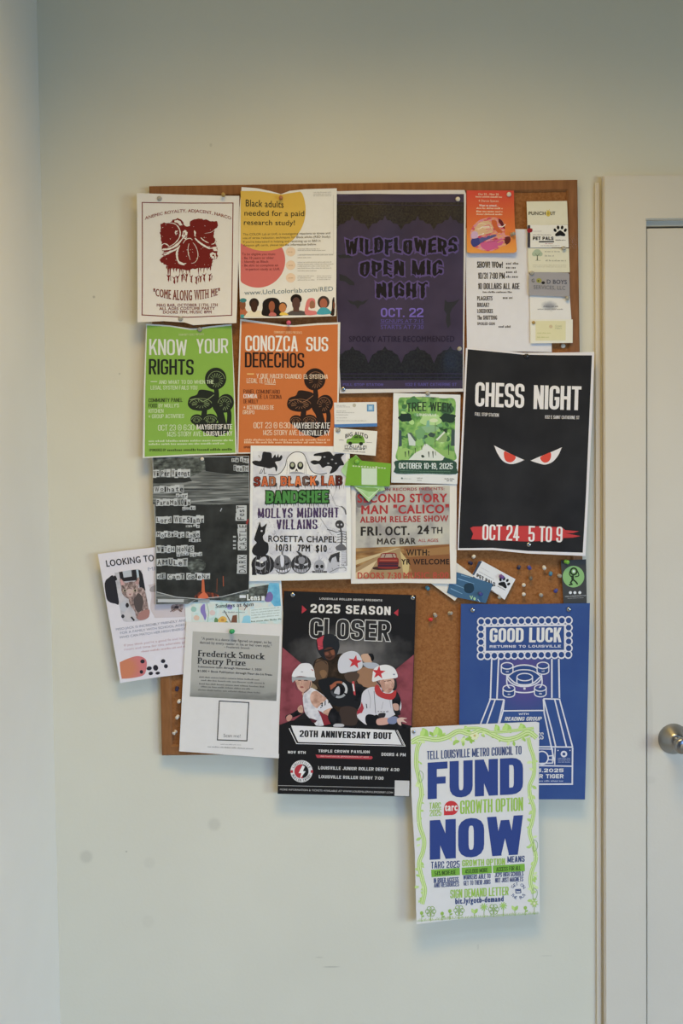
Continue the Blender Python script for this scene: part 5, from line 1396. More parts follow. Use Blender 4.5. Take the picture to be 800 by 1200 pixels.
grey = ramp_mat('pale_floor_print', [(0.3, alb('#97999f', CW)), (0.6, alb('#b3b2b4', CW))], 'noise', 50)
P.smooth([(182, 250), (200, 225), (360, 197), (395, 205), (415, 240), (470, 560), (455, 610), (420, 630), (280, 645), (240, 610), (220, 500)], grey, 3, k=4)
P.poly([(215, 220), (350, 200), (395, 205), (415, 240), (440, 380), (390, 360), (380, 290), (320, 295), (250, 300), (225, 280)], '#29282b', 4); P.poly([(245, 215), (320, 202), (325, 258), (255, 268)], '#a3abb0', 5); P.poly([(360, 200), (378, 200), (390, 290), (372, 300)], '#9fb0b8', 5)
P.smooth([(172, 258), (185, 250), (200, 280), (190, 292), (175, 290)], '#29282b', 4)
P.smooth([(380, 355), (420, 360), (445, 420), (470, 560), (462, 610), (400, 632), (360, 610), (350, 560), (310, 500), (300, 440), (340, 400)], fur, 5)
P.smooth([(345, 440), (380, 400), (420, 450), (410, 540), (370, 560), (340, 490)], '#4f4745', 6); P.smooth([(400, 560), (470, 540), (465, 605), (400, 632), (370, 610)], '#9a6f68', 6)
P.smooth([(222, 285), (235, 275), (268, 310), (320, 300), (350, 300), (378, 265), (388, 280), (380, 350), (372, 400), (345, 440), (305, 450), (265, 430), (240, 395), (232, 340)], fur, 7)
P.poly([(226, 290), (240, 285), (262, 325), (236, 335)], '#b98f8c', 8); P.poly([(382, 272), (370, 290), (350, 315), (380, 330)], '#a3807c', 8)
for x in (265, 352): P.ell(x, 378, 19, 13, '#a29682', 8, 15 if x < 300 else -15, n=14); P.ell(x, 378, 8, 11, '#322e2b', 9, n=10)
P.smooth([(285, 370), (325, 368), (335, 410), (310, 432), (285, 415)], '#b29c94', 8); P.poly([(298, 405), (320, 404), (309, 420)], '#8a5450', 9)
for a in ([(290, 310), (295, 350)], [(308, 305), (309, 350)], [(330, 305), (324, 350)], [(250, 340), (262, 358)], [(362, 335), (350, 356)]): P.line(a, 5, '#51443f', 8)
P.ell(285, 503, 14, 20, '#2b2a2d', 6); P.ell(248, 597, 14, 16, '#3a3a3e', 6, n=12); P.line([(318, 602), (345, 634)], 14, '#242326', 6); P.poly([(215, 490), (265, 470), (300, 520), (260, 560), (225, 540)], '#a9adb3', 4)
P.smooth([(470, 340), (490, 325), (900, 260), (900, 560), (560, 610), (510, 590), (480, 520), (490, 420)], '#b5aeb0', 3); P.smooth([(475, 370), (500, 340), (560, 330), (560, 380), (490, 390)], '#8e8a8c', 4)
P.smooth([(655, 520), (680, 495), (760, 490), (745, 560), (710, 545), (670, 560)], fur, 5); P.ell(705, 520, 20, 12, '#3c3233', 6, n=10)
for a in ([(650, 560), (690, 535)], [(750, 560), (715, 530)]): P.line(a, 5, '#3c3233', 6)
B2.append(P.build()); cat = P

# --- painted sunday flyer ------------------------------------------------------------------
D5 = (200, 670, 340, 895, 747); K5 = (205, 690, 340, 800, 800)
P = Sheet('painted_flyer', 'watercolour flyer of pale flowers, mostly hidden below the dark collage flyer', 'flyer', D5, [(86, 60), (690, 55), (706, 330), (704, 420), (100, 420), (88, 200)], 2, MIDW, '#c4c4bd', -.01, 0, shape=curl(wav=.5, seed=43))
wc = ramp_mat('watercolour_print', [(0.3, D('#8fb0a0')), (0.45, D('#b3c2b4')), (0.6, D('#bdbba8')), (0.75, D('#a3b8b8'))], 'noise', 42, detail=4)
P.poly([(128, 60), (680, 58), (694, 330), (690, 420), (128, 420)], wc, 1)
P.part('flower_picture', 'painted flowers and a blue corner')
P.setcrop(*K5)
blu = ramp_mat('blue_wash_print', [(0.3, D('#3c8ca8')), (0.7, D('#6aaec0'))], 'noise', 60)
P.poly([(655, -40), (722, -40), (735, 120), (690, 122), (655, 80), (640, 0)], blu, 2); P.smooth([(625, 60), (655, 20), (680, 45), (670, 85), (630, 90)], '#6d5c88', 3); P.smooth([(480, 190), (520, 190), (525, 245), (465, 245), (470, 215)], '#7ab0b6', 3)
P.smooth([(180, 125), (205, 105), (210, 150), (218, 190), (208, 218), (195, 190), (178, 160)], '#77689a', 3); P.smooth([(300, 210), (330, 190), (358, 205), (352, 238), (318, 245), (300, 230)], '#c79a3c', 3); P.ell(330, 216, 12, 10, '#b07a2a', 4, n=10)
P.poly([(385, 248), (400, 186), (430, 180), (432, 248)], '#6e4632', 3); P.line([(340, 150), (370, 200), (392, 245)], 6, '#55473a', 3, spl=True); P.line([(220, 100), (235, 160), (225, 240)], 4, '#6f9478', 3); P.line([(440, 120), (445, 245)], 5, '#7a9480', 3); P.line([(500, 110), (480, 150)], 6, '#7a5a48', 3); P.smooth([(280, 200), (300, 215), (290, 240), (272, 230)], '#587a48', 3); P.smooth([(340, 240), (360, 225), (372, 240), (355, 248)], '#587a48', 3)
for x, y, c in ((150, 200, '#c3a488'), (260, 165, '#bfa99a'), (380, 125, '#8c86b0'), (460, 130, '#b9b09c'), (130, 140, '#86a894')): P.smooth([(x - 20, y), (x - 5, y - 18), (x + 18, y - 6), (x + 14, y + 16), (x - 10, y + 18)], c, 2)
P.part('small_lettering')
P.T('Sundays at 6pm', 282, 106, 545, 132, '#3c3c40', w=.02, sl=-.05, L=7); P.greek(330, 168, 485, 14, '#77807c', 4, 2)
P.poly([(520, 140), (735, 118), (740, 215), (525, 235)], '#bcc4b6', 3)
for k, y in enumerate((152, 170, 188, 206)): P.greek(530, y, 725, 12, '#8a9688', 4, k, sl=-.1)
P.greek(528, 232, 738, 14, '#4e6a56', 4, 9, sl=-.09)
B2.append(P.build())

# --- grey torn strip with white letters, over the painted flyer: the foot of the collage ------------
P = Sheet('torn_strip', 'narrow torn grey strip with white letters under the ghost flyer', 'paper strip', K5, [(60, 62), (240, 60), (340, 50), (430, 20), (530, -10), (650, -30), (640, 30), (620, 84), (560, 82), (460, 92), (340, 82), (250, 78), (160, 92), (70, 96)], 3.4, MIDW, '#6b6d67', 0, 0, grid=.02, shape=curl(wav=.2, seed=44))
P.poly([(60, 62), (240, 60), (340, 50), (430, 20), (530, -10), (650, -30), (640, 30), (620, 84), (560, 82), (460, 92), (340, 82), (250, 78), (160, 92), (70, 96)], mott, 1)
P.line([(62, 66), (240, 62), (340, 52), (430, 22), (530, -8)], 5, '#a5a59d', 2); P.rect(448, 44, 492, 64, '#bdbdb6', 3, 0)
P.T('Lens', 500, 38, 590, 80, '#c4c4be', w=.06, sl=0); P.rect(600, 50, 622, 82, '#bdbdb6', 3, 0); P.rect(160, 70, 240, 92, '#8f9189', 3, 0)
B2.append(P.build())

# --- poetry prize flyer -----------------------------------------------------------------------
P = Sheet('prize_flyer', 'white poetry prize flyer with a grey misty panel and an empty black frame', 'flyer', D5, [(98, 312), (400, 318), (705, 328), (692, 700), (676, 1165), (560, 1158), (250, 1135), (55, 1118), (75, 700)], 3, COOL, '#c4c5c9', .05, -.03, shape=curl(wav=.8, seed=45, bl=4, bot=2, left=1.5))
za, zb = P.loc(0, 790)[1], P.loc(0, 380)[1]
fog = ramp_mat('misty_panel_print', [(0.0, alb('#6f7272', COOL)), (0.1, alb('#8a8d8c', COOL)), (0.3, alb('#9c9e9d', COOL)), (1.0, alb('#a1a3a3', COOL))], 'axis', 24, 2, za, zb, stretch=(1, 1, 3), amount=.16)
P.part('misty_panel', 'grey misty photo panel with black type')
P.poly([(138, 372), (680, 402), (672, 600), (660, 808), (120, 780), (128, 600)], fog, 2)
K9 = '#34363a'
P.T('"A poem is a dance step figured on paper, to be', 192, 408, 630, 424, '#4a4c50', w=.01, sl=.06); P.T('danced by every reader in his or her own style."', 182, 432, 632, 448, '#4a4c50', w=.01, sl=.055); P.T('- Frederick Smock', 335, 463, 494, 476, '#4a4c50', w=.01, sl=.05)
P.T('Frederick Smock', 172, 490, 586, 528, K9, w=.05, wy=-.012, slab=.09, sl=.048); P.T('Poetry Prize', 170, 536, 468, 574, K9, w=.05, wy=-.012, slab=.09, sl=.048)
P.T('Submissions open through November 1, 2025', 170, 586, 568, 598, K9, w=.03, sl=.05); P.T('$1,000 + Book Publication through Fleur-de-Lis Press', 168, 612, 634, 625, K9, w=.03, sl=.055)
for k, (x0, x1, y) in enumerate(((178, 552, 662), (190, 588, 682), (178, 585, 704), (190, 495, 722), (172, 560, 742))): P.greek(x0, y, x1, 13, '#5c5f62', 4, k, sl=.05)
P.part('scan_frame', 'thin black frame around a white box')
P.line([(304, 808), (488, 818), (476, 1056), (292, 1050)], 6, '#2c2c2e', 3, True); P.T('Scan me!', 330, 1012, 436, 1032, '#77787c', w=0, sl=.04)
P.part('sheet'); P.greek(312, 1080, 440, 9, '#9a9ca0', 4, 1, sl=.03); P.greek(232, 1095, 525, 11, '#8b8d92', 4, 2, sl=.05)
B2.append(P.build()); smock = P

# --- roller derby poster ----------------------------------------------------------------------
D6 = (315, 685, 500, 945, 800); KA = (330, 740, 420, 860, 800); KB = (390, 750, 490, 860, 800)
P = Sheet('event_poster', 'black roller derby poster with four skaters in helmets', 'poster', D6, [(76, 32), (745, 54), (732, 500), (712, 1074), (400, 1066), (44, 1060), (60, 500)], 4, COOL, '#202022', .028, -.03, rough=.42, spec=.14, shape=curl(wav=.9, seed=47, bl=1, br=1))
Q = lambda c: alb(c, COOL)
P.part('smoke_picture', 'grey smoke and dark red side panels')
c0 = P.loc(410, 350)
smo = ramp_mat('smoke_print', [(0.2, Q('#6a696b')), (0.55, Q('#454547')), (0.95, Q('#1d1d1f'))], 'radial', 24, center=c0, radii=(.145, .062), amount=.9, rough=.42, spec=.14)
P.poly([(72, 130), (740, 150), (728, 620), (60, 610)], smo, 2)
redp = ramp_mat('dusty_red_print', [(0.3, Q('#5c2831')), (0.6, Q('#86404c'))], 'noise', 26, detail=5, rough=.42, spec=.14)
P.poly([(68, 318), (200, 430), (190, 640), (110, 700), (52, 712)], redp, 3); P.poly([(734, 355), (630, 440), (640, 640), (680, 712), (722, 716)], redp, 3)
P.poly([(52, 712), (110, 690), (200, 680), (620, 690), (722, 716), (712, 1074), (44, 1060)], '#1b1b1d', 3)
P.part('skaters_picture', 'four roller derby skaters in red, white and black')
P.setcrop(*KA)
W_ = ramp_mat('jersey_print', [(.3, Q('#9a9dab')), (.5, Q('#bcbdc8')), (.7, Q('#cbccd4'))], 'noise', 75, rough=.42, spec=.1, detail=3)
BK = ramp_mat('kit_black_print', [(.35, Q('#131418')), (.75, Q('#2a2b30'))], 'noise', 60, rough=.42, spec=.1)
SKN = ramp_mat('skin_print', [(.3, Q('#96705f')), (.55, Q('#bb9484')), (.75, Q('#cbaa9c'))], 'noise', 70, rough=.42, spec=.1)
# skater at the back
P.smooth([(330, 340), (400, 270), (560, 240), (660, 250), (760, 480), (800, 600), (760, 830), (620, 820), (480, 900), (400, 760), (330, 560)], ramp_mat('dark_kit_print', [(.3, Q('#1c1815')), (.55, Q('#30271f')), (.8, Q('#4e3c2e'))], 'noise', 55, rough=.42, spec=.1), 4)
P.smooth([(360, 300), (400, 290), (480, 330), (470, 480), (400, 500), (350, 490), (335, 400)], '#5a4534', 5)
P.smooth([(370, 70), (430, 35), (510, 25), (575, 60), (602, 140), (590, 200), (560, 260), (480, 300), (420, 270), (380, 210), (360, 140)], '#23262c', 5)
P.smooth([(440, 200), (480, 165), (530, 170), (555, 215), (550, 270), (500, 300), (455, 270)], '#4c3228', 6); P.smooth([(505, 190), (540, 190), (550, 240), (520, 240)], '#7a4a34', 7); P.ell(470, 232, 22, 18, '#77483a', 7, n=12); P.line([(440, 205), (545, 180)], 14, BK, 7); P.smooth([(455, 262), (500, 265), (530, 255), (500, 285)], '#38241f', 7)
P.poly([(365, 80), (420, 50), (440, 40), (425, 110), (430, 180), (385, 195), (370, 140)], '#a83444', 6); P.poly([(378, 120), (420, 110), (424, 150), (380, 160)], '#bd5a66', 7)
P.smooth([(380, 520), (500, 480), (640, 500), (740, 560), (790, 720), (760, 830), (640, 790), (520, 760), (430, 640)], '#1c1e22', 6)
P.ell(595, 605, 92, 92, '#1f2024', 7)
for a0, a1, cc in ((200, 300, '#8a4f36'), (300, 395, '#aeb2bb'), (40, 120, '#8f959c'), (120, 170, '#3a3c42')):
    P.line([(595 + 78 * math.cos(math.radians(t)), 605 + 78 * math.sin(math.radians(t))) for t in range(a0, a1, 8)], 24, cc, 8)
P.smooth([(545, 640), (560, 600), (590, 570), (605, 600), (600, 655), (570, 650)], '#a9acb8', 9); P.smooth([(590, 570), (640, 590), (640, 650), (605, 660)], '#121216', 8); P.poly([(500, 560), (560, 535), (570, 560), (510, 610)], '#93523a', 9)
P.smooth([(620, 790), (720, 780), (790, 830), (780, 960), (700, 980), (620, 960), (600, 860)], '#3b302c', 7)
# white-helmet skater on the left
P.smooth([(40, 880), (110, 850), (170, 810), (210, 770), (225, 800), (220, 850), (160, 880), (100, 900), (60, 930)], BK, 7); P.smooth([(165, 800), (205, 765), (222, 800), (218, 845), (180, 840)], SKN, 8); P.smooth([(48, 890), (85, 865), (110, 890), (85, 930), (55, 930)], '#b08074', 8)
P.smooth([(225, 660), (290, 590), (340, 600), (440, 670), (480, 740), (530, 800), (480, 880), (400, 830), (420, 900), (440, 975), (360, 980), (330, 940), (250, 860), (225, 760)], W_, 8)
P.smooth([(310, 640), (360, 620), (430, 670), (465, 710), (380, 800), (320, 760), (295, 700)], SKN, 9); P.poly([(372, 795), (470, 700), (528, 790), (480, 875), (420, 840)], '#bfc0cc', 10); P.smooth([(430, 835), (525, 795), (500, 870), (470, 880)], SKN, 10)
P.T('311', 400, 750, 492, 800, '#26282f', w=.04, sl=-.6, L=11)
P.poly([(375, 815), (425, 850), (490, 880), (520, 960), (440, 978), (410, 890)], '#7d2430', 10); P.smooth([(480, 880), (530, 795), (600, 860), (620, 960), (560, 985), (510, 960)], BK, 10); P.smooth([(560, 960), (640, 965), (640, 990), (540, 990)], '#a8aab4', 11)
P.poly([(290, 900), (370, 925), (350, 950), (320, 950)], '#4b2029', 10)
P.smooth([(150, 500), (300, 500), (305, 570), (270, 620), (230, 640), (185, 610), (160, 570)], SKN, 9); P.smooth([(215, 640), (290, 590), (300, 620), (230, 670)], '#b58e80', 8); P.smooth([(300, 530), (350, 560), (370, 600), (310, 590)], '#7c6a52', 8)
P.ell(210, 579, 20, 8, '#8a3e44', 11, n=12); P.line([(175, 510), (200, 508)], 7, '#5b4744', 10); P.line([(230, 508), (265, 512)], 7, '#5b4744', 10); P.line([(150, 525), (150, 590), (165, 610)], 5, '#33343a', 10); P.line([(302, 520), (290, 590), (230, 640)], 8, '#33343a', 10)
P.smooth([(106, 470), (120, 420), (160, 370), (200, 335), (270, 330), (310, 350), (335, 400), (345, 470), (340, 485), (200, 465), (130, 475)], '#c8cad2', 10); P.smooth([(108, 468), (140, 475), (340, 478), (335, 515), (270, 505), (150, 505), (112, 530)], '#8f969e', 11); P.line([(200, 420), (222, 420)], 7, '#6a6c74', 11); P.poly([(300, 390), (330, 400), (325, 412)], '#9c3a40', 11)
P.smooth([(235, 545), (262, 530), (290, 525), (285, 575), (262, 605), (240, 590)], '#a87f70', 11); P.line([(172, 512), (184, 508), (202, 511)], 8, '#54403c', 12); P.line([(232, 511), (250, 507), (272, 513)], 8, '#54403c', 12); P.line([(212, 512), (204, 545), (214, 552)], 5, '#a07868', 12)
P.smooth([(192, 578), (210, 573), (230, 580), (210, 588)], '#8e4a48', 12)
P.line([(345, 330), (420, 300), (470, 340)], 10, '#3a2f28', 6, spl=True); P.smooth([(395, 420), (440, 400), (470, 440), (430, 490)], '#7a5c40', 6)
P.setcrop(*KB)
# bending skater in the middle
P.smooth([(235, 280), (330, 250), (400, 270), (430, 350), (400, 440), (300, 440), (230, 390)], '#8e6a50', 7); P.smooth([(265, 140), (340, 130), (375, 170), (360, 210), (290, 205)], '#b4927c', 7); P.smooth([(330, 130), (372, 130), (385, 175), (365, 200), (350, 160)], BK, 8); P.smooth([(280, 215), (400, 215), (440, 260), (330, 265)], '#9aa2b2', 8)
P.smooth([(110, 320), (200, 300), (250, 330), (200, 400), (130, 380)], '#4b3c34', 7); P.poly([(178, 390), (200, 385), (212, 520), (195, 510)], '#b83c44', 8); P.poly([(180, 410), (192, 408), (205, 480), (192, 480)], '#c8cad0', 9); P.smooth([(200, 420), (280, 430), (270, 560), (200, 560)], BK, 7)
P.smooth([(46, 230), (60, 170), (100, 125), (170, 102), (230, 120), (270, 180), (275, 250), (230, 285), (150, 300), (80, 312), (52, 285)], '#b7bac7', 9); P.star(206, 205, 68, '#b42a34', 10, -80, .4)
# skater on the right
P.smooth([(275, 500), (330, 450), (410, 440), (560, 470), (620, 520), (640, 640), (580, 700), (480, 740), (400, 700), (330, 790), (240, 740), (225, 680), (260, 600)], '#b9bac6', 9)
P.poly([(270, 580), (290, 640), (250, 730), (226, 700), (225, 670), (258, 620)], '#9c2c3a', 10); P.smooth([(230, 700), (300, 690), (320, 790), (270, 765)], '#c0c0ca', 10); P.line([(385, 480), (400, 690)], 5, '#4a4c5c', 10); P.line([(312, 598), (318, 640)], 9, '#33343e', 10)
P.smooth([(560, 490), (600, 485), (635, 560), (625, 640), (630, 700), (580, 690), (555, 600)], BK, 10); P.smooth([(560, 600), (610, 600), (615, 655), (575, 655)], '#b08c80', 11); P.greek(420, 675, 530, 22, '#6a6a78', 10, 3, wl=(.6, .9)); P.smooth([(430, 690), (490, 685), (480, 725), (430, 722)], '#2b2a30', 10)
P.smooth([(390, 440), (420, 420), (470, 490), (540, 500), (590, 470), (585, 530), (540, 560), (450, 540), (400, 500)], '#a82e30', 11)
P.smooth([(450, 370), (560, 360), (575, 420), (555, 470), (520, 498), (470, 480), (450, 430)], SKN, 10); P.line([(505, 385), (545, 378)], 6, '#4c3a38', 11); P.poly([(540, 400), (568, 430), (545, 437)], '#b0857a', 11); P.line([(520, 462), (550, 458)], 7, '#8a4a4a', 11); P.smooth([(560, 380), (590, 370), (600, 440), (575, 470)], '#2c2a2c', 9); P.line([(410, 385), (455, 440), (470, 485)], 10, '#2a2a30', 11); P.smooth([(405, 390), (450, 380), (445, 440), (425, 440)], '#8a6a62', 9)
P.smooth([(370, 330), (385, 270), (440, 238), (510, 232), (570, 260), (600, 310), (602, 350), (540, 362), (440, 375), (372, 390)], '#c8cad0', 11); P.star(428, 305, 66, '#b42a34', 12, -85, .4); P.ell(572, 322, 10, 7, '#6d7690', 12, n=10)
P.line([(478, 388), (498, 384)], 6, '#4c3a38', 12); P.smooth([(452, 380), (480, 376), (486, 440), (468, 470), (452, 440)], '#a98072', 11); P.line([(548, 385), (570, 430), (552, 440)], 5, '#9a7466', 12)
P.line([(330, 470), (352, 560), (345, 640)], 6, '#9798a6', 10, spl=True); P.line([(470, 580), (455, 650)], 5, '#9798a6', 10); P.line([(530, 560), (545, 640)], 5, '#9798a6', 10)
P.smooth([(305, 720), (340, 695), (420, 720), (430, 780), (350, 800), (310, 780)], '#17181c', 11); P.smooth([(415, 740), (520, 730), (520, 785), (420, 795)], '#bd9186', 11); P.smooth([(515, 735), (580, 715), (610, 740), (580, 785), (520, 780)], '#6d789c', 12); P.smooth([(600, 740), (640, 725), (695, 735), (660, 745), (692, 775), (640, 765), (640, 800), (610, 785)], '#c0a29a', 12)
P.smooth([(620, 800), (720, 800), (735, 820), (600, 830)], BK, 10)
P.setcrop(*D6)
P.part('headline_lettering', 'white headline with outlined capitals')
P.B('LOUISVILLE ROLLER DERBY PRESENTS', 256, 66, 574, 76, '#aeb0b4', sl=.03, st=0.28, gap=.2); P.B('2025 SEASON', 210, 98, 616, 142, '#c6c6c8', sl=.033, L=5, st=0.33, gap=.22, bar=.19)
P.poly([(168, 105), (192, 128), (166, 147)], '#a82c3c', 5); P.poly([(656, 124), (632, 144), (654, 160)], '#a82c3c', 5)
gs_ = Q('#b9babd')
P.B('CLOSER', 206, 170, 614, 272, gs_ and ink(gs_, .4), st=.33, gap=.14, bar=.17, grow=.035, L=4, sl=.038)
P.B('CLOSER', 206, 170, 614, 272, ramp_mat('headline_fill', [(.3, Q('#1d1d1f')), (.8, Q('#3a3a3c'))], 'noise', 20, rough=.4), st=.33, gap=.14, bar=.17, grow=-.005, L=5, sl=.038)
P.setcrop(*KA)   # the helmet overlaps the headline
P.smooth([(370, 70), (430, 35), (510, 25), (575, 60), (590, 110), (480, 150), (380, 150), (362, 120)], '#23262c', 9); P.poly([(365, 80), (420, 50), (440, 40), (425, 110), (428, 150), (376, 150)], '#a83444', 10)
P.setcrop(*D6)
P.part('title_banner', 'white slanted banner with black capitals')
P.poly([(112, 714), (645, 738), (682, 812), (142, 798)], '#c9cad0', 5); P.line([(102, 728), (140, 806), (690, 818), (650, 738)], 3.5, '#c9cad0', 4); P.line([(112, 730), (145, 800)], 7, BK, 6); P.line([(640, 738), (676, 812)], 6, BK, 6)
P.B('20TH ANNIVERSARY BOUT', 155, 738, 622, 772, '#232428', sl=.025, L=7, st=0.41, gap=.12, bar=.17)
P.part('small_lettering')
wt = '#bcbec2'
P.B('NOV 8TH', 96, 842, 186, 856, wt, sl=.02, st=0.3, gap=.2); P.B('TRIPLE CROWN PAVILION', 250, 836, 510, 850, wt, sl=.02, st=0.3, gap=.2); P.B('DOORS 4 PM', 570, 852, 692, 868, wt, sl=.02, st=0.3, gap=.2)
P.poly([(236, 862), (522, 870), (526, 878), (518, 886), (244, 878)], '#a83440', 5); P.T('1900 PLANTSIDE DR, JEFFERSONTOWN, KY 40299', 260, 866, 505, 873, '#cfa4a6', w=.02, sl=.02, L=6)
P.B('LOUISVILLE JUNIOR ROLLER DERBY 4:30', 250, 920, 660, 936, wt, sl=.025, st=0.3, gap=.2); P.B('LOUISVILLE ROLLER DERBY 7:00', 253, 965, 580, 981, wt, sl=.025, st=0.3, gap=.2)
P.line([(46, 1018), (712, 1032)], 2.5, '#9a9c9e', 4); P.T('MORE INFORMATION & TICKETS AVAILABLE AT WWW.LOUISVILLEROLLERDERBY.COM', 56, 1033, 628, 1042, '#a5a7aa', w=.02, sl=.028)
P.rect(638, 992, 712, 1070, '#b5b6b8', 5, .02)
P.part('round_badge', 'round white, red and black badge with a lightning bolt')
P.ell(165, 946, 56, 56, '#c4c5c9', 5, n=40); P.ell(165, 946, 36, 36, '#1d1d20', 6, n=36)
P.poly([(165 + 36 * math.cos(math.radians(t)), 946 + 36 * math.sin(math.radians(t))) for t in range(80, 281, 10)], '#a52a36', 7); P.poly([(170, 915), (182, 922), (172, 945), (186, 946), (158, 984), (164, 955), (150, 955)], '#d2d2d6', 8)
for x in (110, 212): P.rect(x, 940, x + 12, 954, '#a52a36', 7, 0)
for word, a0, a1, rr, flip in (('LOUISVILLE', 200, 340, 46, 1), ('ROLLER DERBY', 160, 20, 46, -1)):
    for i, ch in enumerate(word):
        t = math.radians(a0 + (a1 - a0) * (i + .5) / len(word)); lp, adv = glyph(ch)
        if not lp: continue
        cx, cy = 165 + rr * math.cos(t), 946 + rr * math.sin(t); a = t + math.pi / 2 * flip
        mw = max(p[0] for l in lp for p in l) / 2
        big = max(lp, key=lambda l: abs(_area(l)))
        tr = lambda p: (cx + 12 * ((p[0] - mw) * math.cos(a) + (p[1] - .5) * math.sin(a)), cy + 12 * ((p[0] - mw) * math.sin(a) - (p[1] - .5) * math.cos(a)))
        P.flat([[tr(p) for p in big]] + [[tr(p) for p in l] for l in lp if l is not big], '#2a2a2e', 8)
B2.append(P.build()); derby = P

# --- blue arcade poster ------------------------------------------------------------------------
D7 = (515, 640, 705, 945, 748)
P = Sheet('event_poster', 'royal blue poster with a white line drawing of an arcade lane game', 'poster', D7, [(98, 266), (400, 268), (692, 262), (682, 700), (668, 1166), (400, 1168), (85, 1168), (92, 700)], 2, '#c0c4cc', '#2c4a88', -.006, -.02, rough=.5, shape=curl(wav=.7, seed=51, br=3, right=2))
bl = ramp_mat('royal_blue_print', [(.3, alb('#274384', '#c0c4cc')), (.7, alb('#2e4c8a', '#c0c4cc'))], 'noise', 12, rough=.5)
P.poly([(100, 268), (400, 270), (690, 265), (680, 700), (666, 1164), (400, 1166), (87, 1166), (94, 700)], bl, 1)
LN = '#bcc0d2'; DB = '#26427f'; PU = ramp_mat('purple_wash_print', [(0.2, alb('#4c4488', '#c0c4cc')), (0.8, alb('#2c4784', '#c0c4cc'))], 'radial', 6, center=P.loc(390, 600), radii=(.085, .12), amount=.3)
P.part('arcade_picture', 'white line drawing of an arcade lane game')
P.poly([(270, 522), (515, 522), (515, 700), (478, 760), (300, 760), (268, 705)], PU, 2)
for k in range(14):
    for (xa, ya, xb, yb) in ((191, 348, 594, 342), (190, 506, 592, 500)):
        P.ell(xa + (xb - xa) * k / 13, ya + (yb - ya) * k / 13, 19, 20, LN, 3, n=20); P.ell(xa + (xb - xa) * k / 13, ya + (yb - ya) * k / 13, 12.5, 13, DB, 5, n=18)
for k in range(1, 5):
    for xa in (190, 594):
        y = 348 + 158 * k / 5 - (4 if xa > 400 else 0)
        P.ell(xa, y, 19, 19, LN, 3, n=20); P.ell(xa, y, 12.5, 13, DB, 5, n=18)
P.line([(209, 369), (577, 364), (577, 482), (209, 487)], 8, LN, 4, True)
for pts in ([(240, 520), (234, 704)], [(272, 520), (264, 704)], [(517, 520), (517, 700)], [(549, 520), (552, 700)]): P.line(pts, 7, LN, 3)
P.line([(228, 706), (298, 708)], 6, LN, 3); P.line([(478, 704), (556, 706)], 6, LN, 3)
for pts in ([(234, 706), (188, 822)], [(256, 708), (214, 830)], [(296, 708), (268, 830)], [(298, 708), (292, 762), (258, 880)], [(552, 706), (612, 926)], [(530, 706), (584, 926)], [(480, 706), (520, 860), (535, 926)], [(478, 706), (482, 770), (530, 1000)]): P.line(pts, 6.5, LN, 3)
P.line([(292, 760), (480, 758)], 6, LN, 3); P.line([(430, 925), (612, 926)], 6, LN, 3)


def cup(x, y, rx, ry, h, wd=5):
    P.poly([(x - rx, y), (x - rx, y + h)] + [(x - rx * math.cos(t), y + h + ry * math.sin(t)) for t in [math.pi * q / 12 for q in range(13)]] + [(x + rx, y + h), (x + rx, y)], DB, 4)
    P.line([(x - rx, y), (x - rx, y + h)] + [(x - rx * math.cos(t), y + h + ry * math.sin(t)) for t in [math.pi * q / 12 for q in range(13)]] + [(x + rx, y + h), (x + rx, y)], wd, LN, 5); P.ring(x, y, rx, ry, wd, LN, 6)


P.ell(390, 600, 82, 50, DB, 3); P.ring(390, 598, 80, 50, 6, LN, 4); P.line([(310, 598), (312, 640), (340, 668), (390, 676), (440, 668), (470, 640), (470, 598)], 6, LN, 4, spl=True)
P.line([(314, 600), (350, 632), (390, 640), (430, 632), (466, 600)], 6, LN, 7, spl=True); P.line([(314, 600), (350, 576), (390, 570), (430, 576), (466, 600)], 5, LN, 7, spl=True)
cup(392, 604, 36, 17, 24)
for x, y in ((311, 552), (476, 550), (319, 656), (464, 654)): cup(x, y, 27, 15, 26); P.greek(x - 5, y + 30, x + 7, 10, LN, 7, 1)
P.rect(386, 652, 396, 662, LN, 7, 0)
P.line([(612, 928), (610, 1096), (430, 1098)], 7, LN, 3); P.line([(430, 1012), (608, 1014)], 6, LN, 3); P.line([(532, 930), (530, 1008)], 5, LN, 3); P.rect(535, 932, 606, 1008, DB, 4, 0)
P.ring(472, 976, 28, 30, 6, LN, 5); P.line([(500, 968), (520, 966)], 5, LN, 5); P.line([(500, 984), (520, 986)], 5, LN, 5); P.line([(440, 935), (520, 936), (520, 1000), (440, 1002)], 5, LN, 4, True); P.ring(572, 958, 11, 11, 8, LN, 6); P.ell(545, 942, 3, 3, LN, 6, n=8); P.ell(600, 941, 3, 3, LN, 6, n=8)
for y in (980, 988, 997): P.greek(545, y, 602, 6, '#8f9bc0', 6, y)
P.part('headline_lettering', 'tall pale capitals')
P.B('GOOD', 230, 378, 386, 444, '#c2c6ce', L=5, st=.37, gap=.12, bar=.15); P.B('LUCK', 412, 376, 560, 444, '#c2c6ce', L=5, st=.37, gap=.12, bar=.15); P.B('RETURNS TO LOUISVILLE', 230, 457, 558, 469, '#b6bcd0', L=5, st=0.26, gap=.18, bar=.22)
P.B('WITH', 364, 770, 410, 779, '#b6bcd0', L=5, st=0.26); P.B('READING GROUP', 300, 788, 468, 806, '#c2c6ce', it=.2, L=5, st=0.3); P.B('GHOST PIPES', 330, 860, 478, 892, '#c2c6ce', L=5, st=0.28)
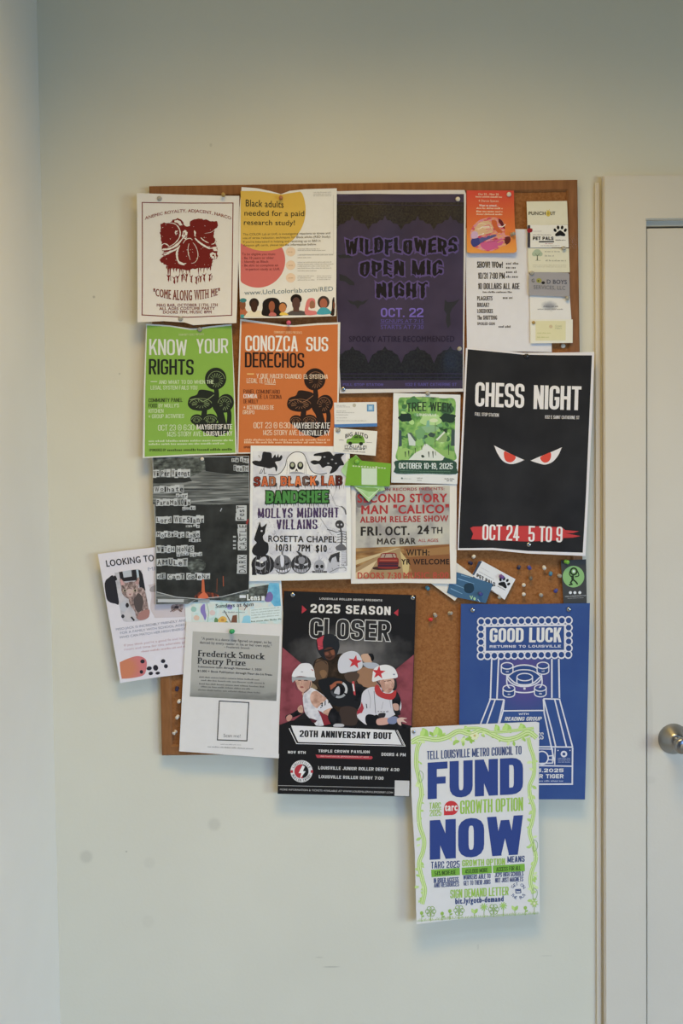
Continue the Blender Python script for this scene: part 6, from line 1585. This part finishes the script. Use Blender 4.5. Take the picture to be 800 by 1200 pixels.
P.B('10.25.2025', 380, 1026, 570, 1043, '#c2c6ce', L=5, st=0.26, gap=.18, bar=.22); P.B('PAPER TIGER', 380, 1052, 570, 1071, '#c2c6ce', L=5, st=0.26, gap=.18, bar=.22); P.greek(430, 1086, 568, 10, '#9aa4c4', 5, 2)
B2.append(P.build()); luck = P

# --- fund now poster ---------------------------------------------------------------------------
D8 = (470, 840, 650, 1090, 800)
FWH = '#c3c8d4'
P = Sheet('campaign_poster', 'white transit poster with huge blue capitals and a green vine border, hanging below the board', 'poster', D8, [(48, 55), (700, 25), (718, 30), (715, 500), (720, 1018), (400, 1040), (78, 1072), (70, 700), (52, 400)], 5, FWH, '#c3c7d2', -.045, -.0, shape=curl(wav=1.0, seed=53, bl=4, left=3, bot=2))
BL = '#2a4088'; GN = '#86b23c'; G2 = '#a9c878'; LB = '#34477c'
P.part('headline_lettering', 'huge blue block capitals')
P.B('TELL LOUISVILLE METRO COUNCIL TO', 133, 178, 626, 222, LB, sl=-.055, L=4, st=.36, gap=.12)
P.B('FUND', 137, 238, 634, 428, BL, sl=-.055, L=4, st=.40, gap=.09, bar=.19); P.B('NOW', 148, 538, 636, 742, BL, sl=-.055, L=4, st=.40, gap=.09, bar=.19)
P.part('small_lettering')
P.B('TARC', 146, 446, 206, 478, GN, sl=-.03, st=.3); P.B('2025', 148, 482, 208, 516, GN, sl=-.03, st=.3); P.B('GROWTH OPTION', 306, 436, 634, 506, GN, sl=-.055, L=4, st=.36, gap=.12)
P.B('TARC 2025', 154, 752, 304, 788, LB, sl=-.03, L=4, st=.33, gap=.16); P.B('GROWTH OPTION', 316, 744, 540, 778, GN, sl=-.04, L=4, st=.36, gap=.12); P.B('MEANS', 552, 726, 642, 758, LB, sl=-.045, L=4, st=.36, gap=.14)
for x0, x1, y0, t in ((155, 304, 794, '54% INCREASE'), (314, 470, 784, '450,000 MORE'), (476, 642, 774, 'ACCESS FOR ALL')):
    P.poly([(x0, y0), (x1, y0 - 10), (x1 + 1, y0 + 28), (x0 + 2, y0 + 38)], '#6ba52c', 3); P.B(t, x0 + 18, y0 + 8, x1 - 20, y0 + 30, '#2c4a24', st=.3, sl=-.06, L=5)
for x0, x1, y, t in ((168, 298, 862, 'IN RIDER ACCESS'), (170, 300, 886, 'AND RESOURCES'), (322, 464, 846, 'WORKERS ABLE TO'), (324, 464, 876, 'GET TO THEIR JOBS'), (486, 636, 834, 'JCPS HIGH SCHOOLS'), (488, 634, 862, 'NOT JUST MAGNETS')): P.B(t, x0, y - 24, x1, y, LB, st=.36, sl=-.05, L=4)
P.B('SIGN DEMAND LETTER', 254, 898, 558, 942, GN, sl=-.05, L=4, st=.36, gap=.12); P.T('bit.ly/gotb-demand', 280, 942, 532, 972, LB, w=.06, sl=-.05, L=4)
for word, a0, a1, fl in (('GET ON', 205, 335, 1), ('THE BUS', 155, 25, -1)):
    for i, ch in enumerate(word):
        t = math.radians(a0 + (a1 - a0) * (i + .5) / len(word)); lp, adv = glyph(ch)
        if not lp: continue
        cx, cy = 608 + 36 * math.cos(t), 905 + 36 * math.sin(t); a = t + math.pi / 2 * fl; mw = max(p[0] for l in lp for p in l) / 2
        big = max(lp, key=lambda l: abs(_area(l)))
        tr = lambda p: (cx + 15 * ((p[0] - mw) * math.cos(a) + (p[1] - .5) * math.sin(a)), cy + 15 * ((p[0] - mw) * math.sin(a) - (p[1] - .5) * math.cos(a)))
        P.flat([[tr(p) for p in big]] + [[tr(p) for p in l] for l in lp if l is not big], LB, 4)
P.line([(594, 898), (620, 896), (622, 914), (596, 916)], 4, LB, 4, True); P.rect(598, 900, 618, 906, LB, 4, 0)
P.part('round_badge', 'red speech-bubble badge with white lettering')
P.ell(260, 474, 37, 37, '#b82a34', 3, n=36); P.poly([(222, 474), (260, 500), (252, 511), (222, 512)], '#b82a34', 3); P.T('tarc', 226, 450, 292, 490, '#d2ccd2', w=.05, sl=-.03, L=5)
P.part('vine_border', 'drawn green vines, leaves and flowers')


def vine(pts, w0=22):
    P.line(pts, w0, '#8fb850', 3, spl=True); P.line(pts, w0 * .74, '#b7cf93', 4, spl=True); P.line(pts, 2.5, '#7da83c', 5, spl=True)


vine([(98, 130), (82, 170), (78, 250), (95, 330), (105, 400), (92, 470), (95, 560), (118, 640), (112, 700), (92, 760), (108, 840), (122, 900), (108, 970)])
vine([(660, 108), (672, 160), (690, 220), (690, 300), (668, 360), (672, 420), (690, 480), (680, 550), (668, 600), (690, 680), (700, 740), (680, 800), (672, 860), (688, 920)], 20)
vine([(55, 130), (100, 108), (180, 118), (240, 105), (300, 75), (360, 90), (420, 70), (480, 95), (540, 118), (600, 108), (660, 80), (705, 110)], 26)
vine([(330, 62), (400, 60), (460, 80), (520, 78), (600, 70), (690, 60)], 16)
r = random.Random(12)
def leaf(x, y, l, a, c=GN, L=4):
    ca, sa = math.cos(a), math.sin(a); P.smooth([(x, y), (x + l * .5 * ca - l * .28 * sa, y + l * .5 * sa + l * .28 * ca), (x + l * ca, y + l * sa), (x + l * .5 * ca + l * .28 * sa, y + l * .5 * sa - l * .28 * ca)], c, L)
for x, y, l in ((110, 58, 55), (180, 52, 60), (330, 48, 50), (540, 34, 60), (620, 34, 50), (490, 40, 40)): leaf(x, y, l, 1.0, '#8fbf52', 3); leaf(x + 10, y + 4, l * .8, 2.0, '#a6cc70', 3)
for k in range(60):
    x = r.uniform(60, 700); y = 108 + 20 * math.sin(x / 40); leaf(x, y, r.uniform(14, 34), r.uniform(0, 6.3), r.choice([G2, GN, '#bcd69a', '#8fb852']), 3)
for k in range(34):
    y = r.uniform(140, 960)
    for x0 in (98, 682): leaf(x0 + r.uniform(-8, 8), y, r.uniform(14, 30), r.choice([0.2, 2.9]) + r.uniform(-.8, .8), r.choice([G2, '#bcd69a', '#9cc264']), 3)
for x, y in ((95, 280), (690, 640), (688, 890)): P.line([(x, y), (x + 18, y + 15), (x + 16, y + 45), (x, y + 60), (x - 4, y + 30)], 3, '#7d9c70', 5, True, True)
for k in range(6): P.ell(382 + 15 * math.cos(k * 1.05), 98 + 15 * math.sin(k * 1.05), 9, 9, '#c9d4b0', 5, n=9)
P.ell(382, 98, 6, 6, '#b8a860', 6, n=8)
# meadow along the foot
base = lambda x: 1062 - (x - 78) * .055
for k in range(130):
    x = 84 + k * 4.85; P.line([(x, base(x) - 2), (x + r.uniform(-3, 3), base(x) - r.uniform(8, 18))], 2, '#8fae5c', 4)
for x, h, kind in ((105, 45, 0), (152, 50, 1), (212, 35, 2), (252, 45, 0), (300, 45, 1), (380, 42, 3), (430, 55, 4), (480, 40, 1), (530, 55, 4), (590, 45, 3), (645, 38, 2), (692, 58, 5)):
    y = base(x) - h; P.line([(x, base(x)), (x, y)], 3, '#7da044', 4)
    if kind == 1:
        for q in range(6): P.ring(x + 16 * math.cos(q * 1.05), y + 16 * math.sin(q * 1.05), 11, 11, 3, '#7da044', 5)
    elif kind == 4:
        for q in range(9): P.line([(x, y), (x + 20 * math.cos(q * .7), y + 20 * math.sin(q * .7))], 5, '#8fb852', 5)
    elif kind == 5: P.star(x, y, 24, '#9cba6c', 5, -90, .5, 7); P.ell(x, y, 7, 7, '#c3c8b4', 6, n=9)
    elif kind == 3: leaf(x, y + 18, 30, -1.0, '#8fb852', 5); leaf(x, y + 18, 30, -2.1, '#a6c678', 5)
    else: P.ell(x, y, 9, 10, '#84ac44', 5, n=10); leaf(x, y + 20, 16, -.5, '#84ac44', 5)
B2.append(P.build()); fund = P

# --- cards at the middle right -----------------------------------------------------------------------
F1 = (510, 645, 620, 725, 800); G1 = (590, 640, 700, 720, 800)
LC = 'business cards at the middle right of the board'
P = bcard('blank cream card jutting out behind the blue card, under the desert road flyer', F1, [(60, 30), (180, 105), (330, 215), (165, 430), (-40, 280)], 1, '#c3baa4', 0, sd=61, white=MIDW, group=LC)
B2.append(P.build())
P = bcard('tilted white business card with a black paw, pinned by a purple pin', F1, [(395, 88), (682, 245), (590, 422), (312, 212), (370, 95)], 1, '#c3c0bb', .52, sd=62, white=MIDW, group=LC)
P.poly([(368, 92), (398, 92), (330, 210), (314, 212)], '#35404e', 2); paw(P, 580, 284, .62, '#22221f', .5)
P.B('PET PALS', 352, 194, 510, 226, '#2a2927', sl=.52, st=0.36, gap=.14); P.greek(388, 150, 460, 8, '#a09c96', 3, 1); P.greek(372, 184, 500, 8, '#77736e', 3, 2); P.greek(530, 308, 600, 10, '#33312e', 3, 4); P.poly([(420, 255), (495, 298), (490, 310), (415, 266)], '#33312e', 3); P.greek(470, 345, 560, 8, '#9a9690', 3, 5)
B2.append(P.build())
P = bcard('teal blue business card with pale streaks, tilted below the desert road flyer', F1, [(150, 180), (200, 190), (490, 285), (430, 450), (180, 400), (98, 360)], 2, '#35586e', .2, sd=63, white=MIDW, group=LC)
for (a, b2) in (((190, 240), (330, 285)), ((140, 280), (250, 325)), ((130, 325), (230, 370)), ((220, 210), (300, 232))): P.line([a, b2], 8, '#6a8fa3', 3, w1=4)
P.smooth([(250, 290), (310, 280), (330, 330), (300, 365), (250, 350)], '#1f3440', 3); P.T('V', 292, 385, 320, 415, '#8db07a', w=.08, sl=.1); P.ell(333, 412, 11, 14, '#8db07a', 4, n=10); P.line([(360, 415), (380, 440)], 5, '#9ab0b4', 4)
B2.append(P.build()); blue = P
P = bcard('dark grey card with a green circle and stick figure, at the right rim', G1, [(486, 122), (702, 112), (708, 490), (510, 490)], 1, '#3c3c38', .0, sd=64, white=MIDW, group=LC)
P.ell(594, 260, 92, 92, '#77a05a', 2, n=36)
GD = '#27331f'
P.ring(596, 215, 26, 28, 14, GD, 4); P.ell(597, 215, 12, 12, '#b8c4b0', 5, n=10); P.line([(585, 250), (588, 290)], 22, GD, 4); P.line([(588, 285), (570, 310), (580, 325), (555, 330)], 13, GD, 4); P.line([(590, 285), (615, 305), (630, 326)], 13, GD, 4); P.line([(575, 262), (560, 235), (572, 200)], 9, GD, 4, spl=True); P.line([(606, 262), (640, 248), (618, 195)], 9, GD, 4, spl=True)
for x in (568, 606, 648): P.ell(x, 396, 13, 13, '#c0bfb8', 3, n=12)
P.greek(522, 432, 700, 10, '#a8a79e', 3, 1, sl=-.05); P.greek(545, 448, 680, 10, '#8b8a82', 3, 2, sl=-.05)
B2.append(P.build()); darkcard = P

# ------------------------------------------------------------------ pins
PINCOL = {'clear': ((0.60, 0.58, 0.52), .25, 0), 'white': ((0.70, 0.66, 0.58), .35, 0), 'silver': ((0.42, 0.42, 0.42), .22, 1), 'blue': ((0.05, 0.06, 0.30), .3, 0), 'navy': ((0.02, 0.02, 0.07), .3, 0),
          'green': ((0.03, 0.36, 0.13), .35, 0), 'lime': ((0.20, 0.50, 0.06), .35, 0), 'red': ((0.62, 0.03, 0.03), .35, 0), 'pink': ((0.68, 0.11, 0.20), .35, 0), 'purple': ((0.16, 0.07, 0.30), .35, 0), 'black': ((0.02, 0.02, 0.02), .3, 0),
          'teal': ((0.06, 0.22, 0.36), .35, 0), 'gold': ((0.42, 0.28, 0.08), .3, 0), 'amber': ((0.45, 0.17, 0.06), .35, 0), 'smoke': ((0.15, 0.12, 0.09), .3, 0)}
PM = {}
for k, (c, ro, me) in PINCOL.items():
    m, nt, b = nodes(k + '_plastic', ro, .5); b.inputs['Metallic'].default_value = me
    n = nt.nodes.new('ShaderNodeTexNoise'); n.inputs['Scale'].default_value = 200
    mr = nt.nodes.new('ShaderNodeMapRange'); mr.inputs[3].default_value = .9; mr.inputs[4].default_value = 1.1
    mx = nt.nodes.new('ShaderNodeMix'); mx.data_type = 'RGBA'; mx.blend_type = 'MULTIPLY'; mx.inputs[0].default_value = 1; mx.inputs[6].default_value = (*c, 1)
    nt.links.new(n.outputs[0], mr.inputs[0]); nt.links.new(mr.outputs[0], mx.inputs[7]); nt.links.new(mx.outputs[2], b.inputs['Base Color'])
    if k == 'clear': b.inputs['Transmission Weight'].default_value = .45
    PM[k] = m
needle_m, nt, b = nodes('needle_steel', .3, .5); b.inputs['Metallic'].default_value = 1; b.inputs['Base Color'].default_value = (.6, .6, .6, 1)
n_ = nt.nodes.new('ShaderNodeTexNoise'); mr_ = nt.nodes.new('ShaderNodeMapRange'); mr_.inputs[3].default_value = .28; mr_.inputs[4].default_value = .36
nt.links.new(n_.outputs[0], mr_.inputs[0]); nt.links.new(mr_.outputs[0], b.inputs['Roughness'])
PUSH = [(0, 0), (.0048, 0), (.0050, .0008), (.0046, .0018), (.0028, .0026), (.0024, .0045), (.0026, .0072), (.0042, .0086), (.0048, .0094), (.0046, .0106), (.0, .0112)]
TACK = [(0, 0), (.0046, 0), (.0050, .0004), (.0046, .0012), (.0030, .0021), (.0, .0026)]
pmesh = {}


def pin_mesh(kind, col):
    if (kind, col) not in pmesh:
        bm = bmesh.new(); add_lathe(bm, PUSH if kind == 'push_pin' else TACK, (0, -1, 0), (0, 0, 0), 20)
        bmesh.ops.recalc_face_normals(bm, faces=bm.faces[:])
        me = bpy.data.meshes.new('head'); bm.to_mesh(me); bm.free()
        for p in me.polygons: p.use_smooth = True
        me.materials.append(PM[col]); pmesh[(kind, col)] = me
    if 'needle' not in pmesh:
        bm = bmesh.new(); add_lathe(bm, [(0, .0005), (.00055, .0005), (.00055, -.006), (0, -.009)], (0, -1, 0), (0, 0, 0), 8)
        me = bpy.data.meshes.new('needle'); bm.to_mesh(me); bm.free(); me.materials.append(needle_m); pmesh['needle'] = me
    return pmesh[(kind, col)], pmesh['needle']


def pin(kind, col, x, y, where, sheet=None, depth=None, lean=(0, 0), group=None, s=1.0):
    if sheet is not None: p = sheet.front(x, y); p.y -= 0.0006
    else: p = at(x, y, -(depth or (CKY + .0005)))
    o = empty(kind, p); h, n = pin_mesh(kind, col)
    a = bpy.data.objects.new('head', h); b_ = bpy.data.objects.new('needle', n)
    for q in (a, b_): COL.objects.link(q); q.parent = o
    o.rotation_euler = (lean[1], 0, lean[0]); o.scale = (s, s, s)
    nm = {'push_pin': 'push pin', 'thumb_tack': 'thumb tack'}[kind]
    tag(o, f'{where}', 'pin', group)
    return o


GF = 'pins holding the flyers'; GL = 'loose pins in the bare cork'
F = BASE
pin('thumb_tack', 'clear', 187, 233, 'clear pin at the upper left corner of the skull flyer', skull, group=GF)
pin('push_pin', 'gold', 262, 229, 'pale gold pin at the upper right of the skull flyer', skull, group=GF, s=.8)
pin('thumb_tack', 'clear', 212, 374, 'clear pin at the foot of the skull flyer', skull, group=GF)
pin('thumb_tack', 'clear', 234, 386, 'clear pin at the head of the lime green flyer', green, group=GF)
pin('push_pin', 'amber', 329, 232, 'amber pin at the head of the research study flyer', B2[1], group=GF, s=.8)
pin('push_pin', 'pink', 338, 378, 'pink pin at the head of the orange flyer', orange, group=GF, lean=(.1, .2))
pin('thumb_tack', 'white', 536, 234, 'white pin at the upper right of the purple poster', wild, group=GF)
pin('thumb_tack', 'clear', 538, 409, 'clear pin low on the right side of the purple poster', wild, group=GF)
pin('thumb_tack', 'silver', 402, 456, 'dull silver pin at the lower left corner of the purple poster', wild, group=GF)
pin('thumb_tack', 'white', 596, 228, 'white pin at the upper right of the orange card', ocard, group=GF)
pin('push_pin', 'clear', 599, 275, 'clear pin on the right side of the orange card', ocard, group=GF, lean=(.5, 0), s=.8)
pin('thumb_tack', 'black', 617, 417, 'black pin at the head of the black chess poster', chess, group=GF)
pin('thumb_tack', 'silver', 619, 638, 'silver pin at the foot of the black chess poster', chess, group=GF)
pin('thumb_tack', 'white', 237, 538, 'small white pin at the head of the dark collage flyer', collage, group=GF, s=.8)
pin('thumb_tack', 'clear', 501, 461, 'clear pin at the head of the tree poster', tree, group=GF)
pin('thumb_tack', 'clear', 396, 504, 'clear pin at the corner of the green car card', None, F + 6 * STEP, group=GF)
pin('thumb_tack', 'lime', 418, 541, 'lime green pin on the lime green card', None, F + 7 * STEP, group=GF)
pin('push_pin', 'green', 271, 740, 'green pin at the head of the poetry prize flyer', smock, group=GF, lean=(.4, -.2))
pin('thumb_tack', 'silver', 343, 697, 'silver pin at the upper left of the roller derby poster', derby, group=GF)
pin('thumb_tack', 'silver', 483.5, 700.5, 'silver pin at the upper right of the roller derby poster', derby, group=GF)
pin('thumb_tack', 'silver', 553.5, 715, 'shiny dark pin at the upper left of the blue arcade poster', luck, group=GF)
pin('thumb_tack', 'silver', 666, 714, 'silver pin at the upper right of the blue arcade poster', luck, group=GF)
pin('thumb_tack', 'silver', 484.5, 857, 'grey pin at the upper left corner of the vine border poster', fund, group=GF, s=.8)
pin('push_pin', 'purple', 586.5, 675, 'purple pin through the tilted paw card', None, F + 2 * STEP, group=GF, lean=(.35, .25), s=.85)
pin('push_pin', 'blue', 562, 695.5, 'blue pin through the teal business card', None, F + 3 * STEP, group=GF, lean=(.2, .1), s=.8)
pin('push_pin', 'lime', 662.5, 658, 'lime green pin at the top of the dark grey card', None, F + 2 * STEP, group=GF, lean=(.35, .1), s=.9)
pin('thumb_tack', 'gold', 625, 378, 'gold pin at the corner of the pale yellow card', None, F + 4 * STEP, group=GF, s=.7)
pin('thumb_tack', 'clear', 660.5, 291, 'clear pin at the corner of the card with the green tree', None, F + 4 * STEP, group=GF, s=.9)
pin('thumb_tack', 'clear', 623, 320, 'clear pin at the corner of the metallic grey card', None, F + 5 * STEP, group=GF, s=.9)
pin('thumb_tack', 'clear', 664.5, 349.5, 'clear pin between the metallic grey card and the card below it', None, F + 5 * STEP, group=GF, s=.9)
pin('thumb_tack', 'clear', 585, 700, 'clear pin at the foot of the tilted paw card', None, F + 2 * STEP, group=GF, s=.8)
pin('thumb_tack', 'white', 659.5, 405.5, 'white pin in the bare cork above the black chess poster', group=GL)
for col, x, y, where in (('white', 554.5, 652.5, 'white loose pin under the lower left corner of the chess poster'), ('navy', 550, 659, 'dark loose pin just below a white one, left of the tilted paw card'),
                         ('navy', 608, 664, 'dark loose pin right of the tilted paw card, beside a blue pin'), ('blue', 619.5, 664.5, 'blue loose pin in the upper row, between a dark pin and a white pin'), ('white', 637, 664.5, 'white loose pin in the upper row of loose pins'),
                         ('teal', 645, 671.5, 'teal loose pin left of the dark grey card'), ('smoke', 621.5, 677, 'smoky brown loose pin below the blue one'), ('white', 613.5, 685.5, 'white loose pin below the smoky brown pin'),
                         ('white', 613.5, 696.5, 'white loose pin lowest on the left above the blue arcade poster'), ('clear', 634, 697.5, 'clear loose pin just above the middle of the blue arcade poster'), ('blue', 651.5, 691.5, 'blue loose pin at the lower left edge of the dark grey card'),
                         ('teal', 500, 688.5, 'teal loose pin below the desert road flyer'), ('clear', 509, 720, 'clear loose pin touching the red one'), ('red', 505, 726, 'red loose pin in the bare cork beside the roller derby poster'),
                         ('clear', 526, 718.5, 'clear loose pin left of the blue arcade poster'), ('clear', 654.5, 674.5, 'clear loose pin at the left edge of the green circle card'),
                         ('white', 210.5, 821, 'white loose pin beside the poetry prize flyer, upper one of three'), ('white', 208.7, 839.5, 'white loose pin beside the poetry prize flyer, middle one of three'), ('white', 206, 857, 'white loose pin beside the poetry prize flyer, lowest of three'),
                         ('navy', 207.5, 806, 'dark loose pin under the kitten flyer at the left rail')):
    pin('push_pin', col, x, y, where, lean=(random.Random(int(x)).uniform(-.5, .5), random.Random(int(y)).uniform(-.3, .4)), group=GL, s=.82)
# strip of clear tape on the frame beside the paw card
tp, nt, b = nodes('clear_tape', .12, .5); b.inputs['Transmission Weight'].default_value = .9; b.inputs['Base Color'].default_value = (.95, .9, .8, 1); b.inputs['Alpha'].default_value = .22
n_ = nt.nodes.new('ShaderNodeTexNoise'); n_.inputs['Scale'].default_value = 300; b_ = nt.nodes.new('ShaderNodeBump'); b_.inputs['Strength'].default_value = .3
nt.links.new(n_.outputs[0], b_.inputs['Height']); nt.links.new(b_.outputs[0], b.inputs['Normal'])
bm = bmesh.new(); a0, a1 = at(664, 276, -F), at(676, 292, -F); nx = 6; g_ = []
for i in range(nx + 1):
    t = i / nx; y = -F - .0006 - .004 * math.sin(math.pi * t) ** 2 * t
    g_.append((bm.verts.new((a0.x + (a1.x - a0.x) * t, y, a0.z)), bm.verts.new((a0.x + (a1.x - a0.x) * t, y, a1.z))))
for p, q in zip(g_, g_[1:]): bm.faces.new((p[0], q[0], q[1], p[1]))
tag(obj('tape_strip', bm, tp, None, True), 'short strip of clear tape curling on the right frame rail', 'tape')
